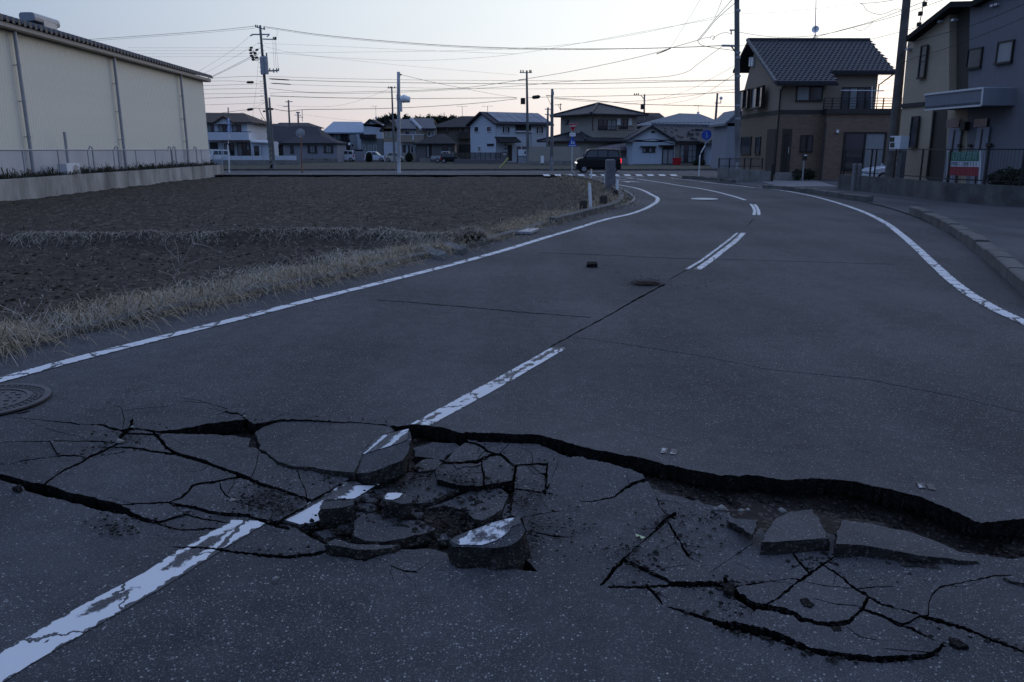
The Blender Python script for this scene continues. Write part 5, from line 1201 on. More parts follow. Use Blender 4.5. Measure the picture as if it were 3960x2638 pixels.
window(FLf, k3, (1630, 693, 1715, 719), h, 'frame_dark', 1, ('glass',)); window(FLf, k3, (1510, 727, 1547, 795), h, 'frame_white', 1, ('glass_curtain',))
window(FR, k3, (1820, 465, 1921, 556), h, 'frame_white', 3, ('glass', 'glass_curtain', 'glass')); window(FR, k4, (190, 365, 264, 436), h, 'frame_white', 3, ('glass', 'glass_curtain', 'glass'))
pbox(FR, k3, (1995, 432, 2195, 528), 0, .03, 'balcony_shade_panel', M['frame_dark'], h); pbox(FR, k3, (1990, 526, 2200, 540), 0, .3, 'balcony_sill', R_white, h)  # shade of the balcony painted as a flat dark panel above the sill
slopes([[FR.pt(*k3(1810, 668), -1.6), FR.pt(*k3(2068, 662), -1.6), FR.pt(*k3(2000, 604), 0), FR.pt(*k3(1722, 600), 0)]], .16, 'porch_roof', R_dark, h)
d_ = pbox(FR, k3, (1895, 708, 1948, 915), 0, .06, 'door', M['wood_dark'], h); pbox(FR, k3, (1918, 720, 1926, 900), .06, .07, 'door_pane', M['glass'], d_)
for y in (700, 748): window(FR, k3, (1855, y, 1872, y + 16), h, 'frame_dark', 1, ('glass',))
pbox(FR, k3, (2005, 690, 2012, 915), 1.2, 1.3, 'porch_post', R_white, h, 0)
pbox(FR, k3, (2015, 728, 2150, 920), 0, .04, 'alcove_panel', W_dark, h, 0)  # flat panel in darker render, no recess behind it
for x in (1745, 2200): mb = MB(); mb.tube([FR.pt(*k3(x, 440), -.06), FR.pt(*k3(x, 900), -.06)], .04, 5); mb.build('downpipe', M['grey_metal'], h)
# fence, gate pillar and rubbish cage in front of it
FF = facing(101); fe = empty('fence', FF.pt(*k3(1500, 930)), 'dark brown slat fence on a low brick base in front of the white solar house', 'fence')
pbox(FF, k3, (1200, 893, 1815, 942), -.2, 0, 'fence_base', W_dark, fe, -.1)
for x in range(1204, 1815, 66): pbox(FF, k3, (x, 805, x + 7, 893), -.12, -.04, 'fence_post', M['black_metal'], fe)
for y in range(808, 892, 12): pbox(FF, k3, (1204, y, 1815, y + 9), -.1, -.06, 'fence_slat', M['wood_dark'], fe)
gp = empty('gate_pillar', FF.pt(*k3(1855, 935)), 'dark brick gate pillar with a small pale nameplate', 'gate pillar'); pbox(FF, k3, (1817, 795, 1896, 940), -.4, .05, 'pillar', W_dark, gp, -.1); pbox(FF, k3, (1835, 822, 1872, 832), .05, .07, 'nameplate', M['sign_white'], gp); pbox(FF, k3, (1835, 810, 1870, 814), .05, .07, 'mail_slot', M['frame_dark'], gp)
cg = empty('utility_cabinet', V(*k3(2085, 920), 101), 'pale utility cabinet with a dark panel beside the doorway of the white house', 'cabinet'); pbox(FF, k3, (2030, 768, 2136, 850), -.6, 0, 'cabinet_body', R_white, cg); pbox(FF, k3, (2112, 790, 2130, 825), 0, .02, 'cabinet_panel', M['frame_dark'], cg); pbox(FF, k3, (2034, 850, 2132, 915), -.5, -.1, 'stand', M['grey_metal'], cg, 0)

# ---- block wall and large tiled house behind the stop sign
FB = facing(93); bw = empty('block_wall', FB.pt(*k4(380, 745)), 'beige rendered block wall behind the stop sign', 'wall'); pbox(FB, k4, (118, 570, 640, 748), -.25, 0, 'wall_panel', W_cream, bw, -.1); pbox(FB, k4, (118, 712, 600, 748), 0, .05, 'wall_base', M['concrete'], bw, -.1)
O = V(*k4(762, 600), 99); FR = Face((O.x, O.y), 28); FLf = Face((O.x, O.y), -62); h = empty('house', O, 'large beige two-storey house with dark hipped tile roofs on both floors', 'house')
aL, _ = FLf.loc(*k4(440, 300)); aR, _ = FR.loc(*k4(1212, 300)); _, ze = FR.loc(*k4(762, 240)); W_ = -aL; _, zb = FR.loc(*k4(762, 420))
mb = MB(); c = [FR.P(0, -.1), FR.P(aR, -.1), FR.P(aR, -.1, -W_), FR.P(0, -.1, -W_)]; mb.hexa(c + [p + Vector((0, 0, ze + .25)) for p in c]); mb.build('wall', W_cream, h)
def hip_on(FR, L, W_, ze, zr, oh, m, name, parent, inset, th=.16):
    e = [FR.P(-oh, ze, oh), FR.P(L + oh, ze, oh), FR.P(L + oh, ze, -W_ - oh), FR.P(-oh, ze, -W_ - oh)]; r0 = FR.P(inset, zr, -W_ / 2); r1 = FR.P(L - inset, zr, -W_ / 2)
    o = slopes([[e[0], e[1], r1, r0], [e[1], e[2], r1], [e[2], e[3], r0, r1], [e[3], e[0], r0]], th, name, m, parent); mb = MB(); up = Vector((0, 0, .06))
    for a, b in ((e[0], r0), (e[1], r1), (e[3], r0), (r0, r1)): mb.bar(a + up, b + up, .28, .2)
    mb.build('ridge_tiles', m, o); uv_slopes(o.children[0], None); return o
_, zr = FR.loc(*k4(830, 135), W_ / 2); hip_on(FR, aR, W_, ze + .05, zr, 1.0, R_tile, 'roof', h, W_ * .42)
hip_on(Face((O.x - .8, O.y - 1.6), 28), aR + 2.2, W_ + 2.6, zb - 1.0, zb + .25, .7, R_tile, 'lower_roof', h, 2.2)
F3 = Face((O.x - .8, O.y - 1.6), 28); mb = MB(); c = [F3.P(0, -.1), F3.P(aR + 2.2, -.1), F3.P(aR + 2.2, -.1, -W_ - 2), F3.P(0, -.1, -W_ - 2)]; mb.hexa(c + [p + Vector((0, 0, zb - .85)) for p in c]); mb.build('lower_wall', W_cream, h)
window(FR, k4, (820, 296, 1000, 398), h, 'frame_dark', 4, ('glass', 'glass', 'glass_curtain', 'glass_curtain')); window(FR, k4, (1035, 286, 1118, 386), h, 'frame_dark', 2, ('glass', 'glass'))
for x in (1005, 1120): pbox(FR, k4, (x, 284, x + 36, 352), 0, .12, 'shutter', M['frame_white'], h)
railing(FR, k4, (818, 362, 1182, 404), h, .6, 'black_metal', 16); window(FLf, k4, (487, 298, 526, 342), h, 'frame_dark', 2, ('glass_curtain', 'glass'))
mb = MB(); mb.tube([FR.pt(*k4(790, 245), -.4), FR.pt(*k4(764, 275), -.08), FR.pt(*k4(764, 410), -.08)], .06, 6); mb.build('downpipe', M['frame_dark'], h)
F = facing(96.5); sh = empty('shed', F.pt(*k4(980, 750)), 'low dark shed with a striped corrugated roof behind the black car', 'shed')
slopes([[F.pt(*k4(1060, 600), -.4), F.pt(*k4(1180, 600), -.4), F.pt(*k4(1175, 525), 3), F.pt(*k4(935, 525), 3)], [F.pt(*k4(770, 600), -.2), F.pt(*k4(1060, 600), -.4), F.pt(*k4(935, 525), 3)]], .08, 'shed_roof', make_roof('striped_roof', (.09, .07, .07), (.24, .22, .23), .35, .35, .5), sh)
pbox(F, k4, (790, 600, 1165, 752), -3, 0, 'shed_wall', W_dark, sh, -.1); pbox(F, k4, (1045, 680, 1132, 752), 0, 1.2, 'storage_box', M['grey_metal'], sh, 0)

# ---- pale single-storey house with damaged tile roof
F = facing(91.5); h = empty('house', F.pt(*k4(1500, 755)), 'pale blue bungalow with white gable and battered dark tile roof', 'house')
pbox(F, k4, (1168, 500, 1592, 760), -6, 0, 'wall', W_paleblue, h, -.1); gfront(F, k4, (1118, 497), (1365, 350), (1612, 505), 6, R_tile, h, W_white, .5, .2)
mb = MB()
for a, b in (((1168, 520), (1375, 490)), ((1375, 490), (1592, 542))): mb.bar(F.pt(*k4(*a), -.02), F.pt(*k4(*b), -.02), .05, .06)
mb.build('gable_trim', M['frame_dark'], h)
a = [F.pt(*k4(1168, 510)), F.pt(*k4(1592, 510)), F.pt(*k4(1592, 540)), F.pt(*k4(1375, 490)), F.pt(*k4(1168, 520))]; mb = MB(); mb.prism([p + F.n * .015 for p in a], F.n * .012); recalc(mb.build('gable_panel', W_white, h))
FS = facing(93); pbox(FS, k4, (1590, 512, 2003, 760), -6, 0, 'side_wall', W_cream, h, -.1)
hip(FS, k4, (1580, 508), (2012, 508), (1362, 346), (2132, 366), 9, R_tile, h, .6, .18)
mb = MB()
for i in range(30): p0, p1 = FS.pt(*k4(1362, 342), 4.5), FS.pt(*k4(2132, 362), 4.5); mb.bar(p0.lerp(p1, i / 30), p0.lerp(p1, (i + .72) / 30), .3, .26)
mb.build('ridge_tiles', R_grey, h)
rn = random.Random(9)
for i in range(46):
    px, py = rn.uniform(1420, 2080), rn.uniform(375, 490)
    if px < 1400 + (py - 350) * 1.1 or px > 2130 - (py - 360) * .9: continue
    t = (500 - py) / 150; p = FS.pt(*k4(px, py), -.6 + t * 5.1) + Vector((0, 0, .04)); mb = MB(); d1 = Vector((.45, rn.uniform(-.1, .3), rn.uniform(-.22, -.1))) * rn.uniform(.6, 1.3); mb.bar(p, p + d1, .16, .05); mb.build('loose_tile', R_grey if rn.random() < .35 else R_tile, h)
d_ = pbox(F, k4, (1465, 565, 1582, 748), 0, .05, 'door', M['frame_dark'], h)
for r in ((1475, 600, 1518, 740), (1528, 600, 1574, 740)): pbox(F, k4, r, .05, .06, 'pane', M['glass_curtain'], d_)
pbox(F, k4, (1430, 552, 1590, 563), 0, .6, 'door_canopy', M['frame_dark'], h); window(F, k4, (1268, 576, 1396, 626), h, 'frame_dark', 4, ('glass_curtain', 'glass')); pbox(F, k4, (1242, 562, 1406, 570), 0, .4, 'window_hood', M['frame_dark'], h)
window(FS, k4, (1645, 545, 1812, 728), h, 'frame_dark', 4, ('glass_curtain', 'glass', 'glass_curtain', 'glass_curtain'), bars=2); window(FS, k4, (1812, 545, 1952, 728), h, 'frame_dark', 3, ('glass', 'glass', 'glass'), bars=1)
pbox(F, k4, (1168, 742, 1462, 760), 0, .04, 'plinth', M['concrete'], h, -.1); pbox(F, k4, (1355, 412, 1393, 430), .03, .06, 'gable_vent', M['frame_dark'], h)
for i, x in enumerate((1602, 1625)):
    p = V(*k4(x, 758), 89.5); b = empty('bucket', (p.x, p.y, .05), ('left' if i == 0 else 'right') + ' one of two red plastic tubs on the doorstep of the pale bungalow', 'tub'); mb = MB(); mb.tube([(p.x, p.y, .05), (p.x, p.y, .75)], [.28, .36], 12); mb.build('tub_body', M['red'], b); mb = MB(); mb.tube([(p.x, p.y, .72), (p.x, p.y, .80)], [.39, .39], 12); mb.build('rim', M['red'], b)
# second pale gable to its right
F = facing(88); h = empty('house', F.pt(*k4(2100, 760)), 'second pale bungalow with air conditioners, cut off by the utility pole', 'house')
pbox(F, k4, (1998, 510, 2420, 790), -6, 0, 'wall', W_paleblue, h, -.1); gfront(F, k4, (1945, 512), (2235, 330), (2500, 512), 6, R_tile, h, W_white, .5, .2)
window(F, k4, (2125, 575, 2205, 634), h, 'frame_dark', 2, ('glass', 'glass')); pbox(F, k4, (2098, 568, 2215, 575), 0, .4, 'window_hood', M['frame_dark'], h)
for y in (442, 482):
    ac = pbox(F, k4, (2172, y, 2210, y + 34), .02, .5, 'air_conditioner', M['grey_metal'], h); pbox(F, k4, (2176, y + 3, 2206, y + 31), .5, .52, 'fan_grille', M['frame_dark'], ac)
mb = MB(); mb.bar(F.pt(*k4(1998, 540), -.02), F.pt(*k4(2195, 508), -.02), .05, .06); mb.build('gable_trim', M['frame_dark'], h)
# roofs behind
F = facing(125); h = empty('house', F.pt(*k4(1700, 400)), 'house with broad grey-blue hip roof and snow guards behind the bungalow', 'house')
pbox(F, k4, (1400, 345, 2120, 600), -9, 0, 'wall', W_grey, h, -.1); hip(F, k4, (1230, 350), (2150, 352), (1642, 230), (1850, 238), 11, R_grey, h, .8, .2)
for i in range(18):
    x = 1330 + i * 42; p = F.pt(*k4(x, 328), .6); mb = MB(); mb.bar(p, p + Vector((.5, 0, .05)), .1, .12); mb.build('snow_guard', M['frame_dark'], h)
p = F.pt(*k4(1830, 228), 5); mb = MB(); mb.face(disc(p, (-.4, -1, .3), .22)); mb.build('satellite_dish', M['sign_white'], h)
F = facing(140); h = empty('house', F.pt(*k4(1350, 400)), 'dark tiled roof peeping between the big tiled house and the grey hip roof', 'house'); pbox(F, k4, (1225, 330, 1480, 560), -8, 0, 'wall', W_dark, h, -.1); hip(F, k4, (1180, 335), (1530, 300), (1215, 222), (1440, 228), 8, R_dark, h, .5, .18, W_white)
F = facing(70); h = empty('house', F.pt(*k4(2170, 420)), 'grey gabled house end just left of the tall pole on the right', 'house'); pbox(F, k4, (2118, 330, 2300, 600), -5, 0, 'wall', W_grey, h, -.1); gfront(F, k4, (2095, 335), (2260, 190), (2420, 335), 5, R_grey, h, W_grey, .4, .18)

# ------------------------------------------------------------------ brick-clad house with the tiled roof
Yf = 46.8; F = facing(Yf); X0 = F.pt(*k5(607, 900)).x; FS = Face((X0, Yf), -90)
hb = empty('house', Vector((X0, Yf, 0)), 'brown brick-clad two-storey house with dark tiled roof and upper balcony', 'house')
brick = mat('brick_cladding', (.075, .055, .042), (.11, .08, .06), 3, .9, .5, 30); mm_, N_, L_, B_ = newmat('brick_cladding_relief')
bt = N_.new('ShaderNodeTexBrick'); tc_ = N_.new('ShaderNodeTexCoord'); sx = N_.new('ShaderNodeSeparateXYZ'); cx_ = N_.new('ShaderNodeCombineXYZ'); L_.new(tc_.outputs['Object'], sx.inputs[0]); L_.new(math_n(N_, L_, 'ADD', sx.outputs[0], sx.outputs[1]), cx_.inputs[0]); L_.new(sx.outputs[2], cx_.inputs[1]); L_.new(cx_.outputs[0], bt.inputs['Vector'])
bt.inputs['Color1'].default_value = (.15, .10, .068, 1); bt.inputs['Color2'].default_value = (.20, .135, .092, 1); bt.inputs['Mortar'].default_value = (.075, .063, .054, 1); bt.inputs['Scale'].default_value = 4.2; bt.inputs['Mortar Size'].default_value = .025; bt.inputs['Row Height'].default_value = .3; bt.inputs['Brick Width'].default_value = 1.0
L_.new(bt.outputs['Color'], B_.inputs['Base Color']); B_.inputs['Roughness'].default_value = .9; bpn = N_.new('ShaderNodeBump'); bpn.inputs['Strength'].default_value = .5; bpn.invert = True; L_.new(bt.outputs['Fac'], bpn.inputs['Height']); L_.new(bpn.outputs[0], B_.inputs['Normal']); brick = mm_
up_w = wm('taupe_siding', (.25, .20, .15), stretch=(1, 1, 16), bump=.2); band = mat('dark_band', (.04, .036, .034), rough=.8)
sb, _ = FS.loc(*k5(248, 1000)); D = abs(sb); xr = F.loc(*k5(1740, 1000))[0] ; zband = F.loc(*k5(700, 812))[1]; zeL = F.loc(*k5(700, 545))[1]
def prism_box(name, x0, x1, y0, y1, z0, z1, m, parent): mb = MB(); mb.box(x0, x1, y0, y1, z0, z1); return mb.build(name, m, parent)
xm = F.pt(*k5(1020, 900)).x; xe = F.pt(*k5(1735, 900)).x; xu = F.pt(*k5(1608, 600)).x
prism_box('lower_wall', X0, xm + .02, Yf, Yf + D, -.05, zband, brick, hb); prism_box('lower_wall', xm, xe, Yf - .5, Yf + D - .01, -.05, zband - .02, brick, hb)
prism_box('upper_wall', X0 + .01, xm, Yf + .01, Yf + D - .01, zband, zeL + .2, up_w, hb); prism_box('upper_wall', xm - .3, xu, Yf + 1.2, Yf + D - .02, zband, zeL + .9, up_w, hb)
prism_box('belt_course', X0 - .03, xm, Yf - .03, Yf + D, zband - .06, zband + .16, band, hb); prism_box('balcony_floor', xm - .1, xe + .15, Yf - .62, Yf + 1.3, zband - .08, zband + .2, band, hb)
# roof planes from the surveyed points
RL = FS.pt(*k5(315, 138), -.5); EL = FS.pt(*k5(580, 530), -.5); BL = FS.pt(*k5(178, 418), -.5)
RR = V(*k5(1457, 140), RL.y); nrm = (EL - RL).cross(RR - RL).normalized()
def on_roof(px, py):
    r = ray(px, py); C = Vector((0, 0, CAM_H)); return C + r * ((RL - C).dot(nrm) / r.dot(nrm))
p1, p2, p3 = on_roof(*k5(1160, 530)), on_roof(*k5(1088, 428)), on_roof(*k5(1702, 430))
rf_base = make_roof('roof_underlay', (.02, .02, .024), (.03, .03, .034)); back_e = Vector((0, max(2.0, BL.y - RL.y) , BL.z - RL.z))
roof = slopes([[RL, EL, p1, p2, p3, RR], [RL, RR, RR + back_e, RL + back_e]], .16, 'roof', rf_base, hb)
mb = MB(); mb.prism([Vector((X0 + .05, EL.y + .6, EL.z - .05)), Vector((X0 + .05, RL.y, RL.z - .3)), Vector((X0 + .05, Yf + D, zeL + .1)), Vector((X0 + .05, Yf + .0, zeL + .1))], (.1, 0, 0)); recalc(mb.build('gable', up_w, hb))
ud = (RR - RL).normalized(); sd = ud.cross(nrm).normalized()
if sd.z > 0: sd = -sd
tw, trow = .285, .27; nrow = int((EL - RL).dot(sd) / trow) + 1; tiles = []
outline2 = [((p - RL).dot(ud), (p - RL).dot(sd)) for p in (RL, EL, p1, p2, p3, RR)]
tile_m = mat('glazed_roof_tile', (.020, .021, .028), (.046, .047, .058), 9, .55, .1, 30, spec=.22)
nup = nrm if nrm.z > 0 else -nrm
def tile_mesh():
    mb = MB(); n = 6; vs = []
    for j, (s, lift) in enumerate(((-.02, .012), (trow * .55, .022), (trow * 1.02, .036))):
        for i in range(n + 1):
            u = i / n * tw; hgt = lift + .026 * (.5 - .5 * math.cos(2 * math.pi * (i / n) ** 1.3)); vs.append(ud * u + sd * s + nup * hgt)
    for i in range(n + 1): vs.append(ud * (i / n * tw) + sd * trow * 1.02 + nup * .006)
    fs = [(j * (n + 1) + i, (j + 1) * (n + 1) + i, (j + 1) * (n + 1) + i + 1, j * (n + 1) + i + 1) for j in range(3) for i in range(n)]
    mb.add(vs, fs); return mb
tmb = tile_mesh(); tme = tmb.mesh('roof_tile', tile_m, True); cand = []
for rj in range(nrow):
    for ci in range(-1, int((RR - RL).length / tw) + 14):
        u, s = ci * tw + (rj % 2) * tw * .5, rj * trow
        if inpoly(np.array([u + tw / 2]), np.array([s + trow * .5]), outline2)[0]: cand.append((RL + ud * u + sd * s, rj, ci))
cand.sort(key=lambda c: (c[0] - Vector((0, 0, CAM_H))).length)
for p, rj, ci in cand[:300]:
    o = bpy.data.objects.new('roof_tile', tme); COL.objects.link(o); o.parent = roof; o.location = p
mb = MB()
for p, rj, ci in cand[300:]: mb.add([Vector(v) + p for v in tmb.v], tmb.f)
if mb.v: tag(mb.build('roof_tiles', tile_m, roof, True), kind='stuff')
mb = MB(); N_r = 34
for i in range(N_r): a, b = RL.lerp(RR, i / N_r), RL.lerp(RR, (i + .9) / N_r); mb.bar(a + Vector((0, 0, .08)), b + Vector((0, 0, .08)), .2, .14)
mb.build('ridge_tiles', tile_m, roof)
mb = MB(); N_v = 22
for i in range(N_v): a, b = RL.lerp(EL, i / N_v), RL.lerp(EL, (i + .85) / N_v); mb.bar(a + nup * .05 - ud * .02, b + nup * .05 - ud * .02, .16, .12)
mb.build('verge_tiles', M['concrete_pole'], roof)
mb = MB(); mb.bar(EL + sd * .06 + Vector((0, 0, -.08)), p1 + sd * .06 + Vector((0, 0, -.08)), .12, .12); mb.bar(p2 + sd * .06 + Vector((0, 0, -.08)), p3 + sd * .06 + Vector((0, 0, -.08)), .12, .12); mb.build('gutter', M['black_metal'], hb)
mb = MB(); mb.tube([EL + Vector((.6, -.0, -.1)), F.P(F.loc(*k5(620, 600))[0], zeL - .3, .08), F.P(F.loc(*k5(612, 700))[0], .3, .08)], .05, 6); mb.build('downpipe', M['black_metal'], hb)
mb = MB(); mb.tube([p3 + Vector((-.1, 0, -.1)), Vector((xu + .05, Yf + 1.1, p3.z - .7)), Vector((xu + .05, Yf + 1.1, zband))], .04, 6); mb.build('downpipe', M['black_metal'], hb)
# windows of the brick house
window(F, k5, (770, 560, 1016, 702), hb, 'frame_dark', 2, ('glass_curtain', 'glass')); window(facing(Yf + 1.2), k5, (1190, 572, 1482, 785), hb, 'frame_dark', 4, ('glass', 'glass_curtain', 'glass', 'glass'))
window(F, k5, (806, 1020, 862, 1175), hb, 'frame_dark', 1, ('glass',)); window(F, k5, (868, 1020, 920, 1175), hb, 'frame_dark', 1, ('glass',)); FP = facing(Yf - .5); window(FP, k5, (1203, 990, 1596, 1345), hb, 'frame_dark', 2, ('glass', 'glass_curtain'), t=.1)
for r in ((288, 600, 378, 775), (408, 570, 514, 765)): window(FS, k5, r, hb, 'frame_dark', 2, ('glass_curtain', 'glass'), .25, d=.18)
for r in ((258, 1035, 353, 1197), (394, 1033, 440, 1197)): window(FS, k5, r, hb, 'frame_dark', 1, ('glass',))
for x in (342, 364): pbox(FS, k5, (x, 295, x + 14, 376), -.02, .1, 'gable_vent', M['sign_white'], hb)
pbox(FS, k5, (492, 965, 572, 1345), 0, .03, 'opening_shade_panel', M['wood_dark'], hb, .02)  # closed dark panel; the shade inside the porch is given by its colour
d_ = pbox(F, k5, (632, 962, 718, 1358), 0, .04, 'door', M['wood_dark'], hb, .02)
for x in (648, 664, 680): pbox(F, k5, (x, 1005, x + 5, 1350), .04, .06, 'door_strip', M['frame_dark'], d_)
pbox(F, k5, (690, 1130, 695, 1190), .06, .12, 'door_handle', M['galv'], d_)
FBal = facing(Yf - .55)
mb = MB(); a0, a1, z0, z1 = rect(FBal, k5, 1025, 678, 1755, 782)
rl_ = [mb.fbox(FBal, a0, a1, z0 + (z1 - z0) * i / 4, z0 + (z1 - z0) * i / 4 + .035, -.02, .02) for i in range(5)]; rail = mb.build('balcony_railing', M['black_metal'], hb)
for x in (1030, 1108, 1265, 1420, 1585, 1680, 1735, 1752): a = FBal.loc(*k5(x, 700))[0]; mb = MB(); mb.fbox(FBal, a - .025, a + .025, z0, z1, -.03, .03); mb.build('railing_post', M['black_metal'], rail)
mb = MB(); mb.tube([FBal.pt(*k5(1185, 603), .3), FBal.pt(*k5(1590, 605), .3)], .025, 5); mb.tube([FBal.pt(*k5(1478, 565), .3), FBal.pt(*k5(1470, 775), .3)], .035, 5); mb.build('laundry_pole', M['galv'], hb)
for k_, r in ((F, (1140, 972, 1158, 998)), (F, (256, 988, 268, 1004))): pbox(FP, k5, r, .0, .15, 'wall_lamp', M['sign_white'], hb) if r[0] > 600 else None
pbox(FP, k5, (1010, 905, 1030, 1360), 0, .06, 'corner_trim', band, hb, .02)
# dish on a tall mast on the ridge
ms = V(*k8(1808, 240), RL.y); an = empty('satellite_dish', ms, 'round white satellite dish on a tall mast behind the tiled ridge', 'satellite dish')
dc = V(*k8(1810, 178), RL.y); mb = MB(); mb.tube([ms + Vector((0, 0, -.3)), dc, V(*k8(1812, 60), RL.y), V(*k8(1815, -30), RL.y)], [.03, .03, .02, .012], 6); mb.build('mast', M['grey_metal'], an)
mb = MB(); c = disc(dc, (-.55, -1, .3), .22, 20); cc = dc + Vector((.55, 1, -.3)).normalized() * .06
for i in range(20): mb.face([c[i], c[(i + 1) % 20], cc])
mb.build('dish', M['sign_white'], an)
mb = MB()
for x in (1795, 1825): mb.tube([V(*k8(x, 238), RL.y), V(*k8(1809, 205), RL.y)], .015, 5)
mb.build('stay', M['grey_metal'], an)

# low block wall and mesh fence in front of the brick house
Ya = 44.2; FW = facing(Ya); lw = empty('block_wall', FW.pt(*k5(290, 1460)), 'low grey concrete block wall with a black mesh fence beside the brick house', 'wall')
for i in range(5):
    for j in range(3):
        x0, x1 = 40 + 500 * i / 5, 40 + 500 * (i + 1) / 5 - 2; y0 = 1322 + i * 8 + 46 * j; pbox(FW, k5, (x0, y0, x1, y0 + 45), -.15, 0 + .004 * ((i + j) % 2), 'concrete_block', M['concrete'], lw)
mb = MB(); a0 = FW.loc(*k5(50, 1300))[0]; a1 = FW.loc(*k5(460, 1300))[0]; zt = FW.loc(*k5(250, 1240))[1]; zb = FW.loc(*k5(250, 1330))[1]
for z in (zt, zb + .12): mb.fbox(FW, a0, a1, z - .02, z + .01, -.09, -.06)
n_w = 44
for i in range(n_w): a = a0 + (a1 - a0) * i / n_w; mb.fbox(FW, a - .004, a + .004, zb, zt, -.08, -.072)
mb.build('mesh_panel', M['black_metal'], lw)
for x in (52, 150, 290, 348, 458): a = FW.loc(*k5(x, 1290))[0]; mb = MB(); mb.fbox(FW, a - .03, a + .03, zb - .05, zt + .03, -.11, -.05); mb.build('fence_post', M['black_metal'], lw)
gpst = empty('gate_post', FW.pt(*k5(545, 1460)), 'slim dark gate post at the end of the low block wall', 'post'); pbox(FW, k5, (536, 1290, 556, 1462), -.1, .05, 'post_body', M['black_metal'], gpst, 0)
mbx = V(*k5(838, 1400), 44.5); lb = empty('letterbox', (mbx.x, mbx.y, .0), 'letterbox on a slim pole in the forecourt of the brick house', 'letterbox'); FQ = facing(44.5); pbox(FQ, k5, (832, 1250, 842, 1395), -.03, .03, 'pole', M['grey_metal'], lb, 0); pbox(FQ, k5, (832, 1200, 866, 1255), -.15, .1, 'box', M['frame_dark'], lb); pbox(FQ, k5, (838, 1203, 864, 1213), .1, .12, 'slot_plate', M['sign_white'], lb)
st_ = prism_box('doorstep', V(*k5(610, 1390), 45.5).x, V(*k5(770, 1390), 45.5).x, 45.2, 46.2, 0, .42, M['concrete'], None); tag(st_, 'pale concrete doorstep in front of the brick house', 'step')

# ------------------------------------------------------------------ grey apartment building on the right
O = V(*k6(232, 1100), 34.2); FA = Face((O.x, O.y), -84); ap = empty('apartment_building', O, 'two-storey apartment building with beige and blue-grey walls at the right edge', 'building')
Wb = wm('beige_siding', (.36, .29, .21), stretch=(1, 1, 12), bump=.2); Wg = wm('blue_grey_siding', (.165, .16, .175), stretch=(8, 8, .6), bump=.25); Wd = wm('dark_brown_siding', (.075, .062, .052))
def wall_poly(name, pts, m, out, thick=.25, base=None):
    P = [FA.pt(*k6(*p), -out) for p in pts]
    if base is not None: P = [p if p.z > base + .6 else Vector((p.x, p.y, base)) for p in P]
    mb = MB(); mb.prism(P, -FA.n * thick); return recalc(mb.build(name, m, ap))
wall_poly('wall', [(278, 300), (575, 62), (575, 1280), (190, 1280)], Wb, 0, 5, .3); wall_poly('stair_wall', [(560, 62), (726, 55), (700, 1280), (555, 1280)], Wd, -.3, 4, .3)
wall_poly('wall', [(722, 57), (900, -45), (1400, -350), (1400, 1330), (700, 1290)], Wg, .05, 5, .3)
mb = MB(); R_ = [FA.pt(*k6(*p), -.35) for p in ((262, 298), (578, 52), (728, 50), (905, -50), (1400, -360))]
for a, b in zip(R_[:-1], R_[1:]): mb.prism([a, b, b + Vector((0, 0, .2)), a + Vector((0, 0, .2))], -FA.n * 6)
recalc(mb.build('roof', R_dark, ap)); pbox(FA, k6, (232, 735, 400, 766), 0, .05, 'belt_course', band, ap)
for r, g in (((378, 325, 426, 558), 'glass'), ((718, 345, 822, 488), 'glass'), ((932, 293, 1046, 452), 'glass_curtain'), ((312, 830, 366, 1052), 'glass')): window(FA, k6, r, ap, 'frame_dark', 1, (g,), .06, bars=1 if r[3] - r[1] > 200 else 0)
# balcony / porch canopy
mb = MB(); c = [FA.pt(*k6(400, 785), -1.2), FA.pt(*k6(805, 752), -1.2)]; t = [FA.pt(*k6(400, 676), -1.2), FA.pt(*k6(818, 628), -1.2)]
q = [c[0], c[1], t[1], t[0]]; panel_m = wm('grey_panel', (.17, .178, .20), stretch=(7, 7, .5), bump=.3); mb.prism(q, -FA.n * .06); bal = recalc(mb.build('balcony_panel', panel_m, ap))
mb = MB(); e = -FA.n * 1.2; mb.prism([c[1], c[1] + e, t[1] + e, t[1]], FA.d * .05); recalc(mb.build('side_panel', panel_m, bal)); mb = MB(); mb.prism([c[0], c[1], c[1] + e, c[0] + e], (0, 0, .12)); recalc(mb.build('balcony_floor', panel_m, bal))
mb = MB(); mb.bar(t[0], t[1], .07); mb.bar(c[0], c[1], .06); mb.bar(c[1], t[1], .06); mb.bar(t[1], t[1] + e, .06); mb.build('trim', M['galv'], bal)
wall_poly('porch_wall', [(555, 780), (960, 745), (925, 1290), (535, 1280)], Wb, .02, .1, .3); wall_poly('porch_side', [(455, 785), (560, 778), (545, 1280), (420, 1280)], Wd, .03, .1, .3)
for x0, x1, y0 in ((580, 672, 852), (778, 872, 848)):
    d_ = pbox(FA, k6, (x0, y0 + 62, x1 - 8, 1275), .12, .16, 'door', wm('door_panel_%d' % x0, (.24, .24, .27)), ap, .35); pbox(FA, k6, (x0, y0, x1, y0 + 58), .12, .16, 'transom', M['glass'], ap); pbox(FA, k6, (x0 + 36, y0 + 75, x0 + 46, 1270), .16, .18, 'door_strip', M['frame_dark'], d_, .4)
pbox(FA, k6, (705, 870, 738, 932), .12, .3, 'wall_lamp', M['frame_dark'], ap)
for x in (662, 738): pbox(FA, k6, (x, 1028, x + 20, 1050), .12, .18, 'intercom', M['frame_dark'], ap)
pbox(FA, k6, (870, 1022, 905, 1045), .12, .2, 'letterbox', M['frame_dark'], ap)
mb = MB(); mb.tube([FA.pt(*k6(468, 795), -.1), FA.pt(*k6(445, 1000), -.1), FA.pt(*k6(412, 1275), -.1)], .05, 6); mb.build('downpipe', M['black_metal'], ap)
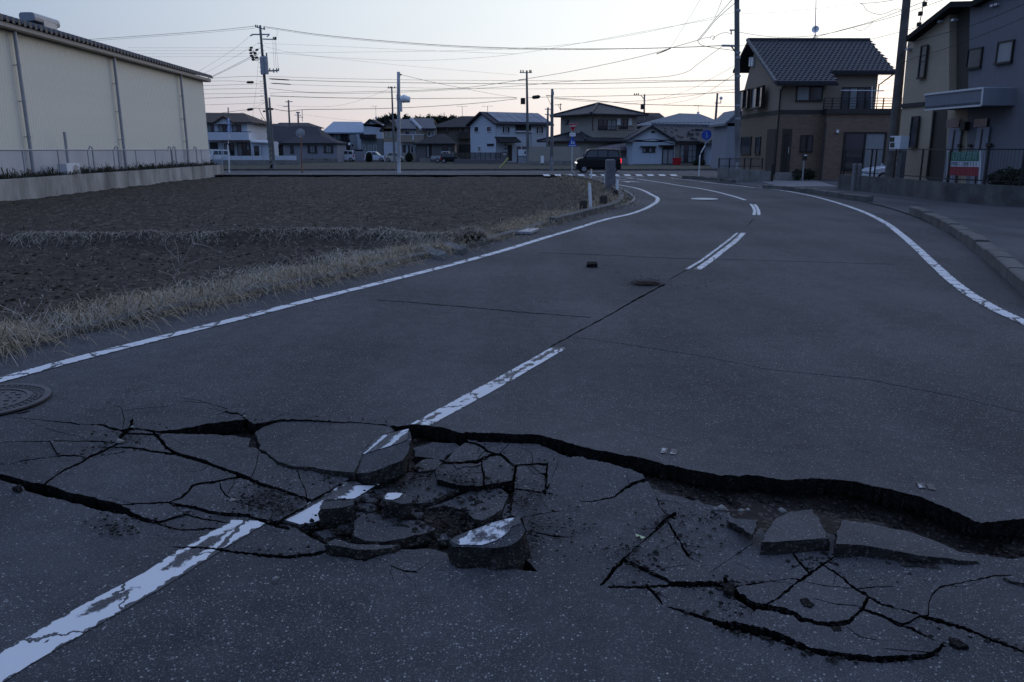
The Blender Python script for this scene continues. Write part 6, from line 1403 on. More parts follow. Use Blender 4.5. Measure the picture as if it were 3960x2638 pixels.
for x, y in ((528, 155), (628, 143), (908, 40), (938, 32), (298, 352)): pbox(FA, k6, (x - 10, y - 8, x + 10, y + 8), .0, .18, 'vent_hood', M['galv'], ap)
# meter cabinet on a post
p = FA.pt(*k6(262, 1240), -1.0); mc = empty('meter_cabinet', (p.x, p.y, .34), 'white electricity meter cabinet on a post beside the apartment building', 'cabinet')
pbox(FA, k6, (208, 970, 285, 1072), 0, .35, 'cabinet_body', R_white, mc, back=-1.0)
for x in (214, 230):
    for y in (980, 1020): pbox(FA, k6, (x, y, x + 12, y + 32), .35, .37, 'meter_window', M['frame_dark'], mc, back=-1.0)
pbox(FA, k6, (240, 1072, 272, 1245), .05, .25, 'post', M['concrete_pole'], mc, .34, back=-1.0)
# black railing along the retaining wall
rw = [Vector((p.x + .09, p.y, .62)) for p in WB]; rfn = empty('railing', rw[3], 'black metal railing on top of the dark retaining wall', 'railing')
mb = MB()
for a, b in zip(rw[:-1], rw[1:]):
    for z in (1.08, .12): mb.bar(a + Vector((0, 0, z)), b + Vector((0, 0, z)), .03, .035)
mb.build('rails', M['black_metal'], rfn); PR = resample(rw, .02); L_acc = 0; last = None
for px in (3120, 3265, 3330, 3368, 3385, 3460, 3563, 3670, 3815, 3955, 4080):
    best = min(PR, key=lambda q: abs(CX + F_PX * q.x / (q.y * CP + (CAM_H - 1.1) * SP) - px)); mb = MB(); mb.bar(best, best + Vector((0, 0, 1.1)), .05); mb.build('railing_post', M['black_metal'], rfn)
mb = MB(); PR = resample(rw, .11)
for q in PR: mb.bar(q + Vector((0, 0, .12)), q + Vector((0, 0, 1.08)), .006)
mb.build('mesh_wires', M['black_metal'], rfn)
# shrub at the right edge
def leafy(name, c, rx, ry, rz, n, m, parent, seed, leaf=.07):
    r = np.random.default_rng(seed); d = r.normal(size=(n, 3)); d /= np.linalg.norm(d, axis=1)[:, None]; lump = 1 + .35 * fbm(d[:, 0] * 3 + seed, d[:, 1] * 3 + d[:, 2] * 2, 3); rad = (.45 + .55 * r.random(n) ** .5) * lump
    P = np.array(c) + d * np.array([rx, ry, rz]) * rad[:, None]; t = r.normal(size=(n, 3)); t /= np.linalg.norm(t, axis=1)[:, None]; b = np.cross(t, r.normal(size=(n, 3))); b /= np.linalg.norm(b, axis=1)[:, None]; s = leaf * r.uniform(.5, 1.3, n)[:, None]
    V_ = np.stack([P - t * s, P + b * s * .5, P + t * s, P - b * s * .5], 1).reshape(-1, 3); Fq = np.arange(n * 4).reshape(-1, 4)
    me = bpy.data.meshes.new(name); me.from_pydata(V_.tolist(), [], Fq.tolist()); me.materials.append(m); return link(name, me, parent)
c = FA.pt(*k6(1060, 1250), -.9); c.z = .7; sb_ = empty('shrub', (c.x, c.y, .34), 'dark clipped shrub at the right edge behind the railing', 'shrub'); leafy('foliage', c, .55, 1.3, .4, 5000, M['foliage'], sb_, 3, .045)
mb = MB(); mb.tube([(c.x, c.y, .3), (c.x, c.y, .8)], .04, 6); mb.build('stem', M['bark'], sb_)

# ------------------------------------------------------------------ warehouse on the left
Ow = Vector((-19.6, 26.0, 0)); FWh = Face((Ow.x, Ow.y), 93.4); wh = empty('warehouse', Ow, 'long cream warehouse with ribbed metal cladding and grey downpipes', 'warehouse')
aN = -14.0; aF, zE = FWh.loc(*k1(1583, 1180)); aF = FWh.loc(*k1(1545, 700))[0]; zE = FWh.loc(*k1(1000, 470))[1]; zB = 1.68
clad = mat('cream_cladding', (.56, .545, .465), (.63, .615, .53), .5, .6, 0, spec=.35); plinth = mat('warehouse_plinth', (.40, .40, .41), (.48, .48, .49), .8, .8)
npan = int((aF - aN) / .63); pw = (aF - aN) / npan; mbp = MB()
for i in range(3):
    u = i * pw / 3
    prof = [(u, 0), (u + pw * .20, 0), (u + pw * .235, .010), (u + pw * .30, .010), (u + pw / 3, 0)]
    for (u0, o0), (u1, o1) in zip(prof[:-1], prof[1:]):
        mbp.face([FWh.d * u0 + FWh.n * o0, FWh.d * u1 + FWh.n * o1, FWh.d * u1 + FWh.n * o1 + Vector((0, 0, zE - zB)), FWh.d * u0 + FWh.n * o0 + Vector((0, 0, zE - zB))])
pme = mbp.mesh('wall_panel', clad)
for i in range(npan): o = link('wall_panel', pme, wh); o.location = FWh.P(aN + i * pw, zB, .0) ; o.matrix_parent_inverse = Matrix.Translation(-Ow)
mb = MB(); mb.fbox(FWh, aN, aF - .03, .2, zE, -12, -.03); mb.build('wall_core', clad, wh)
mb = MB(); mb.fbox(FWh, aN, aF + .01, -.1, zB - .02, -.02, .035); mb.build('plinth', plinth, wh); mb = MB(); mb.fbox(FWh, aN, aF + .02, zB - .03, zB + .02, -.01, .05); mb.build('flashing', M['grey_metal'], wh)
fas = mat('fascia_metal', (.30, .29, .28), rough=.6); mb = MB(); mb.fbox(FWh, aN, aF + .5, zE - .02, zE + .14, -.05, .42); mb.build('gutter', fas, wh); mb = MB(); mb.fbox(FWh, aN, aF + .48, zE - .07, zE - .02, -.0, .38); mb.build('soffit', M['frame_dark'], wh)
# corrugated roof sheet with scalloped edge
nw = int((aF + .6 - aN) / .42); vs, fs = [], []; ncol = nw * 8
for j, (o, z) in enumerate(((.55, zE + .24), (.3, zE + .30), (-12, zE + 2.6))):
    for i in range(ncol + 1): w_ = .09 * math.sin(2 * math.pi * i / 8); vs.append(FWh.P(aN + (aF + .6 - aN) * i / ncol, z + w_ + .05, o))
for i in range(ncol + 1): vs.append(FWh.P(aN + (aF + .6 - aN) * i / ncol, zE + .14, .55))
n1 = ncol + 1
for j in range(2): fs += [(j * n1 + i, j * n1 + i + 1, (j + 1) * n1 + i + 1, (j + 1) * n1 + i) for i in range(ncol)]
fs += [(3 * n1 + i, 3 * n1 + i + 1, i + 1, i) for i in range(0, ncol) if (i % 8) < 4]
mb = MB(); mb.add(vs, fs); mb.build('roof', mat('dark_corrugated', (.05, .052, .058), (.075, .078, .085), 2, .6), wh)
for (xt, yt, xb, yb) in ((90, 195, 275, 1360), (858, 405, 962, 1315), (1365, 535, 1435, 1275)):
    a_, b_ = FWh.pt(*k1(xt, yt), -.22), FWh.pt(*k1(xb, yb), -.22); t_ = FWh.loc(*k1((xt + xb) / 2, (yt + yb) / 2), -.22)[0]; mb = MB(); mb.tube([FWh.P(t_, zE - .05, .22), FWh.P(t_, .5, .22)], .075, 10); pp = mb.build('downpipe', M['grey_metal'], wh)
    for z in (2.2, 3.6, 5.0): mb = MB(); mb.tube([FWh.P(t_, z - .03, .22), FWh.P(t_, z + .03, .22)], .09, 10); mb.bar(FWh.P(t_, z, 0), FWh.P(t_, z, .22), .03); mb.build('pipe_bracket', M['grey_metal'], pp)
for (xt, yt, xb, yb) in ((478, 1000, 512, 1260), (690, 1120, 714, 1310), (880, 1120, 905, 1312), (1285, 1118, 1303, 1285), (1320, 1118, 1337, 1283), (1480, 1118, 1493, 1265)):
    t_ = FWh.loc(*k1(xb, yb - 60), -.5)[0]; z1 = FWh.loc(*k1(xt, yt), -.5)[1]; mb = MB(); mb.tube([FWh.P(t_, .3, .5), FWh.P(t_, z1, .5)] + ([FWh.P(t_ - .12, z1 + .06, .45), FWh.P(t_ - .2, z1 - .12, .4)] if xt > 600 else []), .035 if xt > 600 else .06, 7); mb.build('vent_pipe', M['grey_metal'], wh)
# roof ventilator
vt = empty('roof_ventilator', FWh.P(FWh.loc(*k1(240, 180), 2)[0], zE + .6, -2.0), 'mushroom-shaped grey ventilator on the warehouse roof', 'ventilator')
FV = Face(FWh.P(0, 0, -2.0), 93.4); p0 = FV.pt(*k1(225, 200)); cN = FV.pt(*k1(215, 125)); 
vy = 37.0; A1 = V(*k1(140, 105), vy); A2 = V(*k1(262, 105), vy); zt, zb = V(*k1(200, 92), vy).z, V(*k1(200, 152), vy).z; w_ = A2.x - A1.x; prof = [(0, .5), (.03, .8), (.12, .97), (.3, 1), (.7, 1), (.88, .97), (.97, .75), (1, .35), (.97, 0), (.75, -.08), (.25, -.1), (.03, .12)]
mb = MB(); mb.prism([Vector((A1.x + w_ * a, vy, zb + (zt - zb) * b)) for a, b in prof], (-.12, 2.2, 0)); recalc(mb.build('hood', mat('ventilator_metal', (.22, .235, .26), (.30, .31, .33), 2, .5, metal=.2), vt))
nb1, nb2 = V(*k1(188, 152), vy), V(*k1(262, 152), vy); zz = V(*k1(230, 215), vy).z - 1.2; mb = MB(); mb.prism([Vector((nb1.x, vy + .7, zb + .1)), Vector((nb2.x, vy + .7, zb + .1)), Vector((nb2.x + .1, vy + .7, zz)), Vector((nb1.x - .1, vy + .7, zz))], (-.08, 1.2, 0)); recalc(mb.build('neck', M['grey_metal'], vt))
# air conditioner unit behind the retaining wall
p = FWh.pt(*k1(565, 1330), -1.0); ac = empty('air_conditioner', (p.x, p.y, .3), 'white outdoor air conditioner unit below the warehouse wall', 'air conditioner')
a0, z1 = FWh.loc(*k1(512, 1240), -1.0); a1, z0 = FWh.loc(*k1(622, 1330), -1.0); mb = MB(); mb.fbox(FWh, a0, a1, z0, z1, .55, .95); mb.build('casing', R_white, ac)
cg = FWh.P((a0 + a1) / 2 + .15 * (a1 - a0), (z0 + z1) / 2, .965); mb = MB(); mb.face(disc(cg, FWh.n, (z1 - z0) * .4)); mb.build('fan_grille', M['grey_metal'], ac); mb = MB(); mb.fbox(FWh, a0 + .1, a1 - .1, z0 - .15, z0, .6, .9); mb.build('feet', M['concrete_dark'], ac)
# retaining wall below the warehouse, in cast sections with dark streaks
w0, w1 = G(-400, 812), G(866, 673); rt = empty('retaining_wall', G(430, 740), 'stained concrete retaining wall between the warehouse and the field', 'retaining wall')
zt0 = V(*k1(0, 1383), G(0, 782).y).z; stain = mat('stained_concrete', (.14, .135, .125), (.40, .39, .365), .55, .92, .4, 40, stretch=(1.6, 1.6, .5), detail=8)
pts = [w0.lerp(w1, i / 12) for i in range(13)]
for a, b in zip(pts[:-1], pts[1:]):
    d = (b - a).normalized(); nn = Vector((-d.y, d.x, 0)) * .22; b = b - d * .012; mb = MB(); q = [a, b, b + nn, a + nn]; mb.hexa([p_ + Vector((0, 0, -.4)) for p_ in q] + [p_ + Vector((0, 0, zt0)) for p_ in q]); recalc(mb.build('wall_section', stain, rt))
nn = Vector((-(w1 - w0).normalized().y, (w1 - w0).normalized().x, 0)); sheet('warehouse_yard', [tuple((w0 + nn * .2)[:2]), tuple((w1 + nn * .2)[:2]), tuple((w1 + nn * 4)[:2]), tuple((w0 + nn * 4)[:2])], zt0 - .12, M['turf'])
fw = [Vector((p.x, p.y, zt0)) + nn * .6 for p in pts]; cf = empty('chain_fence', fw[6], 'thin grey wire fence along the warehouse retaining wall', 'fence')
mb = MB()
for a, b in zip(fw[:-1], fw[1:]): mb.tube([a + Vector((0, 0, 1.68 - zt0)), b + Vector((0, 0, 1.68 - zt0))], .02, 5)
mb.build('top_rail', M['grey_metal'], cf)
for q in fw[1:]: mb = MB(); mb.tube([q, q + Vector((0, 0, 1.7 - zt0))], .025, 6); mb.build('fence_post', M['grey_metal'], cf)
# scrubby dark growth along the foot of the warehouse
rr_ = np.random.default_rng(21); n_g = 16000; tt_ = rr_.random(n_g); base_ = np.stack([w0.x + (w1.x - w0.x) * tt_ + nn.x * .2, w0.y + (w1.y - w0.y) * tt_ + nn.y * .2], -1) + np.array([nn.x, nn.y]) * rr_.uniform(.05, 1.0, n_g)[:, None]
hh_ = .5 + .5 * fbm(base_[:, 0] * .6, base_[:, 1] * .6, 3); kp = rr_.random(n_g) < hh_ + .2
A = np.stack([base_[kp, 0], base_[kp, 1], np.full(kp.sum(), zt0 - .12)], -1); tag(blades('scrub', A, (0, 0), .18, .55, mat('dark_scrub', (.02, .021, .013), (.05, .045, .03), 3, .95), .012, 13, .7), 'dark scrubby weeds along the foot of the warehouse wall', 'weeds', kind='stuff')
# ------------------------------------------------------------------ utility poles
def pole(name, base, top, r0, r1, label, cat='utility pole', m=None, n=12):
    root = empty(name, base, label, cat); mb = MB(); P = [Vector(base).lerp(Vector(top), i / 6) for i in range(7)]; mb.tube(P, [r0 + (r1 - r0) * i / 6 for i in range(7)], n); mb.build('shaft', m or M['concrete_pole'], root, True); return root
def arm(root, p, q, w=.09, name='crossarm', m='grey_metal'): mb = MB(); mb.bar(p, q, w); return mb.build(name, M[m], root)
def insul(root, p, r=.06, h=.22, name='insulator', m='wire'): mb = MB(); mb.tube([p, p + Vector((0, 0, h))], [r, r * .7], 6); return mb.build(name, M[m], root)
def sleeve(root, p, q, r=.11, name='cable_sleeve'): mb = MB(); p, q = Vector(p), Vector(q); mb.tube([p, p.lerp(q, .15), p.lerp(q, .85), q], [r * .4, r, r, r * .4], 8); return mb.build(name, M['wire'], root)
bA = G(*k2(1016, 1020)); YA = bA.y; vA = lambda x, y: V(*k7(x, y), YA)
pA = pole('utility_pole', bA, vA(403, 193), .17, .10, 'tall leaning concrete utility pole with transformers and striped base guard')
arm(pA, vA(366, 203), vA(442, 224)); arm(pA, vA(328, 272), vA(350, 262), .1); arm(pA, vA(348, 262), vA(476, 262), .1); arm(pA, vA(476, 262), vA(455, 280), .07); arm(pA, vA(424, 297), vA(524, 300)); arm(pA, vA(440, 541), vA(548, 534), .12)
for x, y in ((372, 208), (385, 212), (410, 212), (435, 220), (505, 300), (516, 300), (524, 300), (478, 538), (505, 540), (530, 538), (544, 536), (508, 552), (531, 550)): insul(pA, vA(x, y))
for x, y, r in ((430, 500, .21), (456, 497, .18)):
    c = vA(x, y); mb = MB(); mb.tube([c + Vector((0, -.25, -.75)), c + Vector((0, -.25, .65)), c + Vector((0, -.25, .75))], [r, r, r * .7], 14); tr = mb.build('transformer', M['grey_metal'], pA); mb = MB(); mb.tube([c + Vector((.1, -.25, .7)), c + Vector((.1, -.25, 1.0))], .06, 6); mb.build('bushing', M['wire'], tr)
for i, (x, y) in enumerate(((337, 364), (330, 382), (335, 405), (338, 425), (350, 438), (352, 455), (380, 380), (365, 405), (378, 440))): sleeve(pA, vA(x - 12, y), vA(x + 12, y - 3), .09, 'strain_insulator')
rnw = random.Random(2)
for i in range(8): mb = MB(); P = [vA(rnw.uniform(325, 400), rnw.uniform(360, 455)) for _ in range(2)]; P = [P[0], P[0].lerp(P[1], .5) + Vector((rnw.uniform(-.4, .4), 0, -.35)), P[1]]; mb.tube(smooth_pl(P, 2), .018, 4); mb.build('jumper_wire', M['wire'], pA)
for a, b, r in (((300, 625), (357, 624), .10), ((468, 598), (634, 608), .05), ((304, 834), (352, 827), .11), ((443, 826), (506, 828), .10), ((424, 846), (444, 843), .08), ((484, 632), (645, 641), .04)): sleeve(pA, vA(*a), vA(*b), r)
for i in range(26): y = 330 + i * 18; t = (y - 193) / 900; c = vA(403 + 47 * t, y); mb = MB(); s_ = 1 if i % 2 else -1; mb.bar(c, c + Vector((.28 * s_, 0, 0)), .03); mb.build('climbing_step', M['grey_metal'], pA)
g0, g1 = bA, V(*k2(1008, 925), YA); mb = MB(); mb.tube([g0 + Vector((0, 0, .05)), g1], [.185, .18], 12); gd = mb.build('base_guard', M['wire'], pA)
for i in range(4): z = .25 + i * .42; mb = MB(); c = g0 + Vector((0, -.19, z)); mb.prism([c + Vector((-.14, 0, 0)), c + Vector((.14, .0, .28)), c + Vector((.14, .0, .42)), c + Vector((-.14, 0, .14))], (0, -.01, 0)); recalc(mb.build('guard_stripe', mat('guard_yellow_%d' % i, (.30, .27, .18)), gd))
pole('utility_pole', G(*k2(1046, 1022)), V(*k2(979, 92), G(*k2(1046, 1022)).y), .13, .08, 'slim grey brace pole standing close beside the tall leaning utility pole', 'utility pole', M['concrete_pole'], 10)
bC = G(*k3(480, 1078)); pC = pole('camera_pole', bC, V(*k7(1454, 546), bC.y), .125, .115, 'grey steel pole with a white camera housing at the field edge', 'pole', M['grey_metal'], 14)
mb = MB(); q = V(*k3(476, 92), bC.y); mb.tube([q + Vector((0, 0, -.22)), q + Vector((0, 0, .22))], .15, 12); mb.build('clamp_band', M['grey_metal'], pC)
mb = MB(); mb.tube([V(*k3(505, 118), bC.y - .2), V(*k3(545, 105), bC.y - .2), V(*k3(600, 118), bC.y - .2), V(*k3(624, 120), bC.y - .2)], [.22, .28, .22, .2], 12); mb.build('camera_housing', M['white_paint'], pC); mb = MB(); mb.bar(V(*k3(485, 112), bC.y), V(*k3(545, 155), bC.y - .2), .1); mb.build('bracket', M['white_paint'], pC)
bx = V(*k3(503, 200), bC.y - .1); mb = MB(); mb.box(bx.x - .1, bx.x + .1, bx.y - .1, bx.y + .1, bx.z - .4, bx.z + .4); mb.build('control_box', M['galv'], pC); mb = MB(); mb.tube([V(*k7(1466, 566), bC.y), V(*k7(1476, 568), bC.y)], .06, 6); mb.build('cable_hook', M['wire'], pC)
def vY(k, Y): return lambda x, y: V(*k(x, y), Y)
v = vY(k7, 112); b = G(*k3(424, 930)); p = pole('utility_pole', (v(1415, 960).x, 112, 0), v(1402, 658), .16, .1, 'thin dark utility pole in front of the beige gabled house'); arm(p, v(1372, 668), v(1440, 667)); [insul(p, v(x, 667)) for x in (1378, 1392, 1425)]
v = vY(k8, 99); p = pole('utility_pole', (v(66, 900).x, 99, 0), v(58, 428), .2, .11, 'utility pole with a cable cabinet standing before the white solar house'); arm(p, v(15, 441), v(90, 441)); arm(p, v(8, 486), v(58, 480)); [insul(p, v(x, 441), .09, .3) for x in (22, 36, 76, 84)]
c = V(*k3(2093, 138), 98.5); mb = MB(); mb.box(c.x - .27, c.x + .27, 98.2, 98.7, c.z - .36, c.z + .34); mb.build('cable_cabinet', M['wire'], p); sleeve(p, V(*k3(2210, 95), 99), V(*k3(2320, 78), 99), .15)
b = G(*k4(348, 812)); v = vY(k4, b.y); p = pole('utility_pole', b, V(*k8(213, 540), b.y), .16, .1, 'grey utility pole left of the stop sign, thickened at the foot'); arm(p, v(352, 30), v(372, 30), .25, 'collar'); [arm(p, v(340, y), v(358, y), .3, 'band') for y in (690, 735)]; mb = MB(); mb.bar(v(352, 55), v(292, 52), .05); mb.bar(v(350, 165), v(298, 52), .03); mb.build('stay_arm', M['wire'], p); sleeve(p, v(150, 72), v(232, 62), .14)
v = vY(k4, 94); p = pole('utility_pole', (v(298, 740).x, 94, 0), v(312, 172), .16, .1, 'short utility pole with two crossarms behind the block wall'); arm(p, v(280, 188), v(345, 192)); arm(p, v(280, 243), v(345, 247)); v2 = vY(k4, 110); mb = MB(); mb.tube([v2(437, 132), v2(440, 205)], .06, 6); mb.bar(v2(378, 146), v2(455, 142), .06); mb.bar(v2(415, 148), v2(438, 195), .05); mb.build('side_bracket', M['wire'], p)
v = vY(k4, 132); p = pole('utility_pole', (v(1285, 480).x, 132, 0), v(1288, 38), .17, .12, 'utility pole rising behind the big tiled house roof'); arm(p, v(1180, 48), v(1250, 48), .1); mb = MB(); mb.bar(v(1250, 48), v(1284, 88), .1); mb.build('bracket', M['wire'], p); c = v(1262, 165); mb = MB(); mb.box(c.x - .2, c.x + .2, 131.5, 132.2, c.z - .4, c.z + .4); mb.build('cable_cabinet', M['wire'], p); [insul(p, v(x, 48), .1, .3) for x in (1185, 1205, 1225)]
v = vY(k4, 100); p = pole('utility_pole', (v(1985, 560).x, 100, 0), v(2026, 30), .2, .12, 'leaning utility pole with a satellite dish behind the bungalow roof'); arm(p, v(1998, 127), v(2062, 128)); c = v(2062, 78); mb = MB(); mb.face(disc(c, (-.3, -1, .2), .2, 18)); mb.build('dish', M['sign_white'], p); mb = MB(); mb.tube([c, v(2060, 128)], .05, 6); mb.build('dish_stem', M['wire'], p)
v = vY(k2, 142); p = pole('utility_pole', (v(1250, 640).x, 142, 0), v(1228, 125), .2, .13, 'far utility pole with two crossarms left of the mirror'); arm(p, v(1188, 148), v(1282, 146), .12); arm(p, v(1158, 210), v(1235, 206), .1)
v = vY(k2, 146); p = pole('utility_pole', (v(1352, 640).x, 146, 0), v(1353, 278), .2, .14, 'far utility pole with crossarms just above the bungalow roof'); arm(p, v(1328, 288), v(1378, 288), .2); arm(p, v(1308, 320), v(1395, 325), .1); arm(p, v(1352, 345), v(1420, 350), .1); mb = MB(); mb.tube([v(1408, 250), v(1410, 405)], .05, 5); mb.build('antenna_mast', M['wire'], p)
YB = 45.3; v = vY(k8, YB); p = pole('utility_pole', (V(*k5(226, 1350), YB).x, YB, .3), v(1332, -260), .16, .13, 'tall grey concrete pole rising in front of the brick house gable'); arm(p, v(1242, 277), v(1330, 279), .1); arm(p, v(1290, 183), v(1330, 184), .07); mb = MB(); mb.bar(v(1300, 282), v(1326, 318), .06); mb.bar(v(1298, 186), v(1300, 210), .05); mb.build('bracket', M['wire'], p)
for y in (65, 320, 350, 462, 640, 720): c = v(1338, y); mb = MB(); mb.tube([c + Vector((0, 0, -.05)), c + Vector((0, 0, .05))], .165, 12); mb.build('band', M['grey_metal'], p)
for i, x in enumerate((212, 224)): c0, c1 = V(*k5(x, 1278), YB - .2), V(*k5(x, 1345), YB - .2); mb = MB(); mb.tube([c0, c1], .035, 6); mb.build('conduit', M['galv'], p)
YC = 35.2; v = vY(k6, YC); p = pole('utility_pole', (v(148, 1275).x, YC, .3), v(310, -420), .215, .14, 'dark thick utility pole leaning between the brick house and the apartment building', 'utility pole', M['concrete_dark']); sleeve(p, v(350, 175), v(372, 172), .06); [arm(p, v(235 - (y - 60) * .09, y), v(262 - (y - 60) * .09, y), .08, 'band') for y in (80, 100, 430)]
mb = MB(); mb.tube([v(350, 230), v(372, 120), v(395, 0), v(410, -80)], .02, 5); mb.build('riser_cable', M['wire'], p)
for (x, y) in ((358, 175), (368, 98), (398, 30)): c = v(x, y); mb = MB(); mb.box(c.x - .07, c.x + .07, c.y - .07, c.y + .07, c.z - .08, c.z + .08); mb.build('cable_clamp', M['wire'], p)
# rooftop aerials further off
for k, x0, y0, x1, y1, Y, lab in ((k3, 1308, 330, 1302, 208, 125, 'thin tv aerial on the dark hip roof'), (k3, 1640, 290, 1632, 205, 112, 'thin tv aerial behind the solar house ridge'), (k4, 1832, 215, 1832, 150, 130, 'tv aerial above the grey hip roof'), (k4, 2100, 290, 2098, 230, 128, 'small tv aerial right of the grey hip roof')):
    root = empty('tv_aerial', V(*k(x0, y0), Y), lab, 'aerial'); mb = MB(); mb.tube([V(*k(x0, y0), Y) + Vector((0, 0, -.5)), V(*k(x1, y1), Y)], .03, 5); mb.build('mast', M['wire'], root); mb = MB(); t = V(*k(x1, y1), Y); mb.bar(t + Vector((-.8, 0, 0)), t + Vector((.8, 0, 0)), .03); [mb.bar(t + Vector((d, -.4, 0)), t + Vector((d, .4, 0)), .02) for d in (-.7, -.3, .1, .5)]; mb.build('dipoles', M['wire'], root)

# ------------------------------------------------------------------ overhead wires
WIRES = []
def wire(k, pts, Y0, Y1, r=.014, label='thin black overhead wire strung across the sky between poles', group='thin overhead wires'):
    n = len(pts); L = [0]
    for a, b in zip(pts[:-1], pts[1:]): L.append(L[-1] + math.hypot(b[0] - a[0], b[1] - a[1]))
    P = smooth_pl([V(*k(*p), Y0 + (Y1 - Y0) * l / L[-1]) for p, l in zip(pts, L)], 3); mb = MB(); mb.tube(P, r * .75, 5); o = mb.build('overhead_wire', M['wire'], None, True); q = k(*pts[len(pts) // 2]); e = k(*pts[-1]); WIRES.append((o, k, pts, q, e, r)); tag(o, label, 'wire', group)
j = lambda pts: [((x - 0) * 1.0, y) for x, y in pts]
def k78(pts8): return [((2000 + x * .63721 - 800) / .50977, y * .63721 / .50977) for x, y in pts8]
def thick(k, pts, Y0, Y1, r=.026): wire(k, pts, Y0, Y1, r, 'heavy black cable sagging between the utility poles', 'heavy overhead cables')
thick(k7, [(-900, 300), (0, 238), (330, 203), (372, 196)], 80, YA, .022); wire(k7, [(-900, 312), (0, 249), (200, 230), (366, 214)], 80, YA)
for dy, kk_ in ((0, thick), (9, wire)): kk_(k7, [(440, 203 + dy), (560, 220 + dy), (800, 258 + dy), (1200, 300 + dy), (1800, 347 + dy), (2354, 368 + dy)] + k78([(400, 298 + dy * .4), (700, 296), (1000, 288), (1245, 277)]), YA, YB)
wire(k7, [(435, 330), (1000, 352), (1500, 378), (2354, 410)], YA, 50, .008); wire(k7, [(440, 402), (1200, 396), (2354, 378)] + k78([(600, 240), (1320, 75)]), YA, YB, .009); wire(k7, [(440, 355), (700, 415), (1000, 447), (1500, 500), (2354, 570)], YA, 90, .009); wire(k7, [(480, 402), (1200, 452), (1600, 462), (2000, 445), (2354, 412)] + k78([(400, 260), (800, 185), (1200, 115)]), YA, YB, .009)
wire(k7, [(460, 580), (1000, 598), (1700, 609), (2354, 612)] + k78([(700, 492), (1320, 485)]), YA, YB); thick(k7, [(634, 608), (1200, 625), (2354, 638)] + k78([(500, 508), (1320, 487)]), YA, 60); wire(k7, [(645, 642), (1350, 665), (2354, 676)] + k78([(500, 538), (1320, 522)]), YA, 60)
wire(k7, [(470, 672), (650, 690), (800, 705), (1100, 698), (1500, 690), (1900, 672), (2100, 650), (2354, 612)] + k78([(60, 478), (300, 440), (600, 378), (850, 320), (930, 292), (1095, 245)]), YA, YB, .018); wire(k7, [(480, 708), (640, 698), (1000, 712), (1450, 702), (1800, 684), (2354, 655)] + k78([(300, 492), (700, 478), (1010, 460), (1120, 370), (1245, 282)]), YA, YB, .016)
thick(k7, [(480, 728), (900, 742), (1500, 750), (2000, 745), (2350, 742)], YA, 99, .035); thick(k7, [(505, 826), (570, 840), (640, 845), (720, 830), (1000, 830), (1450, 822), (2000, 790), (2354, 750)], YA, 99, .035); wire(k7, [(530, 800), (870, 815), (1050, 795), (1200, 750), (1380, 675)], 100, 112); wire(k7, [(730, 868), (950, 900), (1180, 920)], 146, 128)
for y0, y1 in ((363, 363), (385, 384), (408, 408), (431, 427)): wire(k7, [(-600, y0), (0, y0), (325, y1)], 80, YA, .009)
for pts in ([(-500, 610), (0, 595), (330, 578), (425, 582)], [(-500, 622), (0, 617), (180, 612), (300, 622)], [(-500, 660), (0, 650), (430, 636)], [(-500, 682), (0, 678), (430, 670)], [(-500, 716), (0, 713), (430, 708)]): wire(k7, pts, 80, YA, .018)
thick(k7, [(-500, 760), (0, 745), (430, 732)], 80, YA, .024); wire(k7, [(-500, 806), (0, 797), (440, 780)], 80, YA, .016); thick(k7, [(-400, 770), (0, 600), (200, 500), (335, 430)], 80, YA, .02); wire(k7, [(-400, 775), (0, 604), (200, 510), (340, 440)], 80, YA, .016); wire(k7, [(-300, 700), (0, 548), (200, 440), (400, 320)], 80, YA, .010); wire(k7, [(-300, 690), (0, 505), (200, 380), (330, 272)], 80, YA, .010)
thick(k7, [(90, 860), (200, 845), (300, 833), (390, 820), (445, 826)], 90, YA); wire(k7, [(100, 890), (300, 850), (440, 780)], 95, YA, .012); wire(k7, [(395, 822), (420, 880), (450, 925)], YA, YA, .03); wire(k7, [(500, 310), (506, 420), (512, 520)], YA, YA, .012); wire(k7, [(516, 312), (520, 420), (526, 520)], YA, YA, .012); wire(k7, [(522, 312), (533, 420), (542, 520)], YA, YA, .012); wire(k7, [(535, 225), (532, 265), (526, 312), (510, 300)], YA, YA, .012); wire(k7, [(390, 460), (378, 640), (360, 780), (345, 900)], YA, YA, .010)
wire(k7, [(1470, 566), (1700, 622), (1950, 672), (2200, 720), (2354, 742)], bC.y, 99, .018)
thick(k8, [(60, 595), (100, 590), (213, 590), (560, 583), (1000, 572), (1320, 561)], 99, 70, .03); thick(k8, [(225, 595), (440, 608), (700, 632), (900, 638), (1320, 648)], 68, 60, .028); wire(k8, [(225, 600), (560, 628), (1000, 590), (1330, 540)], 68, 60, .016); wire(k8, [(650, 640), (1000, 575), (1320, 400)], 100, YB, .012); wire(k8, [(890, 635), (1100, 600), (1320, 450)], 100, YB, .016)
for dx in (0, 8): wire(k8, [(1095 + dx, 245), (1150 + dx, 180), (1200 + dx, 115), (1320 + dx * 6, -20)], YB, 38, .018)
wire(k8, [(1197, 110), (1220, 60), (1250, -20)], YB, 38, .012); wire(k8, [(930, 290), (1000, 180), (1105, 10), (1125, -40)], YB, 38, .008); thick(k8, [(848, 327), (890, 312), (932, 292)], YB + 2, YB, .04); wire(k8, [(1095, 245), (1110, 275), (1200, 292), (1325, 308)], YB, YB, .018); wire(k8, [(1170, 235), (1180, 215), (1200, 222), (1195, 242), (1180, 240), (1215, 210), (1270, 195), (1300, 208)], YB, YB, .016); wire(k8, [(1095, 245), (1130, 232), (1175, 225)], YB, YB, .014)
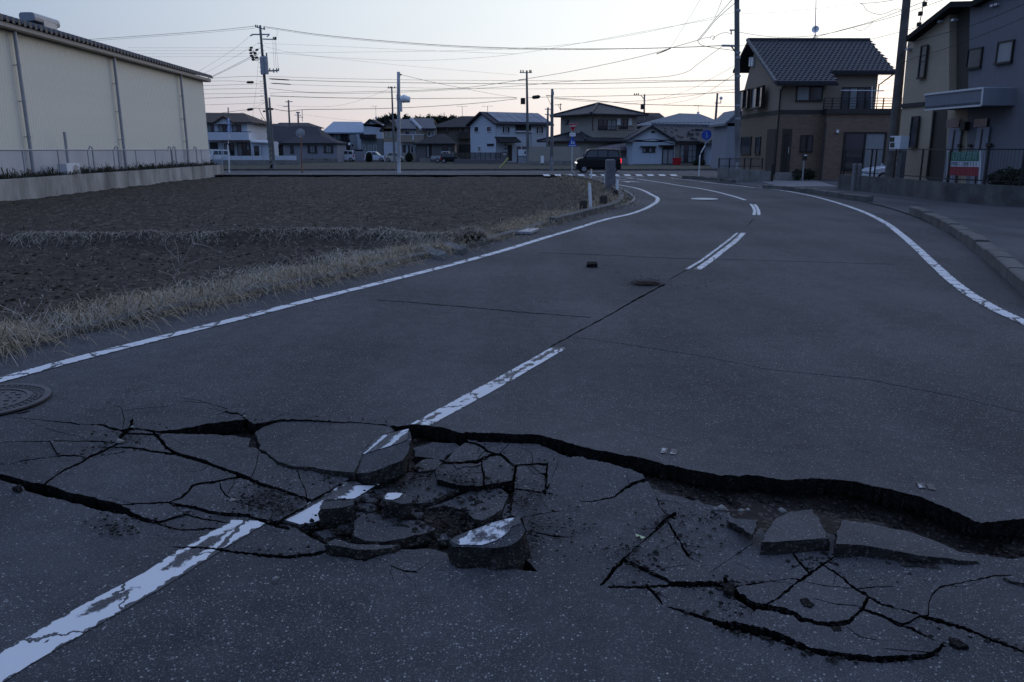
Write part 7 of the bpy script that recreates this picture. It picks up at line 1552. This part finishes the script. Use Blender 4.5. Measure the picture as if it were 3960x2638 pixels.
wire(k8, [(1345, 195), (1500, 222), (1650, 228), (1850, 215), (2050, 165), (2330, 90), (2700, -40)], YB, YC, .014); thick(k8, [(1750, 243), (1850, 215), (2035, 165), (2160, 130), (2330, 65), (2700, -80)], RL.y, YC, .018); wire(k8, [(2035, 165), (2070, 188), (2110, 182), (2160, 130)], YB, YC, .012); wire(k8, [(2145, 240), (2320, 195), (2700, 95), (3000, 15)], YB, 30, .014); wire(k8, [(2080, 22), (2105, 30), (2115, 65), (2210, 97), (2300, 50), (2340, 62)], 40, YC, .014); wire(k8, [(2080, 22), (2200, 15), (2354, -12)], 40, 36, .014); wire(k8, [(1345, 85), (1600, 75), (2080, 25)], YB, 40, .006); wire(k8, [(1345, 280), (1500, 250), (1600, 246)], YB, RL.y, .012)
thick(k6, [(200, 450), (280, 310), (420, 270), (700, 195), (900, 120), (1150, 10)], YC, 26, .016); wire(k6, [(200, 490), (260, 430), (500, 365), (800, 255), (1150, 110)], YC, 26, .012)
for y0, y1 in ((505, 500), (540, 545), (570, 562), (600, 590), (655, 640)): wire(k6, [(60, y0), (250, y1)], 60, 60, .012)
for y in (180, 205, 235): wire(k6, [(0, y), (200, y - 32), (350, y - 60)], 60, 50, .006)

zones = {}
for o, k, pts, q, e, r in WIRES:
    s0 = k(*pts[0])
    z = ('left of the tall leaning pole' if e[0] < 1040 and q[0] < 1040 else 'starting at the tall leaning pole and running right' if s0[0] < 1140 else 'right of the brick house gable pole' if s0[0] > 2840 else 'between the middle poles and the gable pole')
    zones.setdefault((z, r >= .02), []).append((q[1], o))
for (z, hv), lst in zones.items():
    for i, (y, o) in enumerate(sorted(lst, key=lambda t: t[0])): o['label'] = ('heavy black cable ' if hv else 'thin dark wire ') + z + ', ' + ordinal(i + 1) + ' from the top'
# ------------------------------------------------------------------ signs
def text_mesh(body, size, m, parent, origin, ax, up, name='lettering', bold=0.0):
    cu = bpy.data.curves.new('text', 'FONT'); cu.body = body; cu.size = size; cu.align_x = 'CENTER'; cu.align_y = 'CENTER'; cu.offset = bold; cu.resolution_u = 2
    o = bpy.data.objects.new('text_tmp', cu); COL.objects.link(o); dg = bpy.context.evaluated_depsgraph_get(); me = bpy.data.meshes.new_from_object(o.evaluated_get(dg)); bpy.data.objects.remove(o); bpy.data.curves.remove(cu)
    for v_ in me.vertices: c = v_.co.copy(); v_.co = Vector(origin) + Vector(ax) * c.x + Vector(up) * c.y
    me.materials.clear(); me.materials.append(m); me.name = name; return link(name, me, parent)
def plate(name, pts, t, m, parent, out=Vector((0, -1, 0))): mb = MB(); mb.prism([Vector(p) for p in pts], -out * t); return recalc(mb.build(name, m, parent))
b = G(*kZ(915, 1392)); YS = b.y; v = vY(kZ, YS); sg = empty('stop_sign', b, 'red triangular stop sign over a blue crossing sign on a grey post', 'road sign')
mb = MB(); mb.tube([b, v(880, 1300), v(845, 1255), v(848, 900), v(852, 300)], .035, 8); mb.build('post', M['galv'], sg)
f = Vector((0, -.05, 0)); tri = [v(778, 300) + f, v(960, 304) + f, v(858, 480) + f]; plate('stop_plate', tri, .02, M['sign_white'], sg); c = sum(tri, Vector()) / 3; st = plate('stop_face', [c + (p - c) * .95 + f * .1 for p in tri], .008, M['red'], sg); ct = v(866, 352) + f * 1.4
text_mesh('止まれ', .125, M['sign_white'], st, ct, (1, 0, 0), (0, 0, 1), 'lettering', .003)
pl = plate('supplementary_plate', [v(798, 492) + f, v(918, 492) + f, v(918, 560) + f, v(798, 560) + f], .015, M['sign_white'], sg)
for i in range(3): mb = MB(); q = v(818 + i * 28, 524) + f * 1.1; mb.box(q.x, q.x + .06, q.y - .006, q.y, q.z - .015, q.z + .015); mb.build('small_print', M['grey_metal'], pl)
bl = [v(840, 568), v(868, 568), v(936, 740), v(940, 770), v(768, 770), v(772, 740)]; bp_ = plate('crossing_plate', [p + f for p in bl], .015, M['blue'], sg)
def fig(x, y, s, par):
    mb = MB(); vv = lambda dx, dy: v(x + dx * s, y + dy * s) + f * 1.35; mb.face([vv(8 * math.cos(t), -38 + 8 * math.sin(t)) for t in [i * .785 for i in range(8)]])
    for a, b_, w in (((0, -30), (0, 0), .05), ((0, 0), (-13, 28), .035), ((0, 0), (12, 28), .035), ((0, -24), (-14, -4), .025), ((0, -24), (14, -6), .025)): mb.bar(vv(*a), vv(*b_), w * s, .01)
    mb.build('walking_figure', M['sign_white'], par)
fig(840, 690, 1.0, bp_); fig(882, 700, .8, bp_); plate('ground_bar', [v(785, 745) + f * 1.3, v(925, 745) + f * 1.3, v(925, 756) + f * 1.3, v(785, 756) + f * 1.3], .004, M['sign_white'], bp_)
b = G(*k4(1838, 872)); v = vY(k4, b.y); sg = empty('pedestrian_sign', b, 'round blue pedestrian sign on a bent white post at the far corner', 'road sign'); mb = MB(); mb.tube([b, v(1848, 660), v(1862, 625), v(1900, 560), v(1905, 540), v(1908, 420)], .04, 8); mb.build('post', M['white_paint'], sg)
c = v(1915, 450) + f; plate('sign_plate', disc(c, (0, -1, 0), .31, 28), .02, M['blue'], sg); mb = MB(); rr = .86 * .96
sp = sg.children[-1]; fig_ = MB(); q = c + f * .5
for a, b_, w in (((-.08, .3), (-.02, -.05), .14), ((-.02, -.05), (-.18, -.5), .09), ((-.02, -.05), (.14, -.5), .09), ((.2, .0), (.2, -.28), .1)): fig_.bar(q + Vector((a[0], 0, a[1])) * .4, q + Vector((b_[0], 0, b_[1])) * .4, w * .4, .01)
fig_.face(disc(q + Vector((-.03, 0, .17)), (0, -1, 0), .04, 10)); fig_.build('walking_figure', mat('sign_pale_blue', (.25, .33, .55)), sp); plate('grey_plate', [v(1887, 500) + f, v(1942, 500) + f, v(1942, 530) + f, v(1887, 530) + f], .015, M['grey_metal'], sg)
b = G(*k2(462, 1072)); v = vY(k2, b.y); sg = empty('bus_stop_sign', b, 'pale blue tall narrow sign on a bent white post by the warehouse corner', 'road sign'); mb = MB(); mb.tube([b, v(452, 850), v(440, 720), v(445, 680), v(462, 630), v(458, 360)], .05, 8); mb.build('post', M['white_paint'], sg); lb_ = mat('sign_light_blue', (.10, .22, .55), (.14, .27, .6), 3)
u1 = plate('upper_plate', [v(433, 360) + f, v(468, 358) + f, v(474, 445) + f, v(436, 445) + f], .02, lb_, sg); u2 = plate('lower_plate', [v(440, 452) + f, v(472, 452) + f, v(482, 500) + f, v(474, 560) + f, v(446, 562) + f, v(430, 505) + f], .02, lb_, sg)
for par, ys in ((u1, (372, 396, 420)), (u2, (470, 495, 520, 543))):
    for y in ys: mb = MB(); q = v(446, y) + f * 1.3; mb.box(q.x, q.x + .11, q.y - .005, q.y, q.z - .07, q.z + .02); mb.build('white_mark', M['sign_white'], par)
b = G(*k2(1408, 1072)); v = vY(k2, b.y); mr = empty('traffic_mirror', b, 'round traffic mirror seen from behind on a rusty brown post', 'traffic mirror'); mb = MB(); mb.tube([b, v(1398, 800), v(1392, 560)], .055, 8); mb.build('post', M['rust'], mr); c = v(1383, 555); mb = MB(); rg = disc(c, (0, -1, .1), .31, 26); cc = c + Vector((0, -.09, .02))
for i in range(26): mb.face([rg[i], rg[(i + 1) % 26], c.lerp(cc, 1)])
mb.build('mirror_back', mat('mirror_back', (.20, .205, .22), (.25, .255, .27), 3, .6), mr); mb = MB(); mb.tube(rg + [rg[0]], .02, 6); mb.build('mirror_rim', M['grey_metal'], mr); mb = MB()
for a, b_ in (((1360, 555), (1405, 560)), ((1385, 520), (1392, 610)), ((1375, 600), (1400, 612))): mb.bar(v(*a) + Vector((0, -.12, 0)), v(*b_) + Vector((0, -.12, 0)), .04)
mb.build('bracket', M['galv'], mr)
# letting banner behind the railing
FB_ = Face(FA.P(0, 0, 1.55), -84); P = lambda x, y: FB_.pt(*k6(x, y)); bn = empty('banner', P(680, 1255), 'green, white and red letting banner with Japanese lettering tied to the railing', 'banner'); n_ = FB_.n
gm, rm_ = mat('banner_green', (.05, .15, .11), (.06, .17, .12), 4, .6), mat('banner_red', (.27, .035, .045), (.22, .03, .04), 4, .6)
g_ = plate('green_panel', [P(568, 1085), P(800, 1078), P(795, 1152), P(567, 1150)], .012, gm, bn, n_); w_ = plate('white_panel', [P(567, 1150), P(795, 1152), P(788, 1192), P(567, 1188)], .012, mat('banner_white', (.5, .52, .56), rough=.6), bn, n_); r_ = plate('red_panel', [P(567, 1188), P(788, 1192), P(782, 1258), P(566, 1250)], .012, rm_, bn, n_)
wd = (P(795, 1150) - P(567, 1150)).length; axd = (P(795, 1150) - P(567, 1150)).normalized(); hgt = (P(680, 1082).z - P(680, 1150).z)
text_mesh('入居者募集', wd / 5.6, mat('banner_letter', (.16, .30, .27)), g_, (P(568, 1085) + P(795, 1152)) / 2 + n_ * .02, axd, (0, 0, 1)); text_mesh('お気軽にご連絡下さい', wd / 11.2, mat('letter_navy', (.02, .025, .08)), w_, (P(567, 1150) + P(788, 1192)) / 2 + n_ * .02, axd, (0, 0, 1))
mb = MB()
for a, b_ in ((566, 1080), (796, 1078)): mb.bar(Vector((P(a, 1260).x, P(a, 1260).y, .5)), P(a, 1075), .04)
mb.build('banner_posts', M['galv'], bn)

# ------------------------------------------------------------------ roadside posts
def post_px(name, k, xt, yt, xb, yb, r, m, label, cat, cap=None, group=None, sq=False, band=None):
    b = G(*k(xb, yb)); z = float(field_z(np.array([b.x]), np.array([b.y]))[0]) if b.x < 7 and b.y < 50 else 0; t = V(*k(xt, yt), b.y); root = empty(name, b, label, cat, group); mb = MB()
    if sq: mb.bar(b - Vector((0, 0, .1)), t, r * 2); mb.hexa([t + Vector((x * r, y * r, 0)) for x, y in ((-1, -1), (1, -1), (1, 1), (-1, 1))] + [t + Vector((x * r * .6, y * r * .6, .04)) for x, y in ((-1, -1), (1, -1), (1, 1), (-1, 1))])
    else: mb.tube([b - Vector((0, 0, .1)), b.lerp(t, .96), t], [r, r, r * .75], 10)
    mb.build('post_body', m, root)
    if cap: mb = MB(); mb.tube([t + Vector((0, -.03, -.03)), t + Vector((0, .03, -.03))], .08, 14); mb.build('reflector', cap, root)
    if band: mb = MB(); mb.tube([b.lerp(t, .86), b.lerp(t, .97)], r * 1.12, 10); mb.build('dark_band', M['grey_metal'], root)
    return root
org = mat('reflector_amber', (.32, .22, .12), rough=.4)
post_px('delineator_post', k4, 730, 935, 745, 1172, .05, M['white_paint'], 'nearest white delineator post with a round amber reflector at the bend', 'delineator', org, 'white delineator posts'); post_px('delineator_post', k4, 750, 802, 749, 915, .045, M['white_paint'], 'white delineator with an orange tip standing behind the nearest one', 'delineator', org, 'white delineator posts'); post_px('delineator_post', k4, 892, 838, 897, 965, .05, M['white_paint'], 'white delineator partly hidden by the stone post', 'delineator', None, 'white delineator posts', band=1); post_px('delineator_post', k4, 1018, 870, 1010, 1045, .05, M['white_paint'], 'white delineator with a dark band right of the stone post', 'delineator', None, 'white delineator posts', band=1)
post_px('stone_post', k4, 943, 705, 940, 1000, .20, mat('weathered_stone', (.10, .095, .10), (.17, .165, .17), 5, .9, .5, 30), 'thick square weathered stone post at the bend', 'post', sq=True)
for x, y0, y1, r, lab in ((670, 1118, 1228, .1, 'short rotten wooden post nearest the ditch wall'), (872, 1070, 1172, .11, 'short rotten wooden post below the stone post'), (993, 1012, 1062, .09, 'small wooden stump beside the banded delineator')): post_px('wooden_post', k4, x, y0, x, y1, r, M['wood_dark'], lab, 'post', sq=True, group='rotten wooden posts')
for xt, xb, lab in ((1318, 1298, 'left one of the pair of grey stone posts at the forecourt'), (1365, 1352, 'right one of the pair of grey stone posts at the forecourt')): post_px('stone_post', k5, xt, 1286, xb, 1538, .085, mat('grey_stone_%d' % xt, (.13, .125, .13), (.2, .195, .2), 6, .9, .4, 40), lab, 'post', group='pair of stone posts')
b = G(*k3(1790, 1012)); gy = empty('guy_guard', b, 'slanting yellow guy-wire guard on the verge', 'guy wire guard'); mb = MB(); mb.tube([b, V(*k3(1905, 880), b.y)], .09, 8); mb.build('guard_tube', mat('guard_yellow', (.34, .32, .12), rough=.6), gy)
b = V(*k4(256, 760), 88); ms = empty('marker_sign', (b.x, b.y, 0), 'small white marker board on a dark stake before the block wall', 'marker'); Fm = facing(88); pbox(Fm, k4, (238, 660, 270, 735), -.03, .02, 'board', M['sign_white'], ms); pbox(Fm, k4, (250, 668, 257, 800), -.06, -.03, 'stake', M['wire'], ms, 0)

# ------------------------------------------------------------------ cars
def car(loc, rot, L, H, W_, paint, label, body, cabin, wins, wheels=(.17, .83), wr=.28, lit=False, trim=None, group='parked cars', headlight=True):
    """profiles: x 0 front..1 rear, z fraction of height; built facing +x then turned"""
    root = empty('car', loc, label, 'car', group); root.rotation_euler = (0, 0, rot); inv = Matrix.LocRotScale(Vector(loc), root.rotation_euler, None)
    X = lambda x: (.5 - x) * L; zb = .55 * H
    hw = lambda z: W_ / 2 * (1 - .17 * max(0, (z - zb) / (H - zb)) ** 1.2) * (1 - .06 * max(0, (.25 * H - z) / (.25 * H)))
    def prof(poly, name, m, parent, grow=0.0, inset=.04):
        P = [(X(x), z * H) for x, z in poly]; n = len(P); vs = []; c = (sum(p[0] for p in P) / n, sum(p[1] for p in P) / n)
        for sgn in (-1, 1):
            for x, z in P: vs.append(inv @ Vector((c[0] + (x - c[0]) * (1 - inset), sgn * (hw(z) + grow), c[1] + (z - c[1]) * (1 - inset))))
            for x, z in P: vs.append(inv @ Vector((x, sgn * (hw(z) + grow - .06), z)))
        tri = tessellate_polygon([[Vector((x, 0, z)) for x, z in P]]); fs = [tuple(t) for t in tri] + [tuple(2 * n + i for i in t) for t in tri]
        for i in range(n): j = (i + 1) % n; fs += [(i, j, n + j, n + i), (2 * n + i, 2 * n + j, 3 * n + j, 3 * n + i), (n + i, n + j, 3 * n + j, 3 * n + i)]
        mb = MB(); mb.add(vs, fs); return recalc(mb.build(name, m, parent))
    bd = prof(body, 'body', paint, root); cb = prof(cabin, 'cabin', paint, root)
    for w in wins:
        P = [(X(x), z * H) for x, z in w]
        for sgn in (-1, 1): mb = MB(); mb.prism([inv @ Vector((x, sgn * (hw(z) + .004), z)) for x, z in P], inv.to_3x3() @ Vector((0, sgn * .012, 0))); recalc(mb.build('side_window', M['glass'], cb))
    def cross(a, b, name, m, fr=.86, push=.012):
        (x0, z0), (x1, z1) = (X(a[0]), a[1] * H), (X(b[0]), b[1] * H); n = Vector((z1 - z0, 0, -(x1 - x0))).normalized() * push; n = n if (n.x > 0) == (a[0] < .5) else -n
        mb = MB(); mb.prism([inv @ (Vector((x, s * hw(z) * fr, z)) + n) for x, z, s in ((x0, z0, -1), (x0, z0, 1), (x1, z1, 1), (x1, z1, -1))], inv.to_3x3() @ (n * .5)); return recalc(mb.build(name, m, cb))
    ws = cabin[0], cabin[1]; t = lambda p, q, f_: (p[0] + (q[0] - p[0]) * f_, p[1] + (q[1] - p[1]) * f_); cross(t(*ws, .08), t(*ws, .9), 'windscreen', M['glass']); rs = cabin[-1], cabin[-2]; cross(t(*rs, .15), t(*rs, .88), 'rear_window', M['glass'])
    for xw in wheels:
        for sgn in (-1, 1):
            c = Vector((X(xw), sgn * (W_ / 2 - .07), wr)); mb = MB(); mb.tube([inv @ (c + Vector((0, -.09, 0))), inv @ (c + Vector((0, .09, 0)))], wr, 18); tw_ = mb.build('wheel', M['rubber'], root); mb = MB(); mb.tube([inv @ (c + Vector((0, sgn * .088, 0))), inv @ (c + Vector((0, sgn * .1, 0)))], wr * .62, 14); mb.build('rim', M['rim'], tw_)
    fz = body[1][1] * H; hl = mat('headlight_lit', (.9, .9, .85), rough=.2, emit=(1, .98, .9), es=7) if lit else M['galv']; tl = mat('taillight_lit', (.5, .02, .02), rough=.3, emit=(1, .04, .06), es=1.1) if lit else M['red']
    for sgn in (-1, 1):
        c = Vector((X(.02), sgn * W_ * .40, fz * .86)); mb = MB(); mb.tube([inv @ (c + Vector((-.16, 0, 0))), inv @ (c + Vector((.05, 0, 0))), inv @ (c + Vector((.07, 0, 0)))], [.13, .11, .06], 10); mb.build('headlight', hl, root)
        c = Vector((X(.985), sgn * W_ * .44, H * .50)); mb = MB(); hx = [inv @ (c + Vector((x, y * 1.15, z))) for z in (-.16, .16) for x, y in ((-.06, -.06), (.10, -.06), (.10, .06), (-.06, .06))]; mb.hexa(hx); mb.build('taillight', tl, root)
    for sgn in (-1, 1): c = Vector((X(cabin[0][0] + .04), sgn * (W_ / 2 + .08), zb + .1 * H)); mb = MB(); mb.hexa([inv @ (c + Vector((x * .05, y * .08, z))) for z in (-.07, .07) for x, y in ((-1, -1), (1, -1), (1, 1), (-1, 1))]); mb.build('mirror', paint, root)
    c = Vector((X(0) + .012, 0, .32 * H)); mb = MB(); mb.hexa([inv @ (c + Vector((x, y * .17, z * .055))) for z in (-1, 1) for x, y in ((-.02, -1), (.012, -1), (.012, 1), (-.02, 1))]); mb.build('number_plate', M['sign_white'], root)
    c = Vector((X(1) - .012, 0, .36 * H)); mb = MB(); mb.hexa([inv @ (c + Vector((x, y * .17, z * .055))) for z in (-1, 1) for x, y in ((-.012, -1), (.02, -1), (.02, 1), (-.012, 1))]); mb.build('number_plate', M['sign_white'], root)
    return root
box_body = [(0.0, .14), (0.0, .50), (.03, .575), (.10, .62), (.17, .64), (.97, .64), (.995, .55), (1.0, .2), (.985, .14), (.92, .14), (.885, .25), (.83, .31), (.775, .25), (.74, .14), (.26, .14), (.225, .25), (.17, .31), (.115, .25), (.08, .14)]
box_cab = [(.15, .63), (.25, .955), (.30, .99), (.60, 1.0), (.92, .985), (.965, .94), (.985, .63)]
box_win = [[(.205, .66), (.285, .92), (.46, .93), (.46, .66)], [(.48, .66), (.48, .93), (.68, .93), (.68, .66)], [(.71, .66), (.71, .92), (.90, .91), (.945, .66)]]
hat_body = [(0.0, .16), (0.0, .44), (.06, .54), (.20, .60), (.30, .62), (.95, .64), (.99, .52), (1.0, .2), (.98, .15), (.90, .15), (.87, .25), (.82, .30), (.77, .25), (.74, .15), (.25, .15), (.22, .25), (.17, .30), (.12, .25), (.09, .15)]
hat_cab = [(.24, .61), (.42, .95), (.50, .995), (.70, 1.0), (.86, .95), (.96, .63)]; hat_win = [[(.33, .65), (.445, .91), (.60, .93), (.60, .65)], [(.62, .65), (.62, .93), (.80, .90), (.88, .66)]]
cp = lambda n, c, r=.25: mat(n, c, rough=r, spec=.6)
bkc = mat('black_car_paint', (.005, .0055, .007), rough=.2, spec=.3); wc = cp('white_car_paint', (.55, .57, .60)); wc2 = cp('pearl_car_paint', (.50, .53, .58)); bc = cp('beige_car_paint', (.42, .40, .34)); sc_ = cp('silver_car_paint', (.28, .29, .31))
x0, x1, yb = kZ(945, 0)[0], kZ(1832, 0)[0], kZ(0, 1302)[1]; g = G((x0 + x1) / 2, yb); Lc = (x1 - x0) * (g.y + .8) / F_PX / 1.0 * .985
ck = car((g.x, g.y + .75, 0), math.pi, Lc, 1.74, 1.48, bkc, 'black boxy kei car with headlight on, driving along the cross street', box_body, box_cab, box_win, lit=True, group='cars on the street')
def car_px(k, x0, x1, yt, yb, Y, rot, stretch, H, *a, **kw):
    p0, p1 = V(*k(x0, yb), Y), V(*k(x1, yb), Y); c = (p0 + p1) / 2; w = (p1.x - p0.x); return car((c.x, Y, .02), rot, w * stretch, H, w * kw.pop('wf', .5) * 1.0, *a, **kw)
car_px(k2, 200, 430, 755, 890, 94.6, math.radians(215), 1.25, 1.65, wc, 'white van parked behind the gate of the white house', box_body, box_cab, box_win, wf=.62); car_px(k2, 1866, 2078, 785, 912, 116, math.radians(180), 1.12, 1.55, wc, 'white boxy kei van parked beside the grey bungalow', box_body, box_cab, box_win, wf=.5)
car_px(k3, 38, 300, 800, 918, 116, 0, 1.02, 1.42, wc2, 'white hatchback parked second along the row by the shrub', hat_body, hat_cab, hat_win, wf=.45); car_px(k3, 306, 550, 818, 925, 114, 0, 1.02, 1.27, bc, 'small old beige car parked right of the white hatchback', [(a, b) for a, b in hat_body], [(.27, .61), (.36, .96), (.42, 1.0), (.78, 1.0), (.86, .96), (.94, .63)], [[(.32, .65), (.385, .92), (.58, .94), (.58, .65)], [(.60, .65), (.60, .94), (.80, .92), (.86, .66)]], wf=.45)
car_px(k3, 1082, 1206, 805, 926, 103, 0, 1.9, 1.2, bkc, 'dark kei car parked nose-on behind the flatbed truck', box_body, box_cab, box_win, wf=.95)
# flatbed kei truck
Yt = 105; Ft = facing(Yt); p = V(*k3(1010, 922), Yt); tk = empty('flatbed_truck', (p.x, p.y, 0), 'small silver flatbed truck parked before the dark annex', 'truck', 'parked cars')
pbox(Ft, k3, (895, 852, 1090, 895), -1.4, 0, 'flatbed', sc_, tk); cbn = pbox(Ft, k3, (1035, 792, 1130, 905), -1.35, -.03, 'cab', wc, tk); pbox(Ft, k3, (1045, 800, 1095, 840), -.03, -.015, 'side_window', M['glass'], cbn); pbox(Ft, k3, (1100, 800, 1128, 845), -1.3, -.02, 'windscreen', M['glass'], cbn)
for x in (980, 1075): c = V(*k3(x, 905), Yt); mb = MB(); mb.tube([(c.x, Yt - .02, .3), (c.x, Yt + .2, .3)], .3, 14); w_ = mb.build('wheel', M['rubber'], tk); mb = MB(); mb.tube([(c.x, Yt - .04, .3), (c.x, Yt, .3)], .18, 12); mb.build('rim', M['rim'], w_)
for x in (900, 960, 1020): pbox(Ft, k3, (x, 850, x + 4, 897), 0, .02, 'bed_stake', M['grey_metal'], tk)
# car nosing out of the yard behind the dark pole
car((V(*k5(1405, 1330), 41.8).x + 2.15, 41.8, .02), math.pi - .12, 4.1, 1.36, 1.7, wc2, 'white car parked in the yard behind the dark leaning pole', hat_body, hat_cab, hat_win)

# ------------------------------------------------------------------ trees and shrubs
def conifer(name, b, h, w, label, seed, group=None):
    root = empty(name, b, label, 'tree', group); mb = MB(); mb.tube([b, Vector(b) + Vector((0, 0, h * .95))], [w * .07, w * .015], 7); mb.build('trunk', M['bark'], root); r = np.random.default_rng(seed); P = []
    for i in range(26):
        z = h * (.18 + .82 * i / 26); rad = w * .5 * (1 - (z / h)) ** .7 * r.uniform(.6, 1.15) + .15; a = r.uniform(0, 6.28); P.append((b[0] + math.cos(a) * rad * .5, b[1] + math.sin(a) * rad * .5, z, rad))
    vs = []
    for (x, y, z, rad) in P:
        n = 70; d = r.normal(size=(n, 3)) * np.array([rad * .5, rad * .5, h * .035]) + np.array([x, y, z]); t = r.normal(size=(n, 3)) * .28 * (w / 5) + np.array([0, 0, -.08]); u = r.normal(size=(n, 3)) * .16 * (w / 5); vs.append(np.stack([d - t, d + u, d + t], 1))
    A = np.concatenate(vs).reshape(-1, 3); me = bpy.data.meshes.new('crown'); me.from_pydata(A.tolist(), [], np.arange(len(A)).reshape(-1, 3).tolist()); me.materials.append(M['foliage']); link('crown', me, root)
for k, x, yt, Y, w, lab in ((k2, 790, 380, 150, 5.5, 'dark round-topped conifer just right of the white house roof'), (k2, 868, 398, 155, 4.0, 'smaller dark conifer beside the round-topped one')):
    t = V(*k(x, yt), Y); conifer('conifer_tree', (t.x, Y, 0), t.z, w, lab, int(x))
rn = random.Random(4)
for i, (x, yt, w) in enumerate(((215, 372, 9), (262, 362, 9), (312, 325, 7), (345, 345, 8), (372, 340, 7), (432, 316, 8), (468, 348, 8), (545, 345, 6), (578, 330, 7), (615, 352, 6), (700, 352, 8), (765, 350, 8), (870, 328, 6), (905, 360, 7), (960, 352, 8), (1010, 338, 7), (1060, 340, 7), (1105, 352, 7), (1160, 335, 7), (1205, 352, 7), (1260, 368, 8), (1330, 380, 8))):
    Y = 215 + rn.uniform(-12, 12); t = V(*k3(x, yt + 14), Y); conifer('wood_tree', (t.x, Y, 0), t.z, w, 'dark skyline tree behind the houses, %s from the left of the wood' % ordinal(i + 1), 100 + i, 'trees on the skyline')
for k, x, y, Y, rx, rz, lab in ((k3, 92, 860, 112, .4, .62, 'dark shrub standing before the white hatchback'), (k3, 610, 840, 113, .45, .6, 'dark shrub by the front wall of the beige house'), (k4, 1835, 752, 88, .6, .3, 'low dark shrub by the bungalow terrace')):
    c = V(*k(x, y), Y); c.z = rz; root = empty('shrub', (c.x, Y, 0), lab, 'shrub'); leafy('foliage', c, rx, rx, rz, 1200, M['foliage'], root, int(x), .16); mb = MB(); mb.tube([(c.x, Y, 0), (c.x, Y, rz)], .05, 6); mb.build('stem', M['bark'], root)
# planting bed and small plants in the forecourt
for i, (x, y) in enumerate(((780, 1385), (900, 1370), (865, 1340))):
    c = V(*k5(x, y), 45.2); c.z = .35; root = empty('garden_plant', (c.x, c.y, .0), ('first', 'second', 'third')[i] + ' small dark plant by the letterbox of the brick house', 'plant'); leafy('foliage', c, .3, .3, .3, 500, M['foliage'], root, 70 + i, .06); mb = MB(); mb.tube([(c.x, c.y, 0), (c.x, c.y, .4)], .02, 5); mb.build('stem', M['bark'], root)
